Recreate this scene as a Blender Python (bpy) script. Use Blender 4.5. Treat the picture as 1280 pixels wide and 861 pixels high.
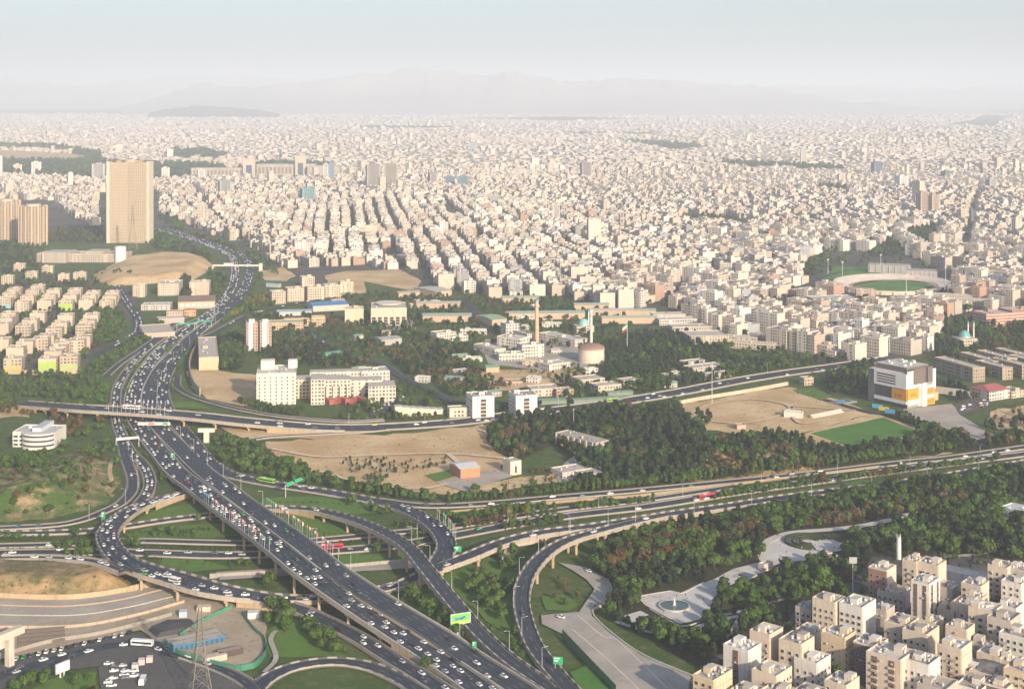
import bpy, math, random
import numpy as np
from mathutils import Vector, Matrix
R = math.radians
random.seed(7); rng = np.random.default_rng(7)
sc = bpy.context.scene
for o in list(bpy.data.objects): bpy.data.objects.remove(o)
col = sc.collection

# ---------------------------------------------------------------- camera, sky, sun, exposure
H, F, CX, HY = 270.0, 1750.0, 640.0, 120.0          # eye height (m), focal length and horizon of the photograph
cam = bpy.data.cameras.new('camera'); co = bpy.data.objects.new('camera', cam); col.objects.link(co)
co.location = (0, 0, H); co.rotation_euler = (R(90), 0, 0)
cam.sensor_width = 36; cam.lens = 36 * F / 1280; cam.shift_y = -(430.5 - HY) / 1280
cam.clip_start = 1; cam.clip_end = 120000
sc.camera = co
SUN_AZ, SUN_EL = -62.0, 20.0                          # direction the sun stands in (deg from +X), elevation
w = bpy.data.worlds.new('World'); sc.world = w; w.use_nodes = True
nt = w.node_tree; bg = nt.nodes['Background']; sky = nt.nodes.new('ShaderNodeTexSky')
sky.sky_type = 'NISHITA'; sky.sun_disc = False; sky.sun_elevation = R(SUN_EL)
sky.sun_rotation = R(90 - SUN_AZ); sky.altitude = 1300; sky.air_density = 1.0; sky.dust_density = 7.0; sky.ozone_density = 2.6
nt.links.new(sky.outputs[0], bg.inputs[0]); bg.inputs[1].default_value = 0.13
sl = bpy.data.lights.new('sun', 'SUN'); sl.energy = 5.0; sl.angle = R(0.53); sl.color = (1, 0.83, 0.63)
so = bpy.data.objects.new('sun', sl); col.objects.link(so)
sd = Vector((math.cos(R(SUN_AZ)) * math.cos(R(SUN_EL)), math.sin(R(SUN_AZ)) * math.cos(R(SUN_EL)), math.sin(R(SUN_EL))))
so.rotation_euler = sd.to_track_quat('Z', 'Y').to_euler()
sc.view_settings.view_transform = 'Standard'; sc.view_settings.look = 'None'; sc.view_settings.exposure = 0.54; sc.view_settings.gamma = 1
sc.cycles.use_denoising = True
sc.cycles.max_bounces = 5; sc.cycles.diffuse_bounces = 2; sc.cycles.glossy_bounces = 2; sc.cycles.volume_bounces = 2
sc.cycles.transparent_max_bounces = 4; sc.cycles.caustics_reflective = False; sc.cycles.caustics_refractive = False

# ---------------------------------------------------------------- helpers
def P(px, py, z=0.0):
    d = (H - z) * F / (py - HY); return ((px - CX) / F * d, d, z)
def proj(x, y, z=0): return CX + F * x / y, HY + F * (H - z) / y
def dist(py, z=0): return (H - z) * F / (py - HY)
def W2(pts): return [P(a, b)[:2] for a, b in pts]
def inpoly(poly, x, y):
    x = np.asarray(x, float); y = np.asarray(y, float); r = np.zeros(x.shape, bool); n = len(poly)
    for i in range(n):
        x0, y0 = poly[i]; x1, y1 = poly[(i + 1) % n]
        c = ((y0 > y) != (y1 > y))
        with np.errstate(divide='ignore', invalid='ignore'): r ^= c & (x < (x1 - x0) * (y - y0) / (y1 - y0 + 1e-12) + x0)
    return r
def polydist(poly, x, y):
    b = np.full(np.shape(x), 1e9); n = len(poly)
    for i in range(n):
        x0, y0 = poly[i]; x1, y1 = poly[(i + 1) % n]; dx, dy = x1 - x0, y1 - y0
        t = np.clip(((x - x0) * dx + (y - y0) * dy) / (dx * dx + dy * dy + 1e-9), 0, 1)
        b = np.minimum(b, np.hypot(x - x0 - t * dx, y - y0 - t * dy))
    return b
def vnoise(x, y, s, seed=0):
    x = np.asarray(x, float) / s; y = np.asarray(y, float) / s
    xi = np.floor(x); yi = np.floor(y); fx = x - xi; fy = y - yi
    fx = fx * fx * (3 - 2 * fx); fy = fy * fy * (3 - 2 * fy)
    def h(a, b):
        v = np.sin(a * 127.1 + b * 311.7 + seed * 74.7) * 43758.5453; return v - np.floor(v)
    return (h(xi, yi) * (1 - fx) + h(xi + 1, yi) * fx) * (1 - fy) + (h(xi, yi + 1) * (1 - fx) + h(xi + 1, yi + 1) * fx) * fy
def tag(o, label=None, cat=None, group=None, kind=None):
    if label: o['label'] = label
    if cat: o['category'] = cat
    if group: o['group'] = group
    if kind: o['kind'] = kind
    return o
def empty(name, x, y, z=0, rz=0, label=None, cat=None, group=None):
    o = bpy.data.objects.new(name, None); o.empty_display_size = 1; o.location = (x, y, z); o.rotation_euler = (0, 0, rz)
    col.objects.link(o); return tag(o, label, cat, group)
def link(name, me, parent=None, loc=None, rz=None, scale=None):
    o = bpy.data.objects.new(name, me); col.objects.link(o)
    if parent: o.parent = parent
    if loc is not None: o.location = loc
    if rz is not None: o.rotation_euler = (0, 0, rz)
    if scale is not None: o.scale = scale
    return o
def np_mesh(name, V, Fq, C=None, UV=None, mat=None):
    """V (n,3); Fq (m,k) equal-size faces or list of lists; C (m,4); UV (corners,2)"""
    me = bpy.data.meshes.new(name)
    if isinstance(Fq, np.ndarray):
        m, k = Fq.shape; idx = Fq.ravel(); tot = np.full(m, k, np.int32)
    else:
        m = len(Fq); tot = np.array([len(f) for f in Fq], np.int32); idx = np.array([i for f in Fq for i in f], np.int32)
    V = np.asarray(V, np.float32)
    me.vertices.add(len(V)); me.vertices.foreach_set('co', V.ravel())
    me.loops.add(len(idx)); me.loops.foreach_set('vertex_index', idx.astype(np.int32))
    st = np.zeros(m, np.int32); st[1:] = np.cumsum(tot)[:-1]
    me.polygons.add(m); me.polygons.foreach_set('loop_start', st); me.polygons.foreach_set('loop_total', tot)
    if UV is not None:
        u = me.uv_layers.new(name='UVMap'); u.data.foreach_set('uv', np.asarray(UV, np.float32).ravel())
    me.update(calc_edges=True); me.validate()
    if C is not None:
        a = me.attributes.new('col', 'FLOAT_COLOR', 'FACE'); a.data.foreach_set('color', np.asarray(C, np.float32).ravel())
    me.polygons.foreach_set('use_smooth', np.zeros(m, bool))
    if mat: me.materials.append(mat)
    return me
class MB:
    def __init__(s): s.v = []; s.f = []; s.c = []; s.u = []
    def face(s, pts, c, uv=None, win=0.0):
        n = len(s.v); s.v.extend(pts); s.f.append(list(range(n, n + len(pts)))); s.c.append((c[0], c[1], c[2], win))
        s.u.extend(uv if uv else [(0, 0)] * len(pts))
    def prism(s, poly, z0, z1, c, top=None, bottom=False, win=0.0, notop=False):
        n = len(poly); u = random.randint(0, 60) * 3.0
        for i in range(n):
            a, b = poly[i], poly[(i + 1) % n]; L = math.hypot(b[0] - a[0], b[1] - a[1])
            nb = max(1, round(L / 3.1)) * 3.0                       # whole window bays on each wall
            wv = win[i % len(win)] if isinstance(win, (list, tuple)) else win
            s.face([(a[0], a[1], z0), (b[0], b[1], z0), (b[0], b[1], z1), (a[0], a[1], z1)], c, [(u, 0), (u + nb, 0), (u + nb, z1 - z0), (u, z1 - z0)], wv)
            u += nb + 30
        if not notop: s.face([(p[0], p[1], z1) for p in poly], top or c)
        if bottom: s.face([(p[0], p[1], z0) for p in reversed(poly)], c)
    def box(s, cx, cy, z0, wx, wy, h, c, top=None, rz=0.0, bottom=False, win=0.0, notop=False):
        ca, sa = math.cos(rz), math.sin(rz)
        pl = [(cx + ca * x - sa * y, cy + sa * x + ca * y) for x, y in ((-wx / 2, -wy / 2), (wx / 2, -wy / 2), (wx / 2, wy / 2), (-wx / 2, wy / 2))]
        s.prism(pl, z0, z0 + h, c, top, bottom, win, notop)
    def cyl(s, cx, cy, z0, z1, r0, r1, c, n=12, top=None, win=0.0, cap=True):
        for i in range(n):
            a, b = 2 * math.pi * i / n, 2 * math.pi * (i + 1) / n
            u = i * 3.0
            s.face([(cx + r0 * math.cos(a), cy + r0 * math.sin(a), z0), (cx + r0 * math.cos(b), cy + r0 * math.sin(b), z0),
                    (cx + r1 * math.cos(b), cy + r1 * math.sin(b), z1), (cx + r1 * math.cos(a), cy + r1 * math.sin(a), z1)], c,
                   [(u, 0), (u + 3, 0), (u + 3, z1 - z0), (u, z1 - z0)], win)
        if cap: s.face([(cx + r1 * math.cos(2 * math.pi * i / n), cy + r1 * math.sin(2 * math.pi * i / n), z1) for i in range(n)], top or c)
    def bar(s, p, q, r, c, n=4):
        p, q = Vector(p), Vector(q); d = (q - p)
        if d.length < 1e-6: return
        d.normalize(); a = d.orthogonal().normalized(); b = d.cross(a)
        A = [p + r * (math.cos(2 * math.pi * i / n) * a + math.sin(2 * math.pi * i / n) * b) for i in range(n)]
        B = [x + (q - p) for x in A]
        for i in range(n): j = (i + 1) % n; s.face([tuple(A[i]), tuple(A[j]), tuple(B[j]), tuple(B[i])], c)
        s.face([tuple(x) for x in B], c); s.face([tuple(x) for x in reversed(A)], c)
    def mesh(s, name, mat): return np_mesh(name, np.array(s.v), s.f, np.array(s.c), np.array(s.u), mat)
    def build(s, name, mat, parent=None, **k): return link(name, s.mesh(name, mat), parent, **k)

# ---------------------------------------------------------------- materials
def new_mat(name, rough=0.85, spec=0.3):
    m = bpy.data.materials.new(name); m.use_nodes = True; t = m.node_tree; b = t.nodes['Principled BSDF']
    b.inputs['Roughness'].default_value = rough; b.inputs['Specular IOR Level'].default_value = spec
    return m, t, b
def N(t, typ, **k):
    n = t.nodes.new(typ)
    for a, v in k.items(): setattr(n, a, v)
    return n
def math_(t, op, a, b=None, c=None):
    n = N(t, 'ShaderNodeMath', operation=op)
    for i, v in enumerate((a, b, c)):
        if v is None: continue
        if isinstance(v, (int, float)): n.inputs[i].default_value = v
        else: t.links.new(v, n.inputs[i])
    return n.outputs[0]
def mixc(t, fac, a, b, mode='MIX'):
    n = N(t, 'ShaderNodeMix', data_type='RGBA', blend_type=mode)
    for i, v in ((0, fac), (6, a), (7, b)):
        if isinstance(v, (int, float)): n.inputs[i].default_value = v
        elif isinstance(v, (tuple, list)): n.inputs[i].default_value = (v[0], v[1], v[2], 1)
        else: t.links.new(v, n.inputs[i])
    return n.outputs[2]
def noise(t, scale, detail=4, coord='pos', rough=0.55):
    n = N(t, 'ShaderNodeTexNoise'); n.inputs['Scale'].default_value = scale; n.inputs['Detail'].default_value = detail; n.inputs['Roughness'].default_value = rough
    g = N(t, 'ShaderNodeNewGeometry') if coord == 'pos' else N(t, 'ShaderNodeTexCoord')
    t.links.new(g.outputs['Position' if coord == 'pos' else 'Object'], n.inputs['Vector']); return n.outputs['Fac']
def ramp(t, x, lo, hi):
    n = N(t, 'ShaderNodeMapRange', interpolation_type='SMOOTHSTEP'); t.links.new(x, n.inputs[0]); n.inputs[1].default_value = lo; n.inputs[2].default_value = hi
    return n.outputs[0]
def attr_mat(name, rough=0.85, spec=0.25, dirt=0.18, scale=0.25, scale2=2.2, windows=False):
    m, t, b = new_mat(name, rough, spec); a = N(t, 'ShaderNodeAttribute', attribute_name='col')
    n1 = noise(t, scale, 5); n2 = noise(t, scale2, 3)
    k = math_(t, 'ADD', math_(t, 'MULTIPLY', n1, dirt * 1.6), math_(t, 'MULTIPLY', n2, dirt)); k = math_(t, 'ADD', k, 1 - 1.3 * dirt)
    base = mixc(t, 1.0, a.outputs['Color'], k, 'MULTIPLY')
    vs = N(t, 'ShaderNodeMapping'); gp = N(t, 'ShaderNodeNewGeometry'); t.links.new(gp.outputs['Position'], vs.inputs[0]); vs.inputs['Scale'].default_value = (.9, .9, .06); vn = N(t, 'ShaderNodeTexNoise'); vn.inputs['Scale'].default_value = 1.0; vn.inputs['Detail'].default_value = 4; t.links.new(vs.outputs[0], vn.inputs['Vector'])
    base = mixc(t, math_(t, 'MULTIPLY', ramp(t, vn.outputs['Fac'], .48, .72), dirt * 1.5), base, (0.16, 0.13, 0.10))
    if windows:
        uv = N(t, 'ShaderNodeUVMap'); s = N(t, 'ShaderNodeSeparateXYZ'); t.links.new(uv.outputs[0], s.inputs[0])
        u = math_(t, 'DIVIDE', s.outputs[0], 3.0); v = math_(t, 'DIVIDE', s.outputs[1], 3.2)
        fu = math_(t, 'FRACT', u); fv = math_(t, 'FRACT', v)
        cv = N(t, 'ShaderNodeCombineXYZ'); t.links.new(math_(t, 'FLOOR', u), cv.inputs[0]); t.links.new(math_(t, 'FLOOR', v), cv.inputs[1])
        wn = N(t, 'ShaderNodeTexWhiteNoise', noise_dimensions='2D'); t.links.new(cv.outputs[0], wn.inputs['Vector'])
        cu = N(t, 'ShaderNodeCombineXYZ'); t.links.new(math_(t, 'FLOOR', u), cu.inputs[0])
        wc = N(t, 'ShaderNodeTexWhiteNoise', noise_dimensions='2D'); t.links.new(cu.outputs[0], wc.inputs['Vector'])
        half = math_(t, 'ADD', 0.17, math_(t, 'MULTIPLY', wc.outputs['Value'], 0.2))     # window columns of unequal width
        iu = math_(t, 'LESS_THAN', math_(t, 'ABSOLUTE', math_(t, 'SUBTRACT', fu, 0.5)), half)
        iv = math_(t, 'LESS_THAN', math_(t, 'ABSOLUTE', math_(t, 'SUBTRACT', fv, 0.55)), 0.25)
        msk = math_(t, 'MULTIPLY', math_(t, 'MULTIPLY', iu, iv), math_(t, 'GREATER_THAN', a.outputs['Alpha'], 0.5))
        msk = math_(t, 'MULTIPLY', msk, math_(t, 'GREATER_THAN', wc.outputs['Value'], 0.12))
        wcol = mixc(t, wn.outputs['Value'], (0.03, 0.035, 0.045), (0.17, 0.15, 0.13))
        sill = math_(t, 'MULTIPLY', math_(t, 'LESS_THAN', fv, 0.07), math_(t, 'GREATER_THAN', a.outputs['Alpha'], 0.5))
        base = mixc(t, math_(t, 'MULTIPLY', sill, 0.35), base, (0.12, 0.105, 0.09))
        base = mixc(t, msk, base, wcol)
    t.links.new(base, b.inputs['Base Color']); return m
def ground_mat(name, stops, rough=0.95, s1=0.012, s2=0.11, s3=0.9, fine=0.35, lo=0.38, hi=0.62):
    """two or three earth colours in patches of a few metres to tens of metres"""
    m, t, b = new_mat(name, rough, 0.15)
    a = noise(t, s1, 6); c = noise(t, s2, 6, rough=0.65); e = noise(t, s3, 4, rough=0.7)
    x = math_(t, 'ADD', math_(t, 'MULTIPLY', a, 0.55), math_(t, 'MULTIPLY', c, 0.45))
    base = mixc(t, ramp(t, x, lo, hi), stops[0], stops[1])
    if len(stops) > 2: base = mixc(t, ramp(t, math_(t, 'ADD', math_(t, 'MULTIPLY', c, 0.6), math_(t, 'MULTIPLY', e, 0.4)), 0.5, 0.66), base, stops[2])
    k = math_(t, 'ADD', math_(t, 'MULTIPLY', e, fine * 2), 1 - fine)
    t.links.new(mixc(t, 1.0, base, k, 'MULTIPLY'), b.inputs['Base Color']); return m
M = {}
M['wall'] = attr_mat('wall_render', windows=True)
M['plain'] = attr_mat('plain_paint', 0.8, 0.3, 0.14)
M['metal'] = attr_mat('painted_metal', 0.45, 0.5, 0.08)
M['glass'] = attr_mat('window_glass', 0.12, 0.6, 0.05)
M['concrete'] = attr_mat('concrete', 0.9, 0.2, 0.28, 0.08, 0.9)
M['soil'] = ground_mat('sandy_soil', [(0.44, 0.295, 0.14), (0.63, 0.475, 0.275), (0.26, 0.19, 0.095)], s1=0.022, s2=0.14, s3=.33, fine=.42)
M['track'] = ground_mat('pale_track', [(0.56, 0.43, 0.29), (0.64, 0.51, 0.36)], s1=0.05, s2=0.2, s3=.4, fine=.2)
M['scrub'] = ground_mat('dry_scrub', [(0.42, 0.28, 0.145), (0.16, 0.135, 0.06), (0.075, 0.095, 0.03)], s1=0.03, s2=0.16)
M['grass'] = ground_mat('lawn', [(0.080, 0.165, 0.024), (0.115, 0.195, 0.038), (0.058, 0.118, 0.02)], s1=0.04, s2=0.15, fine=0.25)
M['verge'] = ground_mat('verge', [(0.048, 0.092, 0.018), (0.078, 0.115, 0.03), (0.16, 0.13, 0.065)], s1=0.02, s2=0.12)
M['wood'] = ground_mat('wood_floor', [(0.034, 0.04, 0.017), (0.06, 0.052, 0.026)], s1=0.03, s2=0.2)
M['paved'] = ground_mat('pale_paving', [(0.33, 0.30, 0.26), (0.43, 0.39, 0.34), (0.24, 0.215, 0.18)], s1=0.05, s2=0.3, fine=0.25)
M['lot'] = ground_mat('lot_asphalt', [(0.085, 0.083, 0.082), (0.125, 0.12, 0.112), (0.07, 0.068, 0.066)], s1=0.03, s2=0.25, fine=0.12)
M['dirtgrey'] = ground_mat('site_dirt', [(0.34, 0.27, 0.19), (0.45, 0.375, 0.285), (0.22, 0.175, 0.125)], s1=0.04, s2=0.2)
M['city'] = ground_mat('city_ground', [(0.065, 0.062, 0.058), (0.125, 0.112, 0.098), (0.045, 0.046, 0.036)], s1=0.01, s2=0.06)
M['pitch'] = ground_mat('pitch_turf', [(0.065, 0.17, 0.026), (0.085, 0.20, 0.034)], s1=0.05, s2=0.3, fine=0.12)
M['plaza'] = ground_mat('white_paving', [(0.50, 0.475, 0.44), (0.60, 0.575, 0.54), (0.40, 0.38, 0.345)], s1=0.08, s2=0.5, fine=0.15)
M['hillgreen'] = ground_mat('green_hillside', [(0.07, 0.125, 0.024), (0.26, 0.20, 0.11), (0.44, 0.31, 0.17)], s1=0.03, s2=0.09, lo=.42, hi=.62)
M['rock'] = ground_mat('mountain_rock', [(0.34, 0.28, 0.235), (0.46, 0.39, 0.33), (0.25, 0.205, 0.17)], s1=0.0006, s2=0.003, s3=0.02)
def asphalt_mat():
    """worn asphalt: wheel tracks and oil streaks along the lanes (UV in metres), patched areas"""
    m, t, b = new_mat('road_asphalt', 0.8, 0.25); uv = N(t, 'ShaderNodeUVMap'); sp = N(t, 'ShaderNodeSeparateXYZ'); t.links.new(uv.outputs[0], sp.inputs[0])
    def sn(su, sv, det=3):
        c = N(t, 'ShaderNodeCombineXYZ'); t.links.new(math_(t, 'MULTIPLY', sp.outputs[0], su), c.inputs[0]); t.links.new(math_(t, 'MULTIPLY', sp.outputs[1], sv), c.inputs[1])
        n = N(t, 'ShaderNodeTexNoise'); n.inputs['Scale'].default_value = 1; n.inputs['Detail'].default_value = det; t.links.new(c.outputs[0], n.inputs['Vector']); return n.outputs['Fac']
    streak = sn(.9, .018); patch_ = ramp(t, sn(.16, .05, 2), .55, .6); fine = noise(t, .6, 5)
    tri = math_(t, 'ABSOLUTE', math_(t, 'SUBTRACT', math_(t, 'FRACT', math_(t, 'DIVIDE', sp.outputs[0], 1.8)), .5))
    base = mixc(t, ramp(t, streak, .3, .7), (0.028, 0.036, 0.052), (0.052, 0.060, 0.076)); base = mixc(t, math_(t, 'MULTIPLY', patch_, .5), base, (0.066, 0.072, 0.084))
    base = mixc(t, math_(t, 'MULTIPLY', ramp(t, tri, .15, .4), .28), base, (0.021, 0.027, 0.039)); k = math_(t, 'ADD', math_(t, 'MULTIPLY', fine, .5), .75); t.links.new(mixc(t, 1.0, base, k, 'MULTIPLY'), b.inputs['Base Color']); return m
M['asphalt'] = asphalt_mat()

# words for where a thing stands, from landmarks one can find
ANCH = [('the fountain plaza', 843, 760), ('the square pool', 933, 720), ('the upper plaza', 1005, 685), ('the bus forecourt', 740, 770), ('the curved ramp', 665, 750), ('the billboard', 575, 775), ('the depot', 250, 800), ('the junction', 150, 835), ('the loop flyover', 150, 680), ('the viaduct piers', 310, 700), ('the flag row', 370, 650),
        ('the overpass', 185, 515), ('the white curved building', 37, 545), ('the hospital', 350, 480), ('the cube offices', 625, 505), ('the brick barn', 582, 582), ('the gate hall', 725, 548), ('the dusty field', 950, 515), ('the football pitch', 1085, 542), ('the orange office', 1130, 485), ('the striped tower', 1157, 730), ('the lamp mast', 1066, 715), ('the lower edge', 1000, 850), ('the slip road bend', 555, 675), ('the red bus', 885, 630), ('the park hall', 1275, 640), ('the white turret', 1123, 690),
        ('the domed drum', 740, 440), ('the stadium', 1117, 355), ('the sheds', 690, 385), ('the warehouse', 870, 410), ('the tan tower', 160, 290), ('the brown hall', 246, 375), ('the sandy lot', 470, 350), ('the staggered flats', 70, 400), ('the hostels', 1230, 450), ('the banded blocks', 1257, 392), ('the broad hall', 486, 385), ('the tower house', 640, 577), ('the mast', 890, 490), ('the brown bank', 70, 725), ('the expressway bend', 1050, 600)]
def rel(px, py):
    n, ax, ay = min(ANCH, key=lambda a: (a[1] - px) ** 2 + 2.2 * (a[2] - py) ** 2); dx, dy = px - ax, 1.5 * (py - ay); r = math.hypot(dx, dy)
    if r < 12: return 'close by ' + n
    v = '' if abs(dy) < .45 * abs(dx) else ('above' if dy < 0 else 'below'); h = '' if abs(dx) < .45 * abs(dy) else ('left of' if dx < 0 else 'right of'); w_ = (v + ' ' + h).strip()
    return ('just ' if r < 45 else '' if r < 100 else 'well ') + (w_ if w_ else 'near') + ' ' + n
# ---------------------------------------------------------------- ground, mounds, patches
MOUNDS = []                                           # (poly, height, slope width)
def mound_z(x, y):
    z = np.zeros(np.shape(x))
    for pl, h, wd in MOUNDS:
        i = inpoly(pl, x, y)
        if np.any(i):
            t = np.clip(polydist(pl, x, y) / wd, 0, 1); z = np.where(i, np.maximum(z, h * t * t * (3 - 2 * t) * (0.8 + 0.4 * vnoise(x, y, 25))), z)
    return z
def ground():
    def axis(lo, hi, a, b, step):
        v = list(np.arange(a, b + 1, step)); st = step
        while v[-1] < hi: st *= 1.35; v.append(min(hi, v[-1] + st))
        st = step
        while v[0] > lo: st *= 1.35; v.insert(0, max(lo, v[0] - st))
        return np.array(v)
    xs = axis(-60000, 60000, -1500, 1500, 60); ys = axis(-3000, 70000, 500, 3500, 60); X, Y = np.meshgrid(xs, ys); nx, ny = len(xs), len(ys)
    idx = np.arange(nx * ny).reshape(ny, nx); q = np.stack([idx[:-1, :-1], idx[:-1, 1:], idx[1:, 1:], idx[1:, :-1]], -1).reshape(-1, 4)
    me = np_mesh('ground', np.stack([X.ravel(), Y.ravel(), 0 * X.ravel() - 0.6], 1), q, mat=M['city'])
    tag(link('ground', me), kind='structure')
ground()
NP = [0]
def rough_edge(pl, step=9, amp=1.6):
    out = []
    for i in range(len(pl)):
        a, b = pl[i], pl[(i + 1) % len(pl)]; L = math.hypot(b[0] - a[0], b[1] - a[1]); n = max(1, min(40, int(L / step)))
        for k in range(n):
            t = k / n; x, y = a[0] + (b[0] - a[0]) * t, a[1] + (b[1] - a[1]) * t
            out.append((x + (vnoise(x, y, step * 1.3, 3) - .5) * 2 * amp, y + (vnoise(x, y, step * 1.3, 9) - .5) * 2.6 * amp))
    return out
def patch(name, mat, pts, rough=1.6, z=None):
    NP[0] += 1; pl = W2(pts); zz = 0.03 + 0.012 * NP[0] if z is None else z
    if rough: pl = rough_edge(pl, amp=rough)
    me = np_mesh(name, [(x, y, zz) for x, y in pl], [list(range(len(pl)))], mat=M[mat])
    return tag(link(name, me), kind='structure')
def mound(name, mat, pts, h, wd, cell=5.0):
    pl = W2(pts); MOUNDS.append((pl, h, wd)); A = np.array(pl); x0, y0 = A.min(0) - cell; x1, y1 = A.max(0) + cell
    nx, ny = int((x1 - x0) / cell) + 1, int((y1 - y0) / cell) + 1
    X, Y = np.meshgrid(x0 + np.arange(nx) * cell, y0 + np.arange(ny) * cell)
    i = inpoly(pl, X, Y); t = np.clip(polydist(pl, X, Y) / wd, 0, 1)
    Z = np.where(i, h * t * t * (3 - 2 * t) * (0.8 + 0.4 * vnoise(X, Y, 25)), -0.6) + np.where(i, 0.7, 0) * np.clip(t * 8, 0, 1)
    idx = np.arange(nx * ny).reshape(ny, nx); q = np.stack([idx[:-1, :-1], idx[:-1, 1:], idx[1:, 1:], idx[1:, :-1]], -1).reshape(-1, 4)
    q = q[(Z.ravel()[q] > -0.5).any(1)]
    me = np_mesh(name, np.stack([X.ravel(), Y.ravel(), Z.ravel()], 1), q, mat=M[mat]); me.polygons.foreach_set('use_smooth', np.ones(len(q), bool))
    return tag(link(name, me), kind='structure')
patch('verge', 'verge', [(-60, 495), (100, 480), (135, 440), (205, 395), (262, 350), (262, 320), (200, 296), (230, 290), (330, 325), (350, 345), (420, 362), (560, 362), (640, 372), (760, 385), (830, 386),
      (905, 428), (1000, 445), (1060, 462), (1170, 440), (1200, 420), (1340, 410), (1340, 960), (-60, 960)], 0, z=-.3)
patch('verge', 'verge', [(-60, 322), (60, 300), (130, 300), (196, 290), (262, 318), (262, 352), (205, 397), (135, 442), (100, 482), (-60, 497)], 0, z=-.26)
SOIL = [[(330, 552), (420, 548), (520, 541), (606, 531), (622, 560), (648, 578), (604, 600), (560, 620), (520, 618), (440, 602), (380, 588), (335, 567)],
        [(236, 462), (255, 462), (322, 468), (324, 506), (300, 508), (262, 498), (242, 487)],
        [(268, 531), (330, 529), (420, 540), (480, 544), (430, 549), (300, 547)],
        [(405, 345), (430, 339), (500, 337), (527, 351), (520, 362), (418, 369)],
        [(842, 505), (905, 497), (985, 483), (1005, 487), (1062, 505), (1096, 517), (1045, 531), (1000, 541), (940, 547), (880, 536), (856, 520)],
        [(325, 338), (352, 334), (372, 345), (355, 352), (330, 350)], [(1235, 515), (1290, 505), (1290, 540), (1245, 535)],
        [(590, 470), (620, 455), (680, 455), (725, 463), (735, 475), (690, 480), (640, 487), (600, 492)], [(0, 508), (40, 508), (36, 520), (0, 522)],
        [(590, 606), (640, 598), (700, 590), (706, 600), (640, 612), (588, 617)], [(1110, 575), (1170, 548), (1215, 556), (1190, 568)]]
for k, s in enumerate(SOIL): patch('bare_soil', 'soil', s, 4 if k != 3 else 1.5)
mound('hill', 'soil', [(112, 346), (150, 326), (200, 318), (252, 320), (268, 334), (240, 350), (180, 355), (130, 358)], 9, 30)
mound('hill', 'scrub', [(-60, 707), (60, 705), (140, 713), (166, 733), (125, 744), (-60, 747)], 6.5, 12, 3)
mound('hill', 'hillgreen', [(-60, 590), (40, 585), (100, 560), (140, 575), (148, 605), (130, 630), (60, 648), (-60, 652)], 10, 45)
mound('hill', 'scrub', [(820, 575), (860, 548), (960, 560), (1040, 575), (1010, 588), (900, 600), (830, 600)], 6, 40)
for g in ([(60, 620), (110, 608), (132, 600), (138, 612), (120, 625), (62, 629)], ): pass
GRASS = [[(330, 622), (400, 620), (470, 630), (478, 640), (440, 642), (350, 633), (322, 630)], [(190, 640), (250, 628), (260, 640), (200, 652), (160, 655)],
         [(150, 668), (200, 657), (290, 654), (310, 668), (260, 674), (160, 672)], [(360, 643), (410, 645), (470, 672), (430, 676), (380, 668)],
         [(420, 694), (500, 690), (510, 704), (430, 708)], [(548, 722), (600, 690), (640, 690), (650, 720), (640, 740), (648, 780), (676, 826), (640, 800), (600, 765)],
         [(330, 790), (360, 770), (420, 800), (440, 830), (400, 822), (340, 822)], [(20, 870), (75, 842), (120, 838), (124, 870)], [(505, 748), (545, 742), (578, 790), (540, 785), (500, 770)],
         [(100, 485), (136, 478), (134, 502), (98, 502)], [(210, 500), (250, 505), (262, 512), (214, 510)], [(530, 594), (560, 588), (578, 592), (548, 602)], [(205, 690), (260, 702), (290, 712), (240, 716), (200, 706)],
         [(676, 745), (706, 742), (724, 757), (712, 766), (680, 764)], [(1000, 615), (1080, 600), (1100, 604), (1010, 625)], [(560, 640), (640, 636), (700, 630), (640, 646), (570, 652)], [(888, 720), (940, 702), (958, 706), (920, 722), (898, 730)],
         [(990, 487), (1015, 485), (1040, 495), (1022, 500)]]
for g in GRASS: patch('lawn', 'grass', g, 2.2)
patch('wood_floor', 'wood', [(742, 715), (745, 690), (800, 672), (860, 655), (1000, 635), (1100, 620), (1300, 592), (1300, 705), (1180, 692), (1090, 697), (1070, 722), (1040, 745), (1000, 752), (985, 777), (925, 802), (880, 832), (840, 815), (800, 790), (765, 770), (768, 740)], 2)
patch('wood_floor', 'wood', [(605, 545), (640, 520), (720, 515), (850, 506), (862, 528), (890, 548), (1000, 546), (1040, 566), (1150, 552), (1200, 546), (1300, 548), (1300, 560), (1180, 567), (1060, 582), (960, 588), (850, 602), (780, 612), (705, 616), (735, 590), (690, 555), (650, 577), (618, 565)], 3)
PITCH = [(1013, 542), (1105, 522), (1150, 541), (1072, 563)]
patch('running_track', 'soil', [(985, 548), (1095, 517), (1165, 541), (1068, 570)], 1)
patch('football_pitch', 'pitch', PITCH, 0.6)
patch('city_yard', 'lot', [(-20, 330), (55, 338), (150, 352), (172, 372), (165, 400), (120, 440), (105, 462), (-20, 466)], 1)
patch('campus_yard', 'verge', [(455, 352), (520, 365), (700, 372), (770, 392), (770, 440), (735, 462), (600, 462), (540, 415), (470, 420)], 1)
patch('campus_court', 'paved', [(600, 425), (690, 420), (735, 430), (735, 458), (690, 465), (610, 455)], 1)
patch('campus_court', 'paved', [(470, 395), (515, 393), (520, 412), (475, 414)], 1)
patch('parking_lot', 'lot', [(455, 500), (470, 492), (508, 498), (505, 515), (462, 520)], 1)
patch('parking_lot', 'lot', [(1180, 510), (1215, 498), (1245, 503), (1225, 513), (1195, 520)], .5)
patch('forecourt', 'paved', [(1130, 512), (1190, 505), (1200, 520), (1245, 545), (1215, 552), (1165, 530), (1120, 520)], 1)
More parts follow.
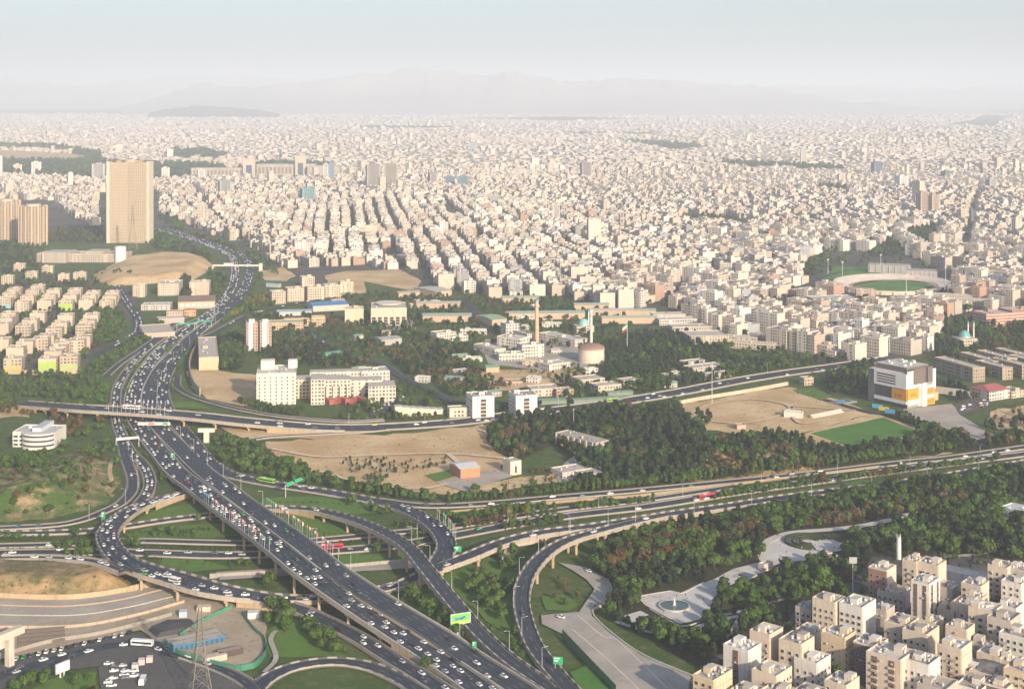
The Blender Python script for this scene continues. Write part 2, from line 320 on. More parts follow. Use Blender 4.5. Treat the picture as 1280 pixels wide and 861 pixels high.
patch('forecourt', 'paved', [(690, 545), (720, 535), (756, 565), (750, 592), (700, 605), (690, 590), (718, 570)], 1)
patch('parking_lot', 'paved', [(545, 605), (590, 590), (640, 590), (640, 596), (580, 615)], 1)
patch('street_junction', 'lot', [(-20, 838), (0, 833), (88, 810), (130, 800), (177, 791), (193, 810), (209, 821), (238, 828), (300, 852), (320, 880), (120, 900), (126, 861), (123, 833), (77, 838), (23, 854), (-20, 868)], 0.8)
patch('building_site', 'dirtgrey', [(-20, 745), (60, 748), (130, 745), (200, 735), (262, 750), (320, 760), (335, 785), (330, 822), (300, 838), (240, 826), (205, 812), (177, 788), (60, 812), (-20, 830)], 1.5)
patch('drainage_channel', 'paved', [(-20, 752), (80, 752), (150, 744), (215, 728), (280, 735), (200, 757), (100, 775), (-20, 783)], .5)
patch('drainage_channel', 'paved', [(270, 716), (330, 712), (500, 702), (560, 700), (560, 708), (330, 722), (275, 726)], .5)
patch('bus_forecourt', 'paved', [(698, 704), (733, 710), (761, 725), (768, 742), (761, 753), (743, 758), (740, 770), (761, 791), (803, 821), (870, 850), (905, 900), (806, 900), (703, 793), (677, 781), (677, 770), (724, 766), (743, 737), (733, 725), (717, 714)], .4)
patch('sports_court', 'pitch', [(712, 841), (735, 832), (760, 861), (790, 895), (745, 895)], 0)
patch('plaza', 'plaza', [(796, 746), (838, 739), (850, 742), (878, 728), (898, 733), (894, 755), (876, 775), (850, 781), (832, 771), (806, 757)], .6)
patch('plaza', 'plaza', [(876, 730), (899, 738), (930, 725), (960, 714), (974, 703), (945, 704), (916, 712), (895, 724)], .6)
patch('plaza', 'plaza', [(943, 686), (985, 669), (1020, 669), (1056, 681), (1022, 700), (985, 703), (958, 712), (950, 702)], .8)
patch('plaza', 'plaza', [(775, 772), (800, 764), (812, 770), (790, 780)], .6)
patch('housing_ground', 'lot', [(880, 832), (925, 803), (985, 778), (1000, 753), (1040, 746), (1072, 722), (1092, 698), (1180, 693), (1300, 707), (1300, 960), (860, 960), (860, 850)], 1)
# far parks and bare land
patch('far_bare_land', 'soil', [(-60, 186), (60, 187), (122, 197), (90, 203), (-60, 201)], 8)
FARPARK = [[(-60, 201), (90, 203), (122, 197), (135, 205), (190, 206), (275, 208), (285, 216), (200, 222), (130, 224), (60, 220), (-60, 214)], [(-60, 182), (60, 184), (130, 194), (122, 198), (60, 187), (-60, 186)],
           [(212, 190), (260, 190), (285, 197), (270, 200), (215, 199)], [(300, 206), (380, 205), (420, 209), (380, 216), (300, 214)], [(980, 208), (1040, 210), (1060, 216), (1000, 217)], [(850, 270), (900, 272), (945, 280), (930, 285), (890, 280), (852, 277)],
           [(560, 148), (700, 146), (820, 149), (700, 152)], [(1180, 155), (1215, 150), (1225, 144), (1262, 145), (1240, 160)], [(700, 165), (830, 166), (815, 169), (700, 168)],
           [(900, 205), (960, 206), (1000, 211), (940, 213)], [(1020, 235), (1060, 236), (1060, 242), (1020, 241)], [(770, 178), (880, 185), (850, 189)], [(1130, 292), (1165, 282), (1180, 300), (1150, 310)], [(430, 157), (560, 158), (600, 161), (450, 161)]]
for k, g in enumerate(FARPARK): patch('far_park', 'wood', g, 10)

# ---------------------------------------------------------------- mountains
def mountains():
    def ridge(name, prof, d0, dc, d1, seed, nx=420, ny=40, mat='rock'):
        px = np.linspace(prof[0][0], prof[-1][0], nx); cy = np.interp(px, [p[0] for p in prof], [p[1] for p in prof])
        V = np.zeros((ny, nx, 3))
        for j in range(ny):
            t = j / (ny - 1); d = d0 + (d1 - d0) * t; tc = (dc - d0) / (d1 - d0)
            s = t / tc if t < tc else (1 - t) / (1 - tc)
            x = (px - CX) / F * d
            top = H + (HY - cy) / F * dc; top = top + (70 * np.abs(2 * vnoise(x, 0 * x, 900, seed + 21) - 1) + 45 * np.abs(2 * vnoise(x, 0 * x, 330, seed + 22) - 1) - 50) * np.clip(top / 300, 0, 1)
            n = 0
            for o, (sz, a) in enumerate(((2600, .34), (1100, .26), (480, .18), (210, .12), (90, .07))):
                n = n + a * (1 - np.abs(2 * vnoise(x, np.full(nx, d * 0.75), sz, seed + o) - 1))
            z = top * (s ** 1.15) * (0.42 + 0.58 * np.clip(n, 0, 1.1) / 0.85 if True else 1)
            V[j, :, 0] = x; V[j, :, 1] = d; V[j, :, 2] = np.clip(z, -2, 885)
        idx = np.arange(nx * ny).reshape(ny, nx); q = np.stack([idx[:-1, :-1], idx[:-1, 1:], idx[1:, 1:], idx[1:, :-1]], -1).reshape(-1, 4)
        me = np_mesh(name, V.reshape(-1, 3), q, mat=M[mat]); me.polygons.foreach_set('use_smooth', np.ones(len(q), bool)); tag(link(name, me), kind='structure')
    ridge('mountains', [(150, 132), (205, 118), (260, 98), (300, 101), (340, 98), (385, 94), (430, 90), (480, 86), (510, 84), (535, 76), (560, 82), (600, 86), (640, 78), (665, 84), (700, 93), (760, 99), (850, 95), (920, 99), (1000, 108), (1050, 120), (1120, 130), (1240, 140)], 19800, 23500, 28000, 3)
    ridge('far_mountains', [(-120, 100), (0, 92), (90, 95), (190, 92), (300, 86), (420, 96), (600, 100), (800, 98), (1000, 104), (1150, 108), (1400, 112)], 29000, 32500, 37000, 11, 300, 30)
    ridge('wooded_hill', [(185, 141), (205, 133), (240, 128), (285, 130), (325, 136), (350, 142)], 17300, 18000, 19000, 5, 80, 16, 'wood')
mountains()

# ---------------------------------------------------------------- roads
ROADS = []
def spline(pts, step=4.0):
    p = [np.array(q, float) for q in pts]; p = [2 * p[0] - p[1]] + p + [2 * p[-1] - p[-2]]; out = []
    for i in range(1, len(p) - 2):
        L = np.linalg.norm(p[i + 1][:2] - p[i][:2]); n = max(1, int(L / step))
        for k in range(n):
            t = k / n; a, b, c, d = p[i - 1], p[i], p[i + 1], p[i + 2]
            out.append(0.5 * (2 * b + (c - a) * t + (2 * a - 5 * b + 4 * c - d) * t * t + (3 * b - a - 3 * c + d) * t ** 3))
    out.append(p[-2]); return np.array(out)
def resample(s, step):
    L = np.r_[0, np.cumsum(np.hypot(np.diff(s[:, 0]), np.diff(s[:, 1])))]; n = max(2, int(L[-1] / step) + 1); q = np.linspace(0, L[-1], n)
    return np.stack([np.interp(q, L, s[:, k]) for k in range(s.shape[1])], 1)
class Road:
    def __init__(s, name, pts, w, label=None, lanes=2, barrier='lr', striped=False, thing=None, group=None):
        q = []
        for p in pts:
            z = p[2] if len(p) > 2 else 0.0; x, y, _ = P(p[0], p[1], z); q.append((x, y, z, p[3] if len(p) > 3 else w))
        s.s = resample(spline(q), 4.0); s.s[:, 2] = np.maximum(s.s[:, 2], 0); s.w = w
        d = np.gradient(s.s[:, :2], axis=0); d /= np.linalg.norm(d, axis=1)[:, None] + 1e-9; s.t = d; s.n = np.stack([-d[:, 1], d[:, 0]], 1)   # n = left of travel
        s.name = name; s.label = label; s.lanes = lanes; s.barrier = barrier; s.striped = striped; s.thing = thing; s.group = group
        s.lift = 0.36 + 0.022 * len(ROADS); ROADS.append(s)
    def off(s, i, o, dz=0): x, y, z, w = s.s[i]; return (x + s.n[i, 0] * o, y + s.n[i, 1] * o, z + s.lift + dz)
RD = {}
def road(key, *a, **k): RD[key] = Road(*a, **k)
A1 = [(186, 284), (205, 290), (228, 297), (250, 303), (268, 310), (282, 317), (291, 324), (294, 336), (291, 357), (281, 374), (271, 386), (256, 398), (235, 411), (217, 425), (200, 440), (185, 458), (174, 475), (168, 490), (166, 505), (171, 526), (185, 547, .5), (204, 571, 2), (222, 592, 4), (248, 611, 7), (275, 632, 9.5), (319, 664, 12), (355, 692, 13), (382, 714, 12.5), (424, 744, 10), (455, 765, 7.5), (506, 798, 4), (554, 829, 1.5), (599, 861, .3), (655, 905), (720, 960)]
A2 = [(205, 284), (222, 290), (240, 297), (262, 303.5), (281, 310), (298, 317), (307, 325), (313, 336), (307, 357), (297, 374), (286, 387), (270, 399), (253, 411), (236, 425), (216, 445), (202, 460), (193, 475), (187, 490), (187, 508), (197, 531), (223, 559, .5), (252, 588, 3), (277, 607, 7), (300, 625, 9.5), (358, 667, 12.5), (388, 690, 13), (419, 714, 12.5), (472, 749, 10), (515, 775, 7), (551, 797, 4.5), (589, 823, 2), (648, 861, .3), (705, 900), (780, 950)]
road('A1', 'viaduct', A1, 14.5, 'long concrete viaduct carriageway jammed with cars, tall piers and flag poles along its edge', 4, thing='viaduct')
road('A2', 'viaduct', A2, 14.0, 'long viaduct carriageway with light traffic on the far side of the jammed one', 4, thing='viaduct')
road('C', 'slip_road', [(280, 384), (250, 399), (228, 408), (205, 421), (180, 440), (162, 460), (150, 478), (145, 495), (146, 526), (153, 547), (163, 566), (179, 582), (187, 601, .5), (184, 617, 2), (174, 630, 3.6)], 8)
road('F', 'slip_road', [(151, 540), (155, 566), (161, 584), (166, 601), (163, 617), (149, 631), (130, 640), (105, 650), (70, 657), (0, 661), (-40, 663)], 7.5)
road('D', 'slip_road', [(133, 470), (150, 455), (175, 438), (195, 424), (214, 408), (236, 393)], 7)
road('R3', 'slip_road', [(246, 418), (224, 442), (208, 468), (203, 490), (207, 508), (222, 531), (240, 553), (259, 577), (277, 590), (305, 599), (347, 607), (394, 614), (441, 622), (488, 632), (522, 645, 2), (546, 661, 4), (558, 681, 5), (552, 698, 5), (540, 712, 5)], 11.5, lanes=3, label='curved slip road ramp sweeping down to the junction beside the loop', thing='ramp', striped=True)
road('N', 'expressway', [(470, 626), (530, 633), (600, 631), (703, 622), (775, 616), (850, 609), (970, 597), (1036, 590), (1136, 578), (1187, 573), (1300, 557)], 9)
road('Mn', 'expressway', [(-40, 684), (60, 682), (160, 677), (260, 679), (340, 680), (420, 674), (500, 666), (560, 660), (640, 647), (717, 636), (811, 625), (917, 609)], 8)
road('M', 'expressway', [(-40, 693), (100, 691), (180, 692), (260, 695), (330, 694), (410, 690), (490, 683), (560, 672), (640, 657), (717, 645), (811, 634), (917, 617), (1018, 603), (1119, 589), (1300, 566)], 11, lanes=3)
road('P', 'ramp', [(-40, 668), (60, 667), (123, 664), (160, 659), (205, 652), (262, 645), (305, 638), (351, 636, 1), (401, 640, 4), (459, 657, 8.5), (506, 682, 11), (532, 711, 11), (556, 741, 8), (582, 772, 5), (605, 797, 3), (640, 828, 1), (690, 862), (750, 900)], 8.5, 'curving ramp on tall columns rising past the flag row to the billboard', 2, thing='ramp', striped=True)
E = [(296, 611, 0, 8), (262, 613, .3, 8), (235, 617, 1.2, 8), (201, 625, 3, 9), (181, 631, 4.2, 11), (162, 640, 5.5, 12), (144, 654, 7, 12.5), (134, 669, 8, 12.5), (138, 684, 8.6, 12.5), (151, 699, 9, 13.5), (173, 710, 9, 15), (220, 724, 8.6, 17), (262, 736, 7.5, 17), (305, 744, 5, 15), (354, 749, 2, 10), (405, 749, .5, 9), (450, 744, .5, 9), (481, 737, .5, 9), (505, 730, 1, 9), (527, 720, 2.5, 9), (545, 711, 4.6, 10), (584, 697, 5.5, 10), (631, 678, 6, 9.5), (678, 667, 6, 9.5), (741, 659, 5, 9.5), (811, 648, 3.5, 9.5), (850, 642, 2, 10), (921, 632, 0, 10), (995, 621), (1086, 610), (1187, 595), (1310, 574)]
road('E', 'loop_flyover', E, 10, 'loop flyover packed with cars curving under the viaduct and on to the right', 3, thing='flyover', striped=True)
road('Hh', 'slip_road', [(300, 744, 5), (342, 754, 2), (373, 762, .8), (401, 775), (420, 784), (452, 801), (490, 825), (525, 846), (551, 863), (610, 900)], 10, lanes=2)
road('T', 'ramp', [(-40, 700, 1), (46, 698, 3), (102, 701, 6), (130, 706, 8), (155, 715, 9)], 7, 'short ramp joining the loop flyover above the dry brown bank', 2, thing='ramp')
road('I', 'slip_road', [(285, 905), (305, 875), (321, 861), (338, 847), (370, 834), (417, 828), (461, 834), (496, 848), (520, 862), (560, 890)], 8.5, striped=True)
road('V', 'slip_road', [(200, 812), (240, 824), (286, 842), (312, 858), (330, 880)], 7)
road('U', 'slip_road', [(-40, 858), (46, 832), (93, 819), (130, 809), (185, 806), (215, 818)], 10, barrier='')
B = [(22, 505, 0), (62, 508, 4.2), (104, 511, 7.5), (140, 513, 7.5), (200, 517, 7.5), (256, 522, 7), (310, 528, 5), (380, 534, 2.5), (430, 536, 1), (500, 534, 0), (571, 529), (632, 521), (700, 513), (764, 505), (850, 491), (917, 478), (985, 467), (1052, 458), (1110, 449)]
road('B', 'overpass', B, 21, 'straight overpass crossing above the highway with a row of flags on its deck', 6, thing='overpass')
road('B3', 'side_road', [(300, 553), (340, 547), (394, 544), (450, 541), (500, 536)], 6)
road('B4', 'side_road', [(222, 470), (222, 484), (236, 494), (258, 502), (305, 514), (363, 523), (432, 528), (480, 526)], 6)
road('W', 'side_road', [(228, 440), (240, 428), (269, 416), (307, 396), (348, 385), (382, 378), (430, 370)], 7, barrier='l')
road('L', 'side_road', [(146, 358), (152, 368), (161, 382), (172, 398), (171, 416), (150, 428), (118, 446)], 12, barrier='')
road('K1', 'side_road', [(380, 412), (400, 426), (431, 443), (452, 450), (479, 457), (503, 472), (537, 488), (562, 501), (590, 505)], 8, barrier='')
road('K2', 'side_road', [(580, 372), (586, 383), (600, 400), (612, 416)], 8, barrier='')
road('K3', 'side_road', [(770, 420), (800, 412), (850, 398), (905, 426)], 6, barrier='')
road('Rr', 'ramp', [(830, 645.5, 2.8), (803, 651.5, 3.8), (757, 663, 6), (710, 677, 8), (680, 695, 8), (659, 721, 7), (652, 749, 4.5), (656, 777, 2.5), (668, 809, 1), (687, 835, .4), (710, 861), (750, 905)], 8.5, 'empty curved ramp on short columns beside the bus forecourt', 2, thing='ramp', striped=True)
road('X1', 'side_road', [(985, 378), (1000, 362), (1030, 347), (1060, 338)], 9, barrier='')
road('X2', 'side_road', [(1030, 500), (1090, 517), (1130, 522), (1200, 545), (1230, 560)], 6, barrier='')
def path(name, pts, w, mat='paved'):
    s = resample(spline([P(a, b)[:2] + (0, w) for a, b in pts]), 4.0); d = np.gradient(s[:, :2], axis=0); d /= np.linalg.norm(d, axis=1)[:, None] + 1e-9
    n = np.stack([-d[:, 1], d[:, 0]], 1); NP[0] += 1; z = 0.03 + 0.012 * NP[0]; L = s[:, :2] + n * w / 2; Q = s[:, :2] - n * w / 2; k = len(s)
    V = np.r_[np.c_[L, np.full(k, z)], np.c_[Q, np.full(k, z)]]; f = np.array([[i + k, i + 1 + k, i + 1, i] for i in range(k - 1)])
    tag(link(name, np_mesh(name, V, f, mat=M[mat])), kind='structure')
path('footpath', [(943, 688), (965, 675), (990, 667), (1040, 663), (1080, 658), (1120, 650), (1165, 644)], 6, 'plaza')
path('footpath', [(1045, 683), (1070, 680), (1100, 673), (1130, 662)], 8, 'plaza')
path('footpath', [(1040, 690), (1075, 684), (1110, 672), (1150, 662), (1200, 658)], 4, 'plaza')
path('footpath', [(1130, 645), (1170, 636), (1205, 612), (1215, 604)], 4, 'plaza')
path('footpath', [(1180, 668), (1215, 672), (1250, 690)], 6, 'plaza')
path('footpath', [(860, 790), (900, 776), (950, 768)], 3.5, 'plaza')
path('footpath', [(770, 778), (805, 790), (850, 800), (880, 812)], 3, 'plaza')
path('footpath', [(1150, 700), (1240, 690), (1260, 660), (1300, 640)], 4)
path('footpath', [(880, 775), (930, 765), (980, 750)], 3)
path('footpath', [(790, 740), (830, 720), (850, 712)], 3)
path('footpath', [(1165, 646), (1200, 640), (1215, 620)], 3)
path('footpath', [(900, 802), (920, 785), (925, 775)], 4)
path('footpath', [(140, 575), (137, 590), (139, 603), (128, 615), (95, 622), (70, 628)], 3, 'soil')
path('footpath', [(330, 842), (345, 825), (338, 800), (345, 790)], 2.5)
for q in ([(340, 562), (400, 572), (470, 570), (560, 568), (640, 575)], [(400, 590), (450, 604), (520, 612), (560, 606)], [(560, 568), (575, 580), (600, 590)]): path('dirt_track', q, 4.0, 'track')
for q in ([(858, 520), (890, 506), (940, 500), (985, 508), (975, 520), (930, 530), (890, 528)], [(985, 508), (1040, 512), (1070, 514)], [(985, 512), (1000, 530), (1030, 526)]): path('dirt_track', q, 3.0, 'track')
ALLS = np.concatenate([np.c_[r.s, np.full(len(r.s), k)] for k, r in enumerate(ROADS)])
def in_other_road(x, y, z, k, m=0.7):
    a = ALLS[(ALLS[:, 4] != k)]; h = (np.abs(a[:, 2] - z) < 2.6) & (np.hypot(a[:, 0] - x, a[:, 1] - y) < a[:, 3] / 2 - m); return bool(h.any())
TAN = (0.46, 0.34, 0.215); CONC = (0.36, 0.33, 0.285)
pier_me = {}
def build_road(r, k):
    n = len(r.s); hw = r.s[:, 3] / 2; zmax = r.s[:, 2].max()
    V = [r.off(i, hw[i]) for i in range(n)] + [r.off(i, -hw[i]) for i in range(n)]
    f = np.array([[i + n, i + 1 + n, i + 1, i] for i in range(n - 1)]); uvs = np.array([((hw[a % n] if a < n else -hw[a % n]) + 50, (a % n) * 4.0 + 37 * k) for q in f for a in q]); me = np_mesh(r.name, V, f, None, uvs, M['asphalt'])
    if r.thing:
        x, y = r.s[n // 2, :2]; root = empty(r.name, x, y, 0, 0, r.label, r.thing); root['category'] = r.thing; o = link('carriageway', me, root); base = root
    else:
        o = link(r.name, me); o['kind'] = 'structure'; base = o
    off = Vector(base.location) if r.thing else Vector((0, 0, 0))
    def child(mb, name, mat, kind=None):
        if not mb.f: return
        c = mb.build(name, M[mat], base, loc=tuple(-off)); 
        if kind: c['kind'] = kind
    if r.thing: o.location = tuple(-off)
    # parapets, broken where another carriageway joins
    for side, sg in (('l', 1), ('r', -1)):
        if side not in r.barrier: continue
        mb = MB(); ok = []
        for i in range(n):
            x, y, z = r.off(i, sg * (hw[i] - 0.1)); ok.append(not in_other_road(x, y, r.s[i, 2], k))
        hgt = 0.95 if zmax > 2 else 0.7
        for i in range(n - 1):
            if not (ok[i] and ok[i + 1]) or r.s[i, 1] > 1750:
                child(mb, 'parapet', 'concrete'); mb = MB(); continue
            CC = CONC if (r.thing or r.striped) else (.25, .23, .2); c = CC if not (r.striped and i % 2) else (0.09, 0.085, 0.08)
            c2 = tuple(v * 1.2 for v in CC) if not (r.striped and i % 2) else (0.16, 0.15, 0.14)
            a0, a1 = r.off(i, sg * (hw[i] - 0.35)), r.off(i + 1, sg * (hw[i + 1] - 0.35)); b0, b1 = r.off(i, sg * (hw[i] + 0.35)), r.off(i + 1, sg * (hw[i + 1] + 0.35))
            up = lambda p, h=hgt: (p[0], p[1], p[2] + h); dn = lambda p: (p[0], p[1], max(p[2] - .6, 0))
            mb.face([a0, a1, up(a1), up(a0)] if sg > 0 else [a1, a0, up(a0), up(a1)], c); mb.face([up(a0), up(a1), up(b1), up(b0)] if sg > 0 else [up(a1), up(a0), up(b0), up(b1)], c2)
            mb.face([dn(b1), dn(b0), up(b0), up(b1)] if sg > 0 else [dn(b0), dn(b1), up(b1), up(b0)], CONC)
        child(mb, 'parapet', 'concrete')
        # pale verge strip outside the parapet
        mb = MB()
        for i in range(n - 1):
            if r.s[i, 2] > 0.6 or r.s[i, 1] > 1500 or not ok[i]: child(mb, 'kerb_strip', 'concrete'); mb = MB(); continue
            b0, b1 = r.off(i, sg * (hw[i] + .3), -.1), r.off(i + 1, sg * (hw[i + 1] + .3), -.1); c0, c1 = r.off(i, sg * (hw[i] + 1.3), -.12), r.off(i + 1, sg * (hw[i + 1] + 1.3), -.12)
            mb.face([b1, b0, c0, c1] if sg > 0 else [b0, b1, c1, c0], (0.20, 0.18, 0.15))
        child(mb, 'kerb_strip', 'concrete')
    # deck edge, soffit, retaining walls
    mb = MB(); rw = {1: MB(), -1: MB()}
    for i in range(n - 1):
        z = 0.5 * (r.s[i, 2] + r.s[i + 1, 2])
        br = z > 4.0 and r.thing
        if not br: child(mb, 'deck', 'concrete'); mb = MB()
        if br or z < .15:
            for q in (1, -1): child(rw[q], 'retaining_wall', 'concrete'); rw[q] = MB()
        if z < 0.15: continue
        for sg in (1, -1):
            a, b = r.off(i, sg * (hw[i] + .34)), r.off(i + 1, sg * (hw[i + 1] + .34)); lo = (lambda p: (p[0], p[1], p[2] - 1.7)) if br else (lambda p: (p[0], p[1], 0))
            q = [a, b, lo(b), lo(a)] if sg > 0 else [b, a, lo(a), lo(b)]
            (mb if br else rw[sg]).face(q, (.42, .34, .25) if br else (.44, .32, .2))
        if br:
            a, b, c, d = r.off(i, hw[i] + .34, -1.7), r.off(i + 1, hw[i + 1] + .34, -1.7), r.off(i + 1, -hw[i + 1] - .34, -1.7), r.off(i, -hw[i] - .34, -1.7); mb.face([d, c, b, a], CONC)
    child(mb, 'deck', 'concrete'); child(rw[1], 'retaining_wall', 'concrete'); child(rw[-1], 'retaining_wall', 'concrete')
    # piers
    if r.thing:
        step = 6; i = step
        while i < n - 2:
            x, y, z, w_ = r.s[i]
            if z > 4.3 and not any((np.hypot(a.s[:, 0] - x, a.s[:, 1] - y) < a.s[:, 3] / 2 + 1.5)[a.s[:, 2] < z - 4].any() for a in ROADS if a is not r):
                ang = math.atan2(r.n[i, 1], r.n[i, 0]); zz = z + r.lift - 1.7; pw = w_ * 0.34
                cap = MB(); cap.box(0, 0, zz - 1.5, w_ * 0.92, 1.7, 1.5, TAN, bottom=True); c = cap.build('pier_cap', M['concrete'], base, loc=(x - off.x, y - off.y, 0), rz=ang)
                for s_ in (-1, 1):
                    m = MB(); m.cyl(0, 0, 0, zz - 1.5, .85, .85, TAN, 10); m.build('pier', M['concrete'], base, loc=(x + r.n[i, 0] * pw * s_ - off.x, y + r.n[i, 1] * pw * s_ - off.y, 0))
                i += step + 1
            else: i += 1
    # lane dashes and edge lines
    mb = MB()
    for i in range(n - 1):
        if r.s[i, 1] > 1500 or r.w < 6.5: continue
        nl = max(2, round(r.s[i, 3] / 3.6))
        def strip(o, i0, i1, wd):
            a, b = r.off(i0, o, .02), r.off(i1, o, .02); nx, ny = r.n[i0] * wd / 2
            mb.face([(a[0] - nx, a[1] - ny, a[2]), (b[0] - nx, b[1] - ny, b[2]), (b[0] + nx, b[1] + ny, b[2]), (a[0] + nx, a[1] + ny, a[2])][::-1], (.42, .41, .38))
        if i % 3 == 0:
            for l in range(1, nl): strip(-hw[i] + .6 + (2 * hw[i] - 1.2) * l / nl, i, i + 1, .14)
        for sg in (-1, 1): strip(sg * (hw[i] - .75), i, i + 1, .13)
    child(mb, 'lane_marking', 'plain', 'stuff')
for k, r in enumerate(ROADS): build_road(r, k)
# ---------------------------------------------------------------- buildings
OCC = []                                              # occupied rectangles (x, y, halfw, halfl, rot)
def occ(x, y, wx, wy, rz): OCC.append((x, y, wx / 2, wy / 2, rz))
def occupied(x, y, m=1.0):
    r = np.zeros(np.shape(x), bool)
    for ox, oy, a, b, rz in OCC:
        dx, dy = x - ox, y - oy; ca, sa = math.cos(rz), math.sin(rz)
        r |= (np.abs(dx * ca + dy * sa) < a + m) & (np.abs(-dx * sa + dy * ca) < b + m)
    return r
WIN_ME = {}
def win_mesh(w_, h_, frame=(0.5, 0.47, 0.42), glass=(0.035, 0.042, 0.055), deep=.16):
    """window: frame standing proud of the wall, pane set inside; lies in the XZ plane facing -Y"""
    k = (round(w_, 2), round(h_, 2), frame, glass)
    if k not in WIN_ME:
        m = MB(); t = .1
        for x, z, a, b in ((0, -h_ / 2 + t / 2, w_, t), (0, h_ / 2 - t / 2, w_, t), (-w_ / 2 + t / 2, 0, t, h_ - 2 * t), (w_ / 2 - t / 2, 0, t, h_ - 2 * t)):
            m.box(x, -deep / 2, z - b / 2, a, deep, b, frame, bottom=True)
        p = MB(); p.face([(-w_ / 2, -.03, -h_ / 2), (w_ / 2, -.03, -h_ / 2), (w_ / 2, -.03, h_ / 2), (-w_ / 2, -.03, h_ / 2)], glass)
        WIN_ME[k] = (m.mesh('window', M['plain']), p.mesh('pane', M['glass']))
    return WIN_ME[k]
def add_window(root, key, loc, rz, name='window'):
    f, p = key; o = link(name, f, root, loc=loc, rz=rz); link('pane', p, o)
def face_frame(wx, wy, side):
    """side 0 front(-y) 1 right(+x) 2 back 3 left -> (origin mid, dir along, normal angle, length)"""
    return [((0, -wy / 2), (1, 0), 0.0, wx), ((wx / 2, 0), (0, 1), math.pi / 2, wy), ((0, wy / 2), (-1, 0), math.pi, wx), ((-wx / 2, 0), (0, -1), -math.pi / 2, wy)][side]
def windows_on(root, wx, wy, h, side, cols, floors, ww, wh, ox=0, oy=0, z0=1.2, fl=3.1, joined=False, frame=(0.5, 0.47, 0.42), glass=(0.035, 0.042, 0.055), skip=0.0, name='window'):
    (mx, my), (dx, dy), ang, L = face_frame(wx, wy, side); J = MB()
    for c in range(cols):
        u = (c + .5) / cols * L - L / 2
        for f in range(floors):
            z = z0 + f * fl + wh / 2
            if z + wh / 2 > h - .3 or random.random() < skip: continue
            x, y = ox + mx + dx * u, oy + my + dy * u
            if joined:
                nx, ny = math.sin(ang), -math.cos(ang); tx, ty = dx * ww / 2, dy * ww / 2
                q = [(x - tx, y - ty, z - wh / 2), (x + tx, y + ty, z - wh / 2), (x + tx, y + ty, z + wh / 2), (x - tx, y - ty, z + wh / 2)]
                J.face([(a + nx * .05, b + ny * .05, e) for a, b, e in q], glass)
                for p0, p1 in ((q[0], q[1]), (q[2], q[3]), (q[1], q[2]), (q[3], q[0])): J.face([(p0[0], p0[1], p0[2]), (p1[0], p1[1], p1[2]), (p1[0] + nx * .18, p1[1] + ny * .18, p1[2]), (p0[0] + nx * .18, p0[1] + ny * .18, p0[2])], frame)
            else: add_window(root, win_mesh(ww, wh, frame, glass), (x, y, z), ang, name)
    if joined and J.f: tag(J.build('windows', M['glass'], root), kind='stuff')
def flat_roof(root, wx, wy, h, ox=0, oy=0, c=(.42, .39, .35), pc=(.5, .45, .38), clutter=3, house=True, ph=.9):
    """roof sheet, parapet ring, stair house, coolers"""
    m = MB(); t = .28
    for x, y, a, b in ((0, -wy / 2 + t / 2, wx + .06, t), (0, wy / 2 - t / 2, wx + .06, t), (-wx / 2 + t / 2, 0, t, wy - 2 * t), (wx / 2 - t / 2, 0, t, wy - 2 * t)): m.box(ox + x, oy + y, h, a, b, ph, pc)
    m.build('parapet', M['plain'], root)
    m = MB(); m.face([(ox - wx / 2 + t, oy - wy / 2 + t, h + .06), (ox + wx / 2 - t, oy - wy / 2 + t, h + .06), (ox + wx / 2 - t, oy + wy / 2 - t, h + .06), (ox - wx / 2 + t, oy + wy / 2 - t, h + .06)], c); m.build('roof', M['concrete'], root)
    if house:
        a, b = min(5, wx * .4), min(4, wy * .35); m = MB(); m.box(0, 0, 0, a, b, 2.7, pc, top=c); sh = m.build('stair_house', M['plain'], root, loc=(ox + random.uniform(-.25, .25) * wx, oy + random.uniform(-.28, .28) * wy, h + .05)); m = MB(); m.box(0, -b / 2 - .03, .1, .9, .06, 1.9, (.2, .16, .12)); m.build('door', M['plain'], sh)
    for i in range(clutter):
        m = MB(); s = random.uniform(.9, 1.5)
        if random.random() < .55: m.box(0, 0, .25, s, s, s * .8, random.choice([(.55, .53, .5), (.3, .3, .3), (.65, .62, .56)]), bottom=True); m.box(0, 0, 0, s * .8, s * .8, .25, (.15, .15, .15))
        else: m.cyl(0, 0, .3, 1.7, .6, .6, random.choice([(.16, .2, .3), (.6, .6, .58), (.5, .48, .44), (.62, .6, .55)]), 9); m.box(0, 0, 0, .9, .9, .3, (.2, .2, .2))
        m.build(random.choice(['air_cooler', 'water_tank']), M['metal'], root, loc=(ox + random.uniform(-.38, .38) * wx, oy + random.uniform(-.38, .38) * wy, h + .07), rz=random.random())
def wall_box(root, wx, wy, h, c, ox=0, oy=0, z0=0, win=0.0, top=None, name='wall'):
    m = MB(); m.box(ox, oy, z0, wx, wy, h, c, top=top or c, win=win); return m.build(name, M['wall'], root)
CREAM = [(0.56, 0.45, 0.34), (0.62, 0.52, 0.41), (0.50, 0.41, 0.32), (0.60, 0.49, 0.35), (0.66, 0.60, 0.52), (0.53, 0.47, 0.40), (0.64, 0.55, 0.45)]

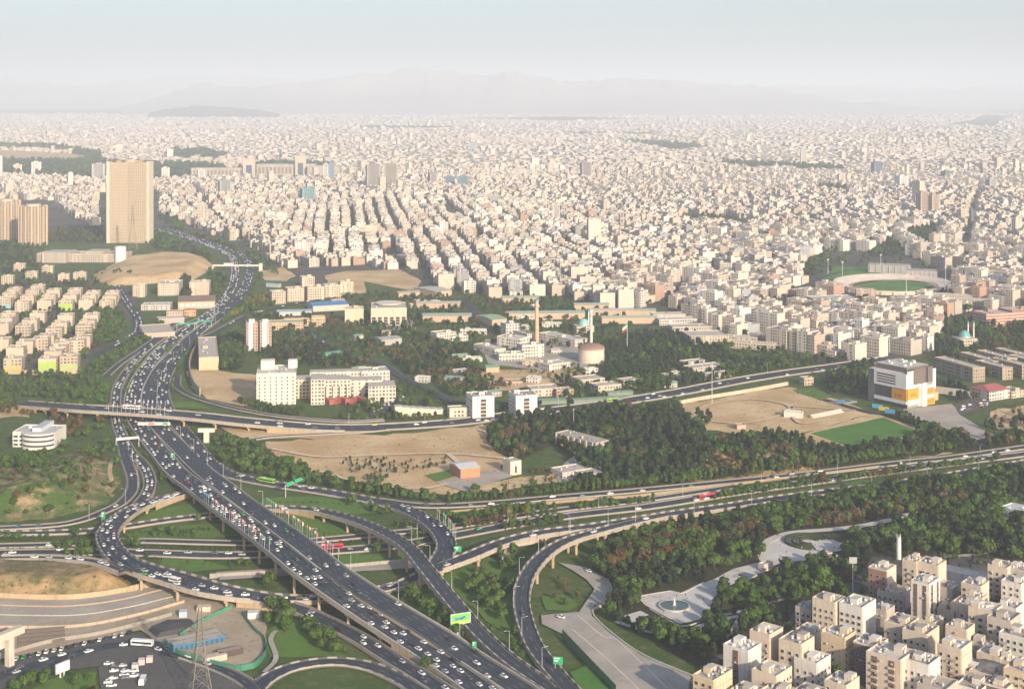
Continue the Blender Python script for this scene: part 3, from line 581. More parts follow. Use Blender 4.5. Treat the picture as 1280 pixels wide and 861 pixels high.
# ---- the foreground flats: (roof centre px, py, height, north wall, west wall, colour, look, words)
FG = 'flats in the near right corner'
Ta = lambda zx, zy: (860 + zx / 5.818, 713 + zy / 5.818)
Tb = lambda zx, zy: (1060 + zx / 5.818, 680 + zy / 5.818)
Tc = lambda zx, zy: (1060 + zx / 5.818, 713 + zy / 5.818)
cr, wh, ye, gy, br, dk = (0.60, 0.505, 0.395), (0.66, 0.62, 0.56), (0.60, 0.475, 0.32), (0.46, 0.415, 0.36), (0.30, 0.17, 0.12), (0.13, 0.10, 0.085)
FGB = [
 (Ta(180, 745), 17, 12, 12, ye, 'n', 'yellowish flats with a white patched roof, lowest left of the near flats'),
 (Ta(395, 540), 18, 15, 9, wh, 'strip', 'tall bright white flats with a dark brown window strip, left of the near flats'),
 (Ta(570, 430), 19, 12, 10, cr, 'n', 'cream tower with walled grey roof behind the bright white flats'),
 (Ta(790, 495), 19, 13, 10, cr, 'n', 'cream flats with small blue tanks on a pale roof and blank sunlit side'),
 (Ta(905, 630), 13, 13, 10.5, wh, 'nw', 'white low flats with grey window rows beside a dark street tree'),
 (Ta(610, 715), 15, 14, 11, cr, 'w', 'cream flats with cluttered stair house in the front row'),
 (Ta(1095, 450), 16, 14, 9, ye, 'w', 'warm yellow flats with windows on the right wall above the street'),
 (Ta(1025, 200), 19, 14, 9, cr, 'n', 'cream flats with bright white roof nearest the park trees'),
 (Ta(868, 262), 11, 10, 7, gy, 'n', 'low grey annex against the flats nearest the park trees'),
 ((1072, 752), 19, 14, 12, wh, 'n', 'pale flats with tall blank side, right of the white roofed ones'),
 (Ta(895, 425), 9, 12, 9, cr, '', 'low cream house with bare roof between taller flats'),
 (Ta(1120, 790), 11, 12, 10, cr, 'n', 'small cream flats at the lower edge by the dark street'),
 (Ta(430, 862), 11, 12, 9, gy, '', 'grey flat roof cut by the lower edge beside the white flats'),
 (Ta(650, 868), 11, 12, 9, cr, '', 'cream roof cut by the lower edge, middle of three'),
 (Ta(890, 868), 11, 12, 8, gy, '', 'curved edged grey roof cut by the lower edge under the white low flats'),
 (Tb(250, 165), 18, 12, 9, br, 'n', 'red brick fronted flats with blank cream side beside the park'),
 (Tb(350, 335), 8, 17, 11, gy, 'n', 'low dark roofed building between the brick flats and the striped tower'),
 (Tb(565, 260), 22, 11, 10.5, wh, 'brown', 'white tower with dark brown window strips on two sides'),
 (Tb(475, 110), 19, 9, 8, cr, 'n', 'cream flats at the park edge behind the striped tower'),
 (Tb(610, 130), 19, 13, 9, cr, 'n', 'cream flats with orange stair house behind the striped tower'),
 (Tb(925, 280), 14, 12, 9, cr, 'n', 'plain cream block with large stair house in the middle of the near flats'),
 (Tb(1115, 148), 18, 12, 9, cr, 'n', 'pinkish flats with walled roof at the right, near the park'),
 (Tb(1248, 165), 17, 11, 10, gy, 'n', 'grey flats at the right edge beside the pinkish ones'),
 (Tb(1215, 265), 14, 12, 9, wh, 'n', 'pale grey lower flats in front of the pinkish ones'),
 (Tb(860, 425), 13, 13, 9, cr, 'n', 'cream flats with white roof joined to a taller dark windowed block'),
 (Tb(1000, 455), 19, 14, 10, cr, 'big', 'cream block with large dark square windows'),
 (Tb(1135, 520), 18, 13, 11, gy, 'big', 'grey block with dark windows and a blank sunlit side'),
 (Tb(940, 375), 14, 9, 6, cr, '', 'narrow cream house with white roof behind the dark windowed block'),
 (Tb(390, 552), 16, 13, 11, cr, 'n', 'cream flats with a cluttered roof, left one of a joined pair'),
 (Tb(530, 612), 16, 14, 11, cr, 'n', 'cream flats with bare pale roof, right one of a joined pair'),
 (Tb(255, 462), 11, 9, 8, gy, '', 'small grey house with dark side between tall flats'),
 (Tb(165, 705), 16, 13, 10, dk, 'n', 'flats with dark brown front and white roof edge'),
 (Tc(310, 590), 17, 19, 12, cr, 'balc', 'wide cream flats with two dark balcony strips in the front row'),
 (Tc(535, 640), 16, 14, 10, wh, 'n', 'white flats with a big stair house in the front row'),
 (Tc(775, 530), 18, 13, 10, cr, 'n', 'cream flats with yellow clutter on the roof'),
 (Tc(815, 400), 14, 12, 8, cr, '', 'cream house with a small brown doorway on its roof'),
 (Tc(960, 520), 8, 14, 11, gy, 'n', 'low grey brown roof beside the cream flats with yellow clutter'),
 (Tc(1060, 590), 10, 13, 10, cr, 'n', 'low walled roof with a stair house in the middle'),
 (Tc(1230, 445), 14, 14, 11, wh, 'n', 'white grey flats at the right edge, lower half of the flats'),
 (Tc(1262, 705), 14, 13, 10, ye, 'n', 'warm cream flats at the lower right edge'),
 (Tc(865, 690), 7, 15, 12, gy, '', 'wide low brown roof in the lower right'),
 (Tc(1010, 720), 8, 13, 10, cr, '', 'low pale roof left of the lower right edge flats'),
 (Tc(1170, 640), 9, 11, 8, cr, '', 'small roof with clutter near the right edge'),
 (Tc(910, 825), 7, 13, 10, wh, '', 'low pale roof cut by the lower edge under the brown roof'),
 (Tc(1100, 812), 8, 13, 10, dk, '', 'low roof with a dark blue covering by the lower edge'),
 (Tc(650, 815), 9, 15, 11, gy, '', 'brown grey roof at the lower edge beside the white flats'),
 (Tb(738, 465), 9, 10, 8, gy, 'n', 'small grey house with white stair house by the street tree'),
 (Tb(1182, 440), 14, 11, 9, wh, '', 'white roofed house behind the grey block with blank side'),
 (Tb(612, 548), 12, 8, 8, cr, '', 'small cream house tucked behind the joined pair'),
 (Tb(735, 300), 8, 10, 9, gy, '', 'low house with grey roof right of the striped tower'),
]
FROT = R(50)
def flats(i, pos, h, nw, ww, c, look, label):
    x, y, _ = P(pos[0], pos[1], h); wx, wy = ww * 1.3, nw * .66 * 1.32          # wx along the west wall, wy along the north wall
    side_c = c if c not in (br, dk) else (0.62, 0.53, 0.43)
    kf = random.uniform(.92, 1.05); c = tuple(min(.72, v * kf) for v in c)
    root = empty('apartment_building', x, y, 0, FROT, label, 'apartments', FG); occ(x, y, wx, wy, FROT)
    m = MB(); cs = [side_c, side_c, c, c]
    pl = [(-wx / 2, -wy / 2), (wx / 2, -wy / 2), (wx / 2, wy / 2), (-wx / 2, wy / 2)]
    for s in range(4):
        a, b = pl[s], pl[(s + 1) % 4]; cc = c if s == 3 else side_c
        m.face([(a[0], a[1], 0), (b[0], b[1], 0), (b[0], b[1], h), (a[0], a[1], h)], cc)
    m.face([(p[0], p[1], h) for p in pl], (.35, .32, .28)); m.build('wall', M['wall'], root)
    flat_roof(root, wx, wy, h, c=random.choice([(.46, .43, .39), (.60, .58, .55), (.36, .33, .29), (.55, .51, .46)]), pc=tuple(v * .98 for v in side_c), clutter=random.randint(5, 10))
    fl = int((h - 1) / 3.05); g = random.choice([(.03, .035, .045), (.05, .045, .04), (.04, .05, .06)])
    cols = max(2, int(wy / 2.9))
    if look in ('n', 'nw'): windows_on(root, wx, wy, h, 3, cols, fl, random.choice([1.3, 1.5, 1.8]), 1.6, glass=g)
    if look == 'n' and i % 2 == 0:
        u = random.choice([-.25, .25]) * wy
        for f in range(1, fl):
            m = MB(); m.box(-.55, 0, 0, 1.1, 2.6, .16, tuple(v * .85 for v in c), bottom=True); bal = m.build('balcony', M['plain'], root, loc=(-wx / 2, u, .7 + f * 3.05))
            m = MB(); m.box(-1.05, 0, .16, .08, 2.6, .9, tuple(v * random.choice([.6, .9]) for v in c)); m.build('balustrade', M['plain'], bal)
    if look in ('w', 'nw'): windows_on(root, wx, wy, h, 0, max(3, int(wx / 2.8)), fl, 1.4, 1.6, glass=g)
    if look == 'w': windows_on(root, wx, wy, h, 3, 1, fl, 1.0, 1.3, glass=g)
    if look == 'big': windows_on(root, wx, wy, h, 3, 3, fl, 2.3, 1.7, glass=g)
    if look in ('strip', 'brown', 'balc'):
        n = {'strip': 1, 'brown': 2, 'balc': 2}[look]
        for s, k in ((3, n), (0, n if look == 'brown' else 0)):
            (mx, my), (dx, dy), ang, L = face_frame(wx, wy, s)
            for j in range(k):
                u = ((j + .5) / k - .5) * L; wd = 2.6 if look != 'brown' else 1.8; m = MB(); m.box(0, -.12, .8, wd, .24, h - 1.4, (0.17, 0.10, 0.075)); m.build('window_strip', M['plain'], root, loc=(mx + dx * u, my + dy * u, 0), rz=ang)
                for f in range(fl): add_window(root, win_mesh(wd * .7, 1.3, (.3, .2, .15)), (mx + dx * u + .25 * math.sin(ang), my + dy * u - .25 * math.cos(ang), 1.9 + f * 3.05), ang)
                if look == 'balc':
                    for f in range(1, fl): m = MB(); m.box(0, -.55, 0, wd + .5, .6, .95, (0.5, .43, .34), bottom=True); m.build('balcony', M['plain'], root, loc=(mx + dx * u, my + dy * u, .5 + f * 3.05), rz=ang)
        if look == 'brown': windows_on(root, wx, wy, h, 0, 3, fl, .9, 1.3, glass=g)
    for k in range(random.randint(1, 4)):
        m = MB(); m.box(-.35, 0, 0, .7, .9, .7, random.choice([(.5, .48, .45), (.35, .34, .33)]), bottom=True); m.build('wall_cooler', M['metal'], root, loc=(-wx / 2, random.uniform(-.4, .4) * wy, 2.6 + 3.05 * random.randint(0, max(0, fl - 1))))
    m = MB(); m.cyl(0, 0, 0, h, .12, .12, tuple(v * .7 for v in side_c), 6); m.build('downpipe', M['plain'], root, loc=(-wx / 2 + .6, -wy / 2 - .14, 0))
    if random.random() < .5: m = MB(); m.box(0, -.06, h - 3.4, wx * .98, .12, .35, tuple(v * .8 for v in side_c), bottom=True); m.build('cornice_band', M['plain'], root, loc=(0, -wy / 2, 0))
    if look: windows_on(root, wx, wy, h, 1, cols, fl, 1.2, 1.4, glass=g)   # the south fronts, seen only from the side
for i, a in enumerate(FGB): flats(i, *a)

# ---- the dense city
LOWER = [(-90, 240), (60, 262), (130, 287), (195, 262), (232, 287), (330, 324), (345, 336), (400, 333), (450, 331), (527, 346), (560, 362), (620, 372), (700, 368), (760, 385), (830, 383), (870, 397), (905, 428), (1000, 442), (1060, 455), (1090, 450), (1160, 440), (1172, 412), (1400, 392)]
EXCL = [[(1000, 330), (1030, 312), (1130, 316), (1195, 345), (1192, 372), (1100, 388), (1000, 352)], [(-60, 184), (120, 194), (140, 204), (270, 206), (285, 217), (195, 228), (130, 228), (-60, 216)],
        [(-40, 250), (75, 250), (75, 305), (-40, 305)], [(120, 240), (200, 240), (200, 320), (120, 320)], [(205, 270), (260, 290), (330, 322), (330, 345), (240, 345), (180, 300)], [(960, 385), (1000, 356), (1040, 340), (1048, 346), (1005, 368), (985, 385)],
        [(405, 345), (430, 338), (500, 336), (530, 352), (520, 362), (418, 369)], [(1085, 330), (1080, 318), (1110, 300), (1135, 305), (1125, 320)], [(1170, 395), (1290, 380), (1290, 420), (1170, 430)]] + FARPARK
AVEN = [[(645, 330), (590, 285), (550, 255)], [(530, 352), (480, 318), (445, 298)], [(1010, 350), (1130, 280), (1180, 240)], [(830, 384), (870, 340), (930, 315)], [(345, 336), (300, 300), (262, 262), (240, 232)],
        [(1180, 345), (1205, 320), (1210, 280), (1225, 230)], [(250, 190), (215, 150)], [(60, 240), (300, 228), (640, 236), (1280, 250)], [(0, 175), (640, 185), (1280, 190)]]
BIGB = []                                             # footprints of the single landmarks, filled below before the city is laid out
def city_lots():
    out = []
    for (d0, d1, s) in ((1150, 2700, 1.18), (2700, 5200, 1.08), (5200, 9000, 1.55), (9000, 15500, 2.2), (15500, 21500, 3.0)):
        for dist_i, base_rot in enumerate((7.0, 27.0, 42.0)):
            rot = R(base_rot); ca, sa = math.cos(rot), math.sin(rot)
            xm = d1 * .39
            cs = np.array([(x, y) for x in (-xm, xm) for y in (d0, d1)]); U = cs[:, 0] * ca + cs[:, 1] * sa; V_ = -cs[:, 0] * sa + cs[:, 1] * ca
            # rows run along v, lots stacked along u
            u = U.min()
            while u < U.max():
                dep = rng.uniform(12, 20) * s; v0 = V_.min() + rng.uniform(0, 40)
                n = int((V_.max() - v0) / (11.5 * s)) + 2
                wv = rng.choice([8.0, 10.0, 12.0, 15.0, 20.0, 27.0], n, p=[.18, .27, .24, .16, .1, .05]) * s; gap = np.where(rng.random(n) < .085, rng.uniform(9, 16, n), 0.12) * (0.6 + 0.4 * s)
                v = v0 + np.cumsum(wv + gap); vc = v - wv / 2
                uc = u + dep / 2 + rng.normal(0, .9, n) * s; x = uc * ca - vc * sa; y = uc * sa + vc * ca
                k = (y > d0) & (y < d1) & (np.abs(x) < .385 * y + 40)
                # districts: each piece of the plan keeps one grid direction
                dn = vnoise(x, y, 620, 5) + .3 * vnoise(x, y, 240, 6); dn = dn + np.where((x > 150) & (y < 2100), .6, 0) - np.where((y > 2300) & (y < 3800) & (x < 300), .12, 0)
                sel = np.where(dn < .5, 0, np.where(dn < .76, 1, 2)); k &= sel == dist_i
                if k.any(): out.append(np.stack([x[k], y[k], np.full(k.sum(), dep), wv[k], np.full(k.sum(), rot), np.full(k.sum(), s)], 1))
                u += dep + (rng.uniform(9, 14) if rng.random() < .6 else rng.uniform(3, 6)) * (s if s > 1.4 else 1.0)
    A = np.concatenate(out); x, y = A[:, 0], A[:, 1]; px, py = proj(x, y)
    k = py < np.interp(px, [p[0] for p in LOWER], [p[1] for p in LOWER])
    for e in EXCL: k &= ~inpoly(e, px, py)
    A, x, y = A[k], x[k], y[k]
    k = np.ones(len(A), bool)
    for a in AVEN:
        q = W2(a)
        for (x0, y0), (x1, y1) in zip(q[:-1], q[1:]):
            dx, dy = x1 - x0, y1 - y0; t = np.clip(((x - x0) * dx + (y - y0) * dy) / (dx * dx + dy * dy), 0, 1); k &= np.hypot(x - x0 - t * dx, y - y0 - t * dy) > 4 + 5.5 * A[:, 5]
    near = y < 2800
    if near.any():
        ii = np.where(near)[0]; k[ii] &= ~occupied(x[ii], y[ii], 7.0)
        for r in ROADS:
            s_ = r.s[r.s[:, 1] > 1100]
            for q in s_[::2]: k[ii] &= np.hypot(x[ii] - q[0], y[ii] - q[1]) > q[3] / 2 + 11
    far = ~near
    for ox, oy, a, b, rz in OCC:
        if oy > 2700: k &= np.hypot(x - ox, y - oy) > max(a, b) + 9
    A = A[k]; A = A[rng.random(len(A)) > .06 + .75 * np.clip((A[:, 1] - 13000) / 8000, 0, 1)]; A[:, 2] *= rng.uniform(.72, 1.12, len(A)); A[:, 3] *= np.where(rng.random(len(A)) < .25, .86, 1.0); return A
def lay_city():
    A = city_lots(); n = len(A); x, y, dep, wv, rot, s = A.T
    blk = vnoise(x, y, 160, 21); h = 8 + 9.5 * blk + rng.uniform(-2.5, 3.5, n); h = np.clip(h + rng.normal(0, 3.2, n), 5, 23)
    t = rng.random(n); h = np.where(y > 4500, h * .82, h); h = np.where(y > 11000, h * .75, h); h = np.where(t > .985, rng.uniform(20, 28, n), h); h = np.where((t > .9985) & (y > 2300), rng.uniform(30, 48, n), h); h = np.where(t < .06, rng.uniform(3.5, 6, n), h)
    pal = np.array([(0.56, .475, .38), (0.61, .54, .455), (0.51, .435, .35), (0.66, .61, .545), (0.47, .42, .36), (0.54, .445, .335), (0.40, .32, .255), (0.31, .325, .345), (0.37, .225, .16), (0.59, .52, .435)])
    c = pal[rng.choice(10, n, p=[.17, .15, .14, .13, .1, .1, .07, .045, .035, .06])] * rng.uniform(.9, 1.06, (n, 1)); bt = pal[(np.floor(vnoise(x, y, 120, 41) * 6.99)).astype(int) % 6]; far_ = np.clip((y - 2500) / 5000, .1, .6)[:, None]; c = c * (1 - far_) + bt * far_; c = np.minimum(c, .7)
    rc = np.array([(.46, .435, .40), (.56, .535, .50), (.36, .335, .305), (.28, .27, .26), (.50, .455, .40)])[rng.choice(5, n)] * rng.uniform(.85, 1.1, (n, 1))
    # the largest in view become objects of their own
    px, py = proj(x, y); size = (dep * wv * .5 + h * wv) / (y * y); vis = (px > -5) & (px < 1285) & (py < 860)
    order = np.argsort(-np.where(vis, size, 0)); pick = order[:185]; rest = np.ones(n, bool); rest[pick] = False
    CN = ['cream', 'pale', 'beige', 'white', 'greyish', 'tan', 'brown', 'slate grey', 'brick red', 'stone']
    for j in pick:
        X, Y = float(x[j]), float(y[j]); qx, qy = px[j], py[j]
        where = ('right of the tan tower slab' if qx < 345 else 'above the sandy lot' if qx < 560 else 'behind the green roofed sheds' if qx < 770 else 'behind the long pale warehouse' if qx < 915 else 'left of the stadium' if (qx < 1010 and qy < 400) else 'above the orange and white office' if qx < 1110 else 'right of the stadium')
        nf = max(1, int(h[j] / 3.1)); tone = CN[int(np.argmin(((pal - c[j]) ** 2).sum(1)))]; sz = 'wide' if wv[j] > 13 else 'narrow'
        NW = ['one', 'one', 'two', 'three', 'four', 'five', 'six', 'seven', 'eight', 'nine', 'ten', 'eleven', 'twelve']; lb = f'{sz} {NW[min(12, nf)]} storey {tone} {"low house" if nf < 3 else "flat roofed block" if nf < 5 else "taller block"} {rel(qx, qy)}'
        root = empty('city_block', X, Y, 0, float(rot[j]), lb, 'city block', 'city blocks ' + where); occ(X, Y, dep[j], wv[j], rot[j])
        m = MB(); m.box(0, 0, -.8, dep[j], wv[j] - .1, h[j] + .8, tuple(c[j]), top=tuple(rc[j]), win=[0, 1, 0, 1]); m.build('wall', M['wall'], root)
        t_ = .3; a, b = dep[j], wv[j] - .1; m = MB()
        for u, v, p, q in ((0, -b / 2 + t_ / 2, a, t_), (0, b / 2 - t_ / 2, a, t_), (-a / 2 + t_ / 2, 0, t_, b - 2 * t_), (a / 2 - t_ / 2, 0, t_, b - 2 * t_)): m.box(u, v, h[j] + .01, p, q, .8, tuple(c[j]))
        m.build('parapet', M['plain'], root)
        m = MB(); m.box(random.uniform(-.2, .2) * a, random.uniform(-.2, .2) * b, h[j] + .02, a * .3, b * .4, 2.6, tuple(c[j]), top=tuple(rc[j])); m.build('stair_house', M['plain'], root)
    A = A[rest]; x, y, dep, wv, rot, s = A.T; h = h[rest]; c = c[rest]; rc = rc[rest]; n = len(A)
    def boxes(cx, cy, z0, a, b, hh, rot, c, rc, win):
        n = len(cx); ca, sa = np.cos(rot), np.sin(rot); V = np.zeros((n, 8, 3)); UV = np.zeros((n, 5, 4, 2))
        for k, (i, j) in enumerate(((-.5, -.5), (.5, -.5), (.5, .5), (-.5, .5))):
            X = cx + ca * a * i - sa * b * j; Y = cy + sa * a * i + ca * b * j
            V[:, k] = np.stack([X, Y, z0 + 0 * X], 1); V[:, k + 4] = np.stack([X, Y, z0 + hh], 1)
        f = np.array([[0, 1, 5, 4], [1, 2, 6, 5], [2, 3, 7, 6], [3, 0, 4, 7], [4, 5, 6, 7]]); Q = (np.arange(n)[:, None, None] * 8 + f[None]).reshape(-1, 4)
        u0 = rng.integers(0, 200, n) * 3.0
        for k, L in enumerate((a, b, a, b)):
            nb = np.maximum(1, np.round(L / 3.1)) * 3.0; st = u0 + 60 * k
            UV[:, k, 0, 0] = st; UV[:, k, 1, 0] = st + nb; UV[:, k, 2, 0] = st + nb; UV[:, k, 3, 0] = st; UV[:, k, 2, 1] = hh; UV[:, k, 3, 1] = hh
        C = np.zeros((n, 5, 4)); C[:, :4, :3] = c[:, None]; C[:, 4, :3] = rc
        C[:, 1, 3] = win; C[:, 3, 3] = win; blank = rng.random(n) < .35; C[:, 0, 3] = np.where(blank, win, 0); C[:, 2, 3] = np.where(blank, win, 0)
        return V.reshape(-1, 3), Q, C.reshape(-1, 4), UV.reshape(-1, 2)
    parts = [boxes(x, y, np.full(n, -.8), dep, wv - .1, h + .8, rot, c, rc, 1.0)]
    k = (y < 5200) & (h > 7); m = k.sum(); ou = rng.uniform(-.22, .22, m) * dep[k]; ov = rng.uniform(-.22, .22, m) * wv[k]; ca, sa = np.cos(rot[k]), np.sin(rot[k])
    parts.append(boxes(x[k] + ca * ou - sa * ov, y[k] + sa * ou + ca * ov, h[k] + .02, dep[k] * .3, wv[k] * .45, np.full(m, 2.7), rot[k], c[k], rc[k], 0.0))
    k = (y < 3000) & (rng.random(n) < .8); m = k.sum()
    for _ in range(3):
        ou = rng.uniform(-.42, .42, m) * dep[k]; ov = rng.uniform(-.42, .42, m) * wv[k]; ca, sa = np.cos(rot[k]), np.sin(rot[k]); sz = rng.uniform(1, 2.2, m)
        parts.append(boxes(x[k] + ca * ou - sa * ov, y[k] + sa * ou + ca * ov, h[k] + .01, sz, sz * .8, rng.uniform(.8, 1.8, m), rot[k], np.repeat(rng.choice([.25, .45, .6], m)[:, None], 3, 1), np.full((m, 3), .5), 0.0))
    o = 0; VV, QQ = [], []
    for p in parts: VV.append(p[0]); QQ.append(p[1] + o); o += len(p[0])
    me = np_mesh('far_city', np.concatenate(VV), np.concatenate(QQ), np.concatenate([p[2] for p in parts]), np.concatenate([p[3] for p in parts]), M['wall'])
    tag(link('far_city', me), 'endless pale city of flat roofed blocks reaching to the mountains', 'city', kind='stuff')
    print('city', n, 'tris', sum(len(p[1]) for p in parts) * 2)
# ---------------------------------------------------------------- landmarks and single buildings
def bld(name, label, cat, px, py, h, wx, wy, rot, c, win=1.0, roof=(.42, .39, .35), clutter=2, group=None, house=True, flat=True, ph=.8):
    x, y, _ = P(px, py, h); rz = R(rot); root = empty(name, x, y, 0, rz, label, cat, group); occ(x, y, wx, wy, rz)
    wall_box(root, wx, wy, h + .6, c, win=win, z0=-.6, top=roof)
    if flat: flat_roof(root, wx, wy, h, c=roof, pc=tuple(v * .97 for v in c), clutter=clutter, house=house, ph=ph)
    return root
def wing(root, ox, oy, wx, wy, h, c, win=1.0, roof=(.45, .42, .38), name='wing', z0=-.6):
    m = MB(); m.box(ox, oy, z0, wx, wy, h - z0, c, top=roof, win=win); return m.build(name, M['wall'], root)
def gable(root, wx, wy, h, rise, c, over=.5, hip=0.0, name='roof'):
    m = MB(); a, b = wx / 2 + over, wy / 2 + over; z = h + .02; e = a * hip
    m.face([(-a, -b, z), (a, -b, z), (a - e, 0, z + rise), (-a + e, 0, z + rise)], c); m.face([(a, b, z), (-a, b, z), (-a + e, 0, z + rise), (a - e, 0, z + rise)], c)
    m.face([(a, -b, z), (a, b, z), (a - e, 0, z + rise)], c); m.face([(-a, b, z), (-a, -b, z), (-a + e, 0, z + rise)], c); return m.build(name, M['metal'], root)

# the tall tan tower: three wings round a core, a slab edge at every floor
def tan_tower():
    x, y, _ = P(160, 304); root = empty('high_rise_tower', x, y + 14, 0, 0, 'very tall tan high rise tower slab with fine floor lines at the left', 'tower'); occ(x, y + 14, 90, 60, 0)
    h, c, lt = 148.0, (0.34, 0.26, 0.18), (0.47, 0.385, 0.285)
    def wing_poly(cx, cy, ang, L, w_): ca, sa = math.cos(ang), math.sin(ang); return [(cx + ca * u - sa * v, cy + sa * u + ca * v) for u, v in ((0, -w_ / 2), (L, -w_ / 2), (L, w_ / 2), (0, w_ / 2))]
    for a in (R(-6), R(186), R(90)):
        L = 40 if a != R(90) else 32; pl = wing_poly(0, 0, a, L, 20); m = MB(); m.prism(pl, 0, h, c, top=(.45, .4, .33)); m.build('wing', M['wall'], root)
        b = MB()
        for f in range(1, 54):
            z = f * h / 54; q = wing_poly(0, 0, a, L - 5.5, 21.4); b.prism(q, z, z + 1.15, lt, bottom=True)
        tag(b.build('floor_slabs', M['plain'], root), kind='stuff')
        e = MB()
        for u in (L - 5, ): q = wing_poly(math.cos(a) * u, math.sin(a) * u, a, 5.6, 22); e.prism(q, 0, h + 1.5, (.58, .49, .38))
        e.build('end_pier', M['plain'], root)
        g = MB()
        for k in range(9):
            u = 4 + k * (L - 12) / 8; q = wing_poly(math.cos(a) * u, math.sin(a) * u, a, .8, 21.9); g.prism(q, 0, h, (0.50, .41, .30))
        tag(g.build('mullions', M['plain'], root), kind='stuff')
    m = MB(); m.cyl(0, 2, h, h + 5, 11, 11, lt, 14); m.build('roof_plant', M['plain'], root)
    for u in (-20, 20): m = MB(); m.box(u, 0, h, 9, 8, 3, c); m.build('roof_box', M['plain'], root)
    m = MB(); m.bar((-22, 0, h), (-22, 0, h + 14), .35, (.6, .3, .25)); m.build('mast', M['metal'], root)
tan_tower()
for px, by, h, r, lb in ((38, 307, 70, 24, 'shorter ribbed tan round tower left of the tallest tower'), (5, 300, 72, 24, 'ribbed tan round tower cut by the left edge')):
    x, y, _ = P(px, by); root = empty('residential_tower', x, y + r * .6, 0, 0, lb, 'tower', 'ribbed round towers'); occ(x, y + r * .6, 2 * r, 2 * r, 0)
    m = MB(); m.cyl(0, 0, 0, h, r, r, (.40, .30, .2), 28, win=1.0); m.build('wall', M['wall'], root)
    for k in range(14):
        a = 2 * math.pi * k / 14; m = MB(); m.box(0, 0, 0, 3.2, 2.6, h + 1.2, (.52, .41, .29)); m.build('rib', M['plain'], root, loc=(math.cos(a) * r, math.sin(a) * r, 0), rz=a)
    m = MB(); m.cyl(0, 0, h, h + 4, r * .55, r * .55, (.5, .42, .33), 14); m.build('roof_plant', M['plain'], root)
r_ = bld('shopping_centre', 'long low beige building with stepped roof in front of the tallest tower', 'building', 106, 316, 13, 145, 40, -3, (.48, .40, .31), 1.0, (.44, .4, .35), 8)
wing(r_, -40, -6, 40, 46, 16, (.52, .44, .35)); wing(r_, 20, 4, 30, 36, 17, (.47, .39, .31))
m = MB(); m.cyl(66, -20, 0, 26, 9, 9, (.68, .65, .6), 20); m.build('round_stair_tower', M['plain'], r_)

# staggered rows of flats at the left
SG = 'staggered cream flats at the left'
TL = lambda zx, zy: (zx / 5.82, 340 + zy / 5.82)
rows = [('far leftmost row', [(38, 190), (75, 150), (110, 120)], 'cyan'), ('far second row', [(170, 215), (205, 172), (243, 130), (278, 100)], ''), ('far third row', [(330, 205), (362, 165), (395, 128)], ''), ('far fourth row', [(485, 205), (515, 165), (548, 125)], 'lime'),
        ('far fifth row', [(630, 200), (655, 168), (680, 142)], ''), ('far rightmost row', [(780, 205), (802, 172), (820, 145)], ''), ('middle leftmost row', [(18, 372), (45, 332), (70, 295)], ''), ('middle second row', [(180, 385), (225, 345), (280, 295)], ''),
        ('middle third row', [(400, 405), (440, 365), (482, 310)], ''), ('middle rightmost row', [(615, 385), (640, 350), (668, 308)], ''), ('near leftmost pair', [(120, 545), (190, 500)], ''), ('near second pair', [(300, 478), (345, 455)], ''), ('near third row', [(395, 570), (430, 535), (455, 505)], ''),
        ('near rightmost pair', [(560, 492), (605, 465)], ''), ('lone block at the far left edge', [(15, 485)], ''), ('lone painted block nearest the highway bank', [(105, 622)], 'gold'), ('lone block with lime mural', [(355, 622)], 'lime'), ('lone block with green lower wall', [(510, 608)], 'lime2')]
for rn, bl, paint in rows:
    for k, (zx, zy) in enumerate(bl):
        p = TL(zx, zy); pos = ['front', 'second', 'third', 'rearmost'][k] if len(bl) > 1 else ''
        lb = f'{pos} flat roofed cream block in the {rn} of staggered flats' if pos else f'cream {rn} among the staggered flats'
        if paint and k == 0 and pos: lb += {'cyan': ' with cyan wall', 'lime': ' with lime wall'}.get(paint, '')
        kf = random.uniform(.9, 1.04); c = tuple(v * kf for v in (.52, .425, .315)); r_ = bld('staggered_block', lb, 'apartments', p[0], p[1], 12.5, 17, 19, 9, c, [1.0, 1.0, 1.0, 1.0] if random.random() < .4 else [0, 1, 0, 1], (.50, .44, .37), 2, SG)
        if paint and k == 0:
            pc = {'cyan': (.20, .45, .46), 'lime': (.34, .48, .10), 'gold': (.52, .40, .10), 'lime2': (.36, .46, .16)}[paint]
            m = MB(); m.box(0, -9.55, 0, 16.6, .1, 10 if paint == 'lime' else 5.5, pc); m.build('painted_wall', M['plain'], r_)
for px, py, h, wx, wy, lb in ((40, 340, 11, 16, 14, 'small tan block with white dish near the long low building'), (10, 345, 12, 16, 14, 'tan block at the left edge behind the staggered rows'), (80, 343, 11, 15, 13, 'left one of two tan cubes by the sandy hill'), (100, 341, 11, 18, 13, 'right one of two tan cubes by the sandy hill'), (60, 333, 12, 16, 14, 'pale tan block above the two tan cubes'), (25, 330, 12, 16, 14, 'tan block between trees left of the pale tan one')):
    bld('small_block', lb, 'apartments', px, py, h, wx, wy, 9, (.52, .425, .315), 1.0, (.48, .42, .34), 2, SG)

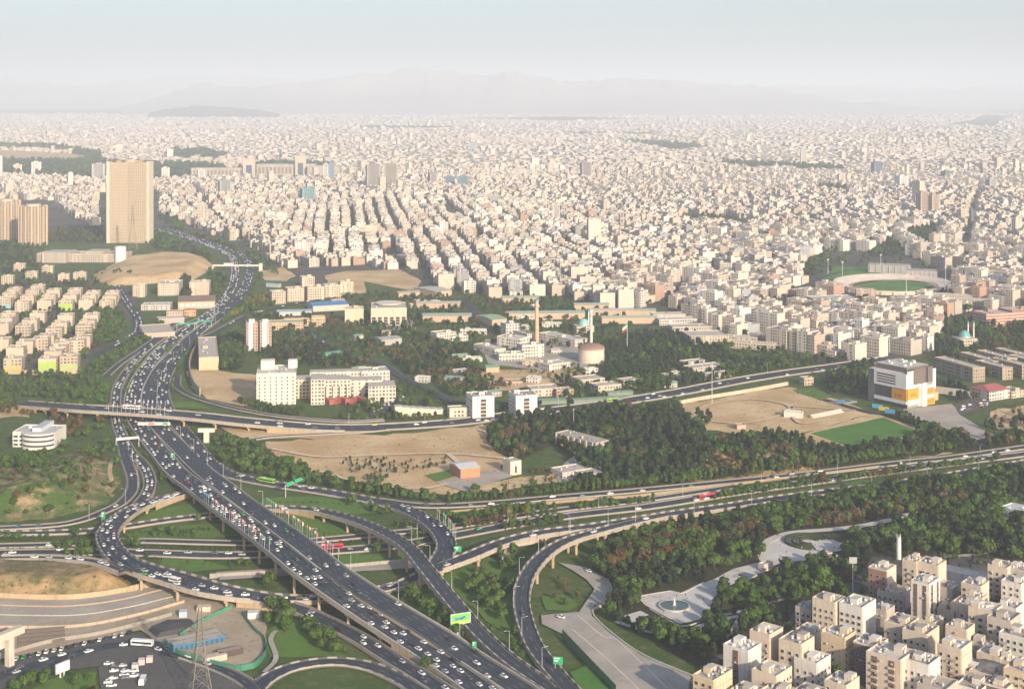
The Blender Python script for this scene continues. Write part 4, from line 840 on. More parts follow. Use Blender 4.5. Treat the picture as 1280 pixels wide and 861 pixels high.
# along the highway
bld('hillside_office', 'long narrow grey roofed office on the curved wall beside the highway', 'office', 260, 434, 12, 19, 118, 13, (.55, .43, .29), [0, 1, 0, 1], (.46, .43, .38), 9)
for px, lb in ((313, 'left one of the twin striped towers with white strip'), (330, 'right one of the twin striped towers with white strip')):
    x, y, _ = P(px, 439); root = empty('twin_tower', x, y + 7, 0, R(15), lb, 'tower', 'twin striped towers'); occ(x, y + 7, 16, 16, 0)
    wall_box(root, 12, 13, 30, (.50, .40, .33), win=1.0); m = MB(); m.box(-1.5, -6.6, 0, 4.4, .8, 31, (.68, .66, .62)); m.build('white_strip', M['plain'], root)
    m = MB()
    for f in range(1, 10): m.box(0, 0, f * 3.1, 12.5, 13.5, .9, (.42, .25, .19), bottom=True)
    tag(m.build('floor_bands', M['plain'], root), kind='stuff'); m = MB(); m.box(0, 0, 30, 6, 6, 3, (.6, .57, .52)); m.build('roof_plant', M['plain'], root)
# hospital
r_ = bld('hospital', 'large cream hospital block with stepped wings and red roofed entrance', 'hospital', 346, 462, 27, 34, 38, 8, (.66, .60, .52), 0, (.55, .52, .47), 5)
for s, cl in ((0, 7), (3, 8)): windows_on(r_, 34, 38, 27, s, cl, 8, 1.1, 1.4, joined=True)
m = MB(); m.box(-8, 6, 27, 12, 10, 8, (.64, .58, .5)); m.build('lift_tower', M['plain'], r_); m = MB(); m.box(14, 10, 27, 8, 8, 7, (.66, .6, .52)); m.build('lift_tower', M['plain'], r_)
for k, (ox, oy, wx, wy, h) in enumerate(((38, 14, 44, 18, 17), (52, -2, 26, 20, 19), (76, 2, 34, 18, 17), (92, -14, 24, 24, 15), (36, -10, 12, 26, 22), (64, 26, 70, 12, 20))):
    wing(r_, ox, oy, wx, wy, h, (.62, .54, .44), 1.0)
for k in range(6): m = MB(); m.cyl(38 + k * 6, -14 - (k % 2), 0, 14, .8, .8, (.62, .56, .48), 8); m.build('column', M['plain'], r_)
for k in range(5): m = MB(); m.box(46 + k * 7, -20 + k * .5, 0, 5, 12, 4.5, (.34, .09, .07), rz=.4 * (-1) ** k); m.build('entrance_canopy', M['metal'], r_)
bld('office_block', 'grey framed office with dark window columns right of the hospital', 'office', 467, 462, 19, 26, 22, 15, (.60, .55, .49), 1.0, (.40, .36, .32), 4)
for px, py, lb in ((600, 493, 'left one of two white cube offices by the long road'), (653.5, 492, 'right one of two white cube offices by the long road')):
    r_ = bld('white_office', lb, 'office', px, py, 18, 19, 20, 18, (.68, .65, .60), 0, (.36, .32, .28), 5, 'white cube offices')
    windows_on(r_, 19, 20, 18, 3, 5, 5, 1.8, 1.7); windows_on(r_, 19, 20, 18, 0, 1, 5, 5.0, 2.6, glass=(.10, .08, .06))
# low fan shaped pavilion and gatehouse
r_ = empty('fan_pavilion', *P(527, 519)[:2], 0, R(10), 'low cream pavilion with a curved sloping wall by the long road', 'building'); occ(*P(527, 519)[:2], 44, 18, R(10))
for k in range(7): m = MB(); a = k / 6; m.box(-20 + 6 * k, 6 * a * a, 0, 5.9, 9, 9 - 5 * a, (.62, .53, .42), top=(.5, .46, .4)); m.build('wall_segment', M['wall'], r_)
bld('gatehouse', 'small cream arched gatehouse left of the white cube offices', 'gatehouse', 572, 509, 7, 16, 10, 15, (.62, .54, .44), 1.0, clutter=0, house=False)
# curved white building on the left
def white_curved():
    x, y, _ = P(37, 563); root = empty('white_curved_building', x, y + 16, 0, R(-3), 'white building with rounded front and raised roof ridge on the left hill', 'building'); occ(x, y + 14, 40, 40, 0); c = (.64, .60, .55); h = 11
    wall_box(root, 33, 24, h, c, oy=6, win=[0, 0, 0, 0], top=(.5, .49, .48)); windows_on(root, 33, 24, h, 0, 7, 3, 3.4, 1.5, oy=6, joined=True); windows_on(root, 33, 24, h, 3, 5, 3, 2.6, 1.4, oy=6, joined=True)
    def arc(r, z0, z1, cc, n=16): m = MB(); pts = [(4 + r * math.cos(math.pi + math.pi * k / n), -6 + .75 * r * math.sin(math.pi + math.pi * k / n)) for k in range(n + 1)]; m.prism(pts, z0, z1, cc, top=(.55, .53, .5)); return m
    for f in range(3): arc(12.6, f * 3.6, f * 3.6 + 2.1, c).build('curved_band', M['plain'], root); arc(12.0, f * 3.6 + 2.1, f * 3.6 + 3.6, (.07, .075, .08)).build('ribbon_window', M['glass'], root)
    arc(12.7, 10.8, 12, c).build('curved_band', M['plain'], root)
    m = MB(); m.box(2, 8, h, 7, 26, 3.6, (.55, .56, .57), top=(.42, .46, .5)); m.build('roof_ridge', M['plain'], root); m = MB(); m.cyl(-9, 10, h, h + 1.6, 1.4, 1.4, (.7, .7, .68), 10); m.build('water_tank', M['metal'], root)
    flat_roof(root, 33, 24, h, 0, 6, (.48, .47, .46), c, 3, False)
white_curved()
# halls and sheds
def shed(label, px, py, h, wx, wy, rot, wallc, roofc, rise=2.0, name='shed', group=None, hip=0.0):
    r = bld(name, label, 'shed' if name == 'shed' else 'hall', px, py, h, wx, wy, rot, wallc, .0, flat=False, group=group); gable(r, wx, wy, h, rise, roofc, hip=hip); return r
r_ = shed('wide hall with brown gable roof beside the highway', 246, 374, 9, 46, 40, 12, (.50, .38, .27), (.20, .125, .095), 5, 'exhibition_hall')
m = MB()
for k in range(6): m.box(-18 + k * 7.2, -20.1, 3, 5, .2, 3.2, (.7, .68, .62))
tag(m.build('front_windows', M['glass'], r_), kind='stuff')
bld('red_shop', 'low shop with bright red roof in front of the brown gabled hall', 'shop', 219, 389, 6, 20, 12, 10, (.5, .42, .34), 1.0, (.42, .04, .03), 0, house=False)
bld('small_shop', 'small orange and red shop between the red roof and the hall', 'shop', 238, 387, 7, 14, 16, 10, (.55, .34, .18), 1.0, (.35, .12, .08), 1, house=False)
bld('tunnel_portal', 'flat grey canopy over the dark tunnel mouth by the highway', 'portal', 213, 397, 6, 30, 14, 25, (.40, .36, .31), 0, (.40, .37, .33), 0, house=False)
bld('plaza_deck', 'pale concrete deck above the ramp left of the tunnel mouth', 'deck', 196, 411, 5, 34, 60, 20, (.46, .39, .32), 0, (.46, .40, .34), 0, house=False)
bld('hotel', 'cream banded block right of the tree strip by the highway', 'building', 250, 352, 17, 26, 22, 6, (.62, .5, .38), 1.0, (.5, .46, .4), 3)
bld('terraced_flats', 'wide cream terraced flats left of the dark tree strip', 'apartments', 213, 353, 15, 28, 40, 6, (.62, .54, .43), 1.0, (.5, .45, .38), 6)
bld('terrace_tower', 'narrow tan block left of the terraced flats', 'apartments', 175, 356, 15, 16, 20, 6, (.58, .47, .35), 1.0, (.5, .45, .38), 2)
bld('market_hall', 'low grey white roofed shops below the terraced flats', 'shop', 196, 380, 6, 36, 22, 6, (.5, .46, .42), 1.0, (.46, .46, .46), 3, house=False)
for px, py, h, wx, wy, rot, lb in ((347, 364, 15, 18, 18, 20, 'plain cream block with bright blank front by the round tree row'), (368, 360, 16, 22, 20, 20, 'pinkish block right of the bright blank one'), (393, 358, 17, 22, 18, 20, 'cream pair block above the light blue shed'), (414, 356, 16, 22, 18, 20, 'tan block left of the sandy lot'), (432, 352, 14, 18, 16, 20, 'tan block at the corner of the sandy lot'), (384, 346, 13, 18, 16, 20, 'small tan block above the pinkish one')):
    bld('hill_flats', lb, 'apartments', px, py, h, wx, wy, rot, (.60, .48, .36), 1.0, (.5, .45, .38), 3, 'flats right of the highway curve')
shed('large shed with bright blue roof', 410, 379, 7, 46, 34, 20, (.5, .46, .4), (.05, .22, .50), 1.5, group='blue sheds'); shed('long light blue grey shed beside the parked cars', 368, 388, 5, 42, 18, 8, (.5, .48, .45), (.34, .44, .52), 1.2, group='blue sheds'); shed('thin strip of blue roofing below the sandy cut', 342, 354, 5, 22, 6, -25, (.4, .4, .4), (.06, .28, .52), .6, group='blue sheds')
r_ = bld('conference_hall', 'broad cream hall with round roof canopy above the wooded slope', 'hall', 486, 382, 20, 42, 46, 5, (.60, .49, .36), 0, (.50, .45, .39), 3, house=False)
windows_on(r_, 42, 46, 20, 0, 6, 3, 4.4, 2.6, joined=True); m = MB(); m.cyl(0, 8, 21, 23, 15, 16, (.62, .56, .48), 20); m.build('round_canopy', M['plain'], r_)
bld('cream_block', 'plain cream block left of the broad hall', 'building', 443, 385, 17, 22, 20, 5, (.60, .48, .35), 0, (.5, .44, .37), 2)
bld('low_school', 'low tan building with green grounds behind the twin striped towers', 'school', 352, 402, 8, 50, 18, 8, (.58, .44, .28), 1.0, (.22, .33, .25), 0, house=False)
bld('low_school', 'long tan single storey wing below the light blue shed', 'school', 378, 399, 7, 44, 12, 8, (.58, .42, .26), 1.0, (.50, .43, .33), 0, house=False)
bld('low_school', 'tan cube at the end of the long single storey wing', 'school', 398, 396, 10, 16, 14, 8, (.58, .43, .27), 1.0, (.50, .43, .33), 0, house=False)
shed('small green roofed house near the wooded rise', 414, 441, 5, 20, 9, 40, (.4, .4, .34), (.10, .30, .20), 1.5, group='green roofed sheds'); shed('pale green shed beside the tennis court', 485, 422, 6, 24, 20, 30, (.4, .38, .34), (.36, .38, .30), 1.2, group='green roofed sheds')
GR = (.22, .34, .25); GR2 = (.32, .40, .31); OW = (.50, .36, .25)
for px, py, h, wx, wy, rot, rc, lb in ((541, 361, 8, 26, 52, 38, (.42, .42, .32), 'tan walled shed with pale olive roof at the sandy lot corner'), (548, 378, 7, 56, 16, 2, (.44, .42, .33), 'long shed with pale roof, upper of the two left of the avenue'), (559, 393, 8, 58, 22, 2, GR2, 'long shed with green roof, lower of the two left of the avenue'), (614, 396, 8, 20, 40, 30, (.26, .38, .20), 'short bright green roofed shed right of the avenue'),
    (650, 371, 7, 48, 16, 6, GR2, 'tan walled green shed behind the chimney'), (683, 390, 8, 92, 18, 4, GR2, 'longest green roofed shed beside the chimney'), (739, 380, 7, 44, 14, 3, GR2, 'green shed left of the pale factory roofs'), (763, 387, 7, 56, 12, -2, (.45, .42, .36), 'pale roofed shed with brown wall between two green ones'), (786, 396, 7, 66, 12, 4, GR2, 'green shed above the flag'), (805, 387, 6, 28, 16, 0, (.30, .40, .28), 'short green shed at the right end of the sheds'), (510, 365, 6, 30, 14, 20, (.4, .36, .3), 'small grey shed by the sandy lot'),
    (574, 444, 5, 16, 13, 20, (.28, .38, .24), 'small green roofed house left of the laboratories'), (615, 458, 5, 13, 9, 10, (.16, .32, .18), 'tiny green roof on the brown slope')):
    shed(lb, px, py, h, wx, wy, rot, OW, rc, 1.8, group='green roofed sheds')
# laboratories
LAB = (.58, .54, .47)
for px, py, h, wx, wy, rot, lb in ((638, 404, 15, 17, 18, 20, 'tall white cube laboratory left of the chimney'), (641, 421, 13, 30, 16, -35, 'white slab laboratory in front of the tall cube'), (663, 430, 13, 24, 16, 20, 'white banded laboratory right of the slab'), (638, 441, 7, 26, 14, 10, 'low white laboratory with ribbon windows in front'), (612, 433, 7, 14, 40, 35, 'long white roof with green edge left of the laboratories'), (703, 420, 8, 18, 60, 40, 'long grey white workshop beside the dome'), (655, 415, 8, 12, 34, 30, 'white vaulted hall behind the laboratories'), (554, 415, 11, 24, 16, 30, 'white flats among trees left of the laboratories'), (572, 420, 6, 20, 12, 30, 'lower white annex beside the flats among trees'), (592, 412, 6, 30, 8, 0, 'low crenellated tan wall building by the avenue'), (693, 453, 6, 26, 18, 35, 'low wedge roofed hall in front of the dome'), (590, 447, 4, 20, 9, 10, 'white round roofed hut by the small green house'), (690, 404, 5, 24, 10, 5, 'low white building behind the long green shed'), (655, 395, 5, 20, 9, 5, 'low white roof left of the chimney top of the sheds')):
    bld('laboratory', lb, 'laboratory', px, py, h, wx, wy, rot, LAB, 1.0, (.52, .49, .44), 2, 'research laboratories')
def chimney(label, px, by, h, r0, r1, c, cap):
    x, y, _ = P(px, by); root = empty('chimney', x, y, 0, 0, label, 'chimney'); occ(x, y, 6, 6, 0)
    m = MB(); m.cyl(0, 0, 0, h, r0, r1, c, 16); m.build('shaft', M['plain'], root); m = MB(); m.cyl(0, 0, h, h + 1.6, r1 + .6, r1 + .6, cap, 16); m.build('cap', M['metal'], root)
    m = MB(); [m.cyl(0, 0, h * f, h * f + .4, r0 + .2 - (r0 - r1) * f, r0 + .2 - (r0 - r1) * f, tuple(v * .8 for v in c), 16) for f in (.3, .6, .85)]; tag(m.build('hoops', M['plain'], root), kind='stuff')
chimney('tall tan brick chimney with blue cap among the laboratories', 671, 428, 46, 2.3, 2.0, (.56, .40, .25), (.12, .28, .45))
chimney('slim white stack standing behind the domed reactor drum', 739, 436, 40, 1.6, 1.3, (.66, .62, .55), (.6, .58, .54))
def drum():
    x, y, _ = P(740, 455); root = empty('domed_drum', x, y + 12, 0, 0, 'round cream drum building with shallow brown dome', 'dome'); occ(x, y + 12, 30, 30, 0)
    m = MB(); m.cyl(0, 0, -.5, 14, 13.2, 13.2, (.62, .53, .42), 36); m.build('wall', M['plain'], root); m = MB()
    for k in range(6): a, b = R(k * 15), R(k * 15 + 15); m.cyl(0, 0, 14 + 5 * math.sin(a), 14 + 5 * math.sin(b), 13.6 * math.cos(a), max(.05, 13.6 * math.cos(b)), (.27, .17, .12), 36, cap=k == 5)
    o = m.build('dome', M['plain'], root); o.data.polygons.foreach_set('use_smooth', np.ones(len(o.data.polygons), bool)); m = MB(); m.cyl(0, 0, 13.3, 14.1, 13.7, 13.7, (.5, .42, .33), 36); m.build('rim', M['plain'], root)
drum()
def mosque(label, px, by, r, hb, c, tower):
    x, y, _ = P(px, by); root = empty('mosque', x, y + r, 0, R(10), label, 'mosque'); occ(x, y + r, 4 * r, 4 * r, 0); wall_box(root, r * 3.4, r * 3, hb, (.55, .48, .38), win=1.0); m = MB(); m.cyl(0, 0, hb, hb + 1.5, r, r, (.4, .45, .42), 20)
    for k in range(6): a, b = R(k * 15), R(k * 15 + 15); m.cyl(0, 0, hb + 1.5 + r * math.sin(a), hb + 1.5 + r * math.sin(b), r * math.cos(a), max(.04, r * math.cos(b)), c, 20, cap=k == 5)
    m.build('dome', M['metal'], root)
    for k in range(tower): m = MB(); X = r * (1.2 + k * 1.1); m.cyl(X, r, 0, hb + 14, .9, .8, (.66, .62, .55), 10); m.cyl(X, r, hb + 14, hb + 17, 1.2, .1, c, 10); m.build('minaret', M['plain'], root)
mosque('small mosque with turquoise dome and minaret behind the drum', 730, 416, 6, 8, (.22, .45, .44), 1)
mosque('small mosque with turquoise dome and two minarets right of the orange office', 1208, 432, 6, 8, (.12, .36, .33), 2)
for px, py, h, wx, wy, rot, c, lb in ((735, 472, 6, 26, 18, 25, (.52, .44, .34), 'tan hut group under trees right of the drum'), (757, 480, 6, 24, 16, 25, (.55, .47, .36), 'low tan house right of the tan hut group'), (678, 484, 6, 26, 18, 15, (.55, .46, .36), 'low grey roofed house beside the right white cube office'), (704, 486, 6, 16, 12, 15, (.42, .28, .2), 'small brown house beside the low grey roofed one'), (785, 474, 5, 18, 12, 30, (.5, .42, .34), 'small tan roof in the dark wood'), (880, 457, 5, 40, 16, 30, (.52, .47, .4), 'long low roofs in the wood left of the dusty field'), (895, 466, 4, 34, 8, 30, (.5, .45, .38), 'thin low roof in front of the long low roofs'), (866, 451, 5, 26, 12, 30, (.5, .46, .4), 'small pale roof above the long low roofs'), (881, 417, 8, 44, 34, 8, (.5, .42, .33), 'broad grey roofed store left of the nearest city blocks'), (862, 407, 6, 46, 22, 8, (.5, .45, .38), 'long pale warehouse roof'), (940, 428, 6, 50, 14, -25, (.55, .46, .36), 'long thin tan roofed store'), (925, 420, 6, 40, 12, -25, (.5, .44, .36), 'second thin roofed store behind the tan one'), (835, 392, 7, 40, 16, 5, (.5, .45, .4), 'pale low works left of the long pale warehouse'), (845, 398, 6, 46, 18, 10, (.55, .52, .47), 'white low works in front of the pale ones')):
    bld('low_house', lb, 'building', px, py, h, wx, wy, rot, c, 1.0, (.47, .43, .38), 1, house=False)
for px, py, wx, wy, rot, lb in ((690, 499, 24, 10, 12, 'short green roofed car shelter by the long road'), (747, 497, 46, 8, 14, 'long green roofed car shelter by the long road'), (774, 489, 24, 8, 14, 'green roofed car shelter at the edge of the wood')):
    shed(lb, px, py, 3, wx, wy, rot, (.2, .25, .2), (.20, .30, .18), .5, 'shelter', 'green car shelters')
# the memorial gate and small buildings in the pine wood
r_ = bld('gate_hall', 'long two storey grey hall with open front in the pine wood', 'hall', 727, 546, 8, 14, 44, 42, (.44, .39, .33), 1.0, (.40, .36, .31), 8, house=False)
for k in range(7): m = MB(); m.box(-8.5, -20 + k * 6.6, 0, 1, 1, 9, (.5, .45, .38)); m.build('column', M['plain'], r_)
r_ = bld('tower_house', 'small cream tower house at the edge of the pines', 'house', 640, 575, 9, 9, 11, 30, (.62, .54, .43), 0, (.42, .39, .35), 1, house=False); windows_on(r_, 9, 11, 9, 0, 1, 1, 1.6, 5.0)
shed('small red brick barn with pale metal roof on the sand', 581, 581, 7, 15, 20, 25, (.48, .22, .12), (.55, .54, .52), 1.8, 'barn')
bld('low_pavilion', 'low white flat roofed pavilion at the pine wood edge', 'pavilion', 712, 586, 4, 22, 16, 30, (.55, .5, .44), 1.0, (.47, .43, .38), 3, house=False)
bld('low_pavilion', 'second low pavilion with a shaded porch beside the first', 'pavilion', 735, 590, 4, 16, 14, 30, (.5, .45, .4), 1.0, (.42, .39, .35), 2, house=False)
bld('field_hut', 'white hut with bushes in the middle of the dusty field', 'hut', 992, 515, 4, 15, 8, -20, (.62, .58, .52), 0, (.58, .56, .52), 0, house=False)
bld('field_ruin', 'small roofless ruin at the lower edge of the dusty field', 'ruin', 925, 531, 3, 8, 6, 15, (.42, .34, .26), 0, (.2, .16, .12), 0, house=False)
bld('store_box', 'square brown kiosk at the road corner above the dusty field', 'kiosk', 1008, 472, 6, 10, 9, 20, (.5, .4, .3), 1.0, (.5, .44, .38), 1, house=False)

# white, grey and orange office block
def orange_office():
    x, y, _ = P(1134, 511); rz = R(36); wx, wy, h = 38, 42, 29; cx = x + math.cos(rz) * wx / 2 - math.sin(rz) * wy / 2; cy = y + math.sin(rz) * wx / 2 + math.cos(rz) * wy / 2
    root = empty('orange_office', cx, cy, 0, rz, 'modern white and grey office block with orange panels on its corner', 'office'); occ(cx, cy, wx, wy, rz); Wt, G, O, D = (.72, .71, .69), (.15, .125, .105), (.62, .30, .025), (.045, .05, .06)
    wall_box(root, wx, wy, h, (.30, .28, .26), top=(.5, .48, .45))
    def panel(s, u0, u1, z0, z1, c, t=.5, name='panel', mat='plain'):
        (mx, my), (dx, dy), ang, L = face_frame(wx, wy, s); u = (u0 + u1) / 2 * L; m = MB(); m.box(0, -t / 2, 0, (u1 - u0) * L, t, z1 - z0, c, bottom=True); m.build(name, M[mat], root, loc=(mx + dx * u, my + dy * u, z0), rz=ang)
    # left front (side 3 runs from the back corner to the near corner)
    panel(3, -.5, -.34, 0, h, (.13, .13, .14)); panel(3, -.34, .5, 16.5, h + .5, Wt, 1.0)
    for k in range(4): panel(3, -.26, .22, 19 + k * 2.3, 20.1 + k * 2.3, D, 1.15, 'louvre')
    panel(3, -.34, .12, 6.5, 16.5, D, .3, 'glazing', 'glass'); panel(3, .12, .5, 6.5, 15.5, O, .9, 'orange_panel'); panel(3, -.34, .5, 3.5, 6.5, Wt, .9); panel(3, -.5, .5, 0, 3.5, (.06, .06, .065), .4, 'ground_floor', 'glass')
    # right front (side 0)
    panel(0, -.5, -.02, 17, h + 3, Wt, .6); panel(0, -.3, .12, 20, h + 4.5, G, 1.2, 'grey_panel'); panel(0, .12, .2, 20, h + 4.5, D, .5); panel(0, .2, .38, 20, h + 4.5, G, 1.2, 'grey_panel'); panel(0, .38, .5, 15, h + 2, Wt, .9)
    panel(0, -.5, -.12, 7.5, 16, O, .9, 'orange_panel'); panel(0, -.5, -.12, 2.5, 7.5, (.55, .54, .53), .7); panel(0, -.12, 0, 0, 20, (.5, .44, .36), .3); panel(0, 0, .16, -.3, 20, Wt, 1.4, 'white_pier'); panel(0, .16, .5, 13, 17, Wt, .7)
    panel(0, .16, .46, 9.2, 15, O, 1.0, 'orange_panel'); panel(0, .16, .46, 5.8, 9.2, (.5, .5, .5), .8); panel(0, .16, .46, 0, 5.8, O, 1.0, 'orange_panel')
    for s, u, z in ((3, .3, 9), (0, -.3, 10), (0, .3, 11), (0, .3, 2)):
        for k in range(3): panel(s, u - .09 + k * .07, u - .05 + k * .07, z, z + 2.8, (.42, .17, .015), 1.12, 'louvre')
    m = MB(); m.box(3, 2, h, 30, 34, 4.5, G, top=(.5, .48, .44)); m.build('upper_storey', M['plain'], root)
    for k in range(9): m = MB(); m.box(0, 0, 0, random.uniform(1.5, 3.5), random.uniform(1.5, 3), random.uniform(1, 2.4), (.6, .59, .56)); m.build('roof_unit', M['metal'], root, loc=(random.uniform(-9, 15), random.uniform(-12, 16), h + 4.5))
    m = MB(); m.box(27, -9, 0, 12, 10, 7, (.55, .4, .2), top=(.5, .45, .38)); m.build('annex', M['wall'], root)
orange_office()
DG = 'long grey brown hostel blocks at the right'
for px, py, wx, wy, h, lb in ((1199, 453, 14, 58, 13, 'nearest long hostel block with tan end wall'), (1226, 446, 12, 50, 11, 'long hostel block just behind the nearest one'), (1242, 455, 12, 40, 11, 'short hostel block with yellowish end right of the nearest one'), (1246, 443, 12, 46, 13, 'hostel block with pale roof, middle of the rear ones'), (1265, 452, 13, 44, 12, 'hostel block near the right edge'), (1268, 440, 12, 44, 12, 'rear hostel block near the right edge'), (1283, 448, 12, 40, 12, 'hostel block cut by the right edge')):
    bld('hostel_block', lb, 'hostel', px, py, h, wx, wy, 20, (.37, .30, .225), [1, 1, 1, 1], (.50, .45, .38), 3, DG, house=False)
r_ = bld('red_roof_house', 'white two storey house with red hipped roof', 'house', 1237, 485, 8, 26, 22, 30, (.62, .57, .51), 1.0, flat=False); gable(r_, 26, 22, 8, 4, (.36, .10, .085), hip=.45)
bld('low_house', 'low tan house right of the red hipped roof', 'house', 1264, 487, 5, 20, 18, 30, (.52, .43, .33), 1.0, clutter=1); bld('low_house', 'low pale shed wall behind the dark trees by the orange office', 'shed', 1190, 487, 4, 36, 6, -35, (.5, .45, .38), 0, clutter=0, house=False)
for px, py, h, wx, wy, lb in ((1243, 390, 15, 42, 26, 'left one of the red and white banded blocks'), (1272, 386, 17, 36, 26, 'right one of the red and white banded blocks')):
    r_ = bld('banded_block', lb, 'building', px, py, h, wx, wy, 18, (.40, .19, .14), 1.0, (.5, .45, .4), 4, 'red and white banded blocks'); m = MB()
    for f in range(1, 5): m.box(0, 0, f * 3.4, wx + .4, wy + .4, .9, (.62, .55, .47), bottom=True)
    tag(m.build('white_bands', M['plain'], r_), kind='stuff')
for px, py, h, wx, wy, rot, c, lb in ((1082, 362, 12, 26, 18, -8, (.50, .36, .27), 'brick and cream block below the stadium'), (1040, 372, 9, 60, 34, 10, (.5, .45, .4), 'wide grey roofed hall below left of the stadium'), (1118, 379, 6, 56, 18, -20, (.6, .56, .5), 'long white roofed hall below the stadium'), (1185, 368, 9, 60, 16, -20, (.5, .42, .33), 'long row of cream flats right below the stadium'), (1215, 374, 8, 50, 16, -20, (.52, .44, .35), 'second long row of cream flats below the stadium'), (1010, 362, 7, 44, 20, 20, (.5, .33, .28), 'pinkish roofed hall left of the stadium'), (1250, 358, 5, 90, 30, -20, (.5, .45, .38), 'broad low pale roofs right of the stadium'), (1218, 355, 5, 60, 30, -20, (.52, .47, .4), 'low pale roofs nearer the stadium')):
    bld('stadium_side_building', lb, 'building', px, py, h, wx, wy, rot, c, 1.0, (.50, .47, .43), 3, house=False)
# stadium
def stadium():
    cx, cy = 541, 1986; rz = R(46); root = empty('stadium', cx, cy, 0, rz, 'oval stadium with pale terraces round a green pitch', 'stadium'); occ(cx, cy, 215, 165, rz); n = 64
    prof = [(66, 52, 1.0), (72, 57, 1.0), (73, 58, 1.6), (81, 66, 2.8), (90, 74, 5.2), (95, 78, 6.2), (95.5, 78.5, 6.2), (96, 79, -.3)]
    def ring(i, j, c, name, mat='concrete'):
        m = MB()
        for k in range(n):
            a, b = 2 * math.pi * k / n, 2 * math.pi * (k + 1) / n; q = []
            for (A, Bq, z), t in ((prof[i], a), (prof[i], b), (prof[j], b), (prof[j], a)): q.append((A * math.cos(t), Bq * math.sin(t), z + (1.6 * (math.sin(t) if z > 2 else 0))))
            m.face(q[::-1], c)
        m.build(name, M[mat], root)
    ring(0, 1, (.42, .3, .2), 'track'); ring(1, 2, (.4, .33, .25), 'terrace_wall')
    for i in range(2, 6): ring(i, i + 1, [(.60, .53, .44), (.64, .57, .48), (.6, .52, .43), (.5, .44, .37)][i - 2], 'terrace')
    ring(6, 7, (.58, .49, .39), 'outer_wall')
    for k in range(0, n, 2): a = 2 * math.pi * k / n; m = MB(); m.box(0, 0, 0, 1.2, 1.2, 4, (.44, .37, .29)); m.build('buttress', M['concrete'], root, loc=(96.6 * math.cos(a), 79.6 * math.sin(a), -.3), rz=a)
    m = MB(); m.box(0, 0, .2, 114, 84, .6, (.2, .2, .12)); m.build('infield', M['grass'], root); m = MB(); m.box(0, 0, .82, 108, 74, .1, (.05, .12, .02)); o = m.build('pitch', M['pitch'], root)
    m = MB()
    for x, y, a, b in ((0, -34, 104, .5), (0, 34, 104, .5), (-52, 0, .5, 68), (52, 0, .5, 68), (0, 0, .5, 68)): m.box(x, y, .93, a, b, .02, (.6, .6, .55))
    tag(m.build('pitch_lines', M['plain'], root), kind='stuff')
stadium()
patch('training_pitch', 'pitch', [(1022, 349), (1045, 333), (1107, 336), (1089, 351)], 0, z=.9)
for px, py, wx, wy, lb in ((1112, 331, 62, 22, 'left grandstand with dark flat roof behind the stadium'), (1152, 338, 44, 24, 'right grandstand with pale roof behind the stadium')):
    r_ = bld('grandstand', lb, 'grandstand', px, py, 12, wx, wy, -18, (.34, .32, .30), 0, (.30, .30, .30), 0, 'grandstands behind the stadium', False)
    for k in range(7): m = MB(); m.box(-wx / 2 + 3 + k * (wx - 6) / 6, -wy / 2 - .6, 0, 1, 1, 12, (.5, .47, .42)); m.build('column', M['plain'], r_)
def mast(label, px, by, h, group, head=3.0, r=.5):
    x, y, _ = P(px, by); root = empty('floodlight_mast', x, y, 0, 0, label, 'floodlight', group); m = MB(); m.cyl(0, 0, 0, h, r, r * .55, (.55, .54, .52), 8); m.build('pole', M['metal'], root)
    m = MB(); m.box(0, -.4, h - head * .3, head, .5, head * .8, (.35, .35, .36), bottom=True); m.build('lamp_head', M['metal'], root)
for px, by, h, lb in ((1053, 351, 27, 'floodlight mast at the left end of the stadium'), (1101, 341, 27, 'floodlight mast behind the stadium'), (1182, 356, 25, 'floodlight mast at the right end of the stadium'), (1133, 366, 25, 'floodlight mast in front of the stadium pitch'), (1035, 343, 22, 'floodlight mast beside the training pitch')): mast(lb, px, by, h, 'stadium floodlights')
mast('tall lamp mast with round head rising from trees beside the near flats', 1066, 742, 18, None, 4.2, .3); mast('slender mast above the dusty field', 890, 505, 34, None, 2, .35); mast('slender mast beside the hall in the pine wood', 717, 538, 17, None, 1.2, .22)
# swimming pool and side terraces of the dusty field
r_ = empty('swimming_pool', *P(1053, 503)[:2], 0, R(35), 'blue swimming pool with dark surround beside the orange office', 'pool'); occ(*P(1053, 503)[:2], 26, 16, R(35))
m = MB(); m.box(0, 0, 0, 24, 13, .9, (.30, .26, .22)); m.build('surround', M['concrete'], r_); m = MB(); m.box(0, 0, .9, 20, 9.5, .05, (.05, .2, .25)); m.build('water', M['glass'], r_)
r_ = empty('spectator_steps', *P(1035, 519)[:2], 0, R(36), 'low concrete spectator steps above the green football pitch', 'steps')
for k in range(3): m = MB(); m.box(0, 1.2 * k, 0, 38, 1.1, 1 + .8 * k, (.55, .5, .44)); m.build('step', M['concrete'], r_)
for k, (c, lb) in enumerate((((.05, .3, .5), 'bright blue advertising fence by the pitch corner'), ((.5, .38, .04), 'yellow advertising fence beside the blue one'), ((.06, .25, .45), 'second blue advertising fence past the yellow one'))):
    x, y, _ = P(1097 + k * 8, 510 + k * 3.2); m = MB(); m.box(0, 0, 0, 9, .4, 3.4, c); tag(m.build('advert_fence', M['plain'], None, loc=(x, y, 0), rz=R(-30)), lb, 'fence')

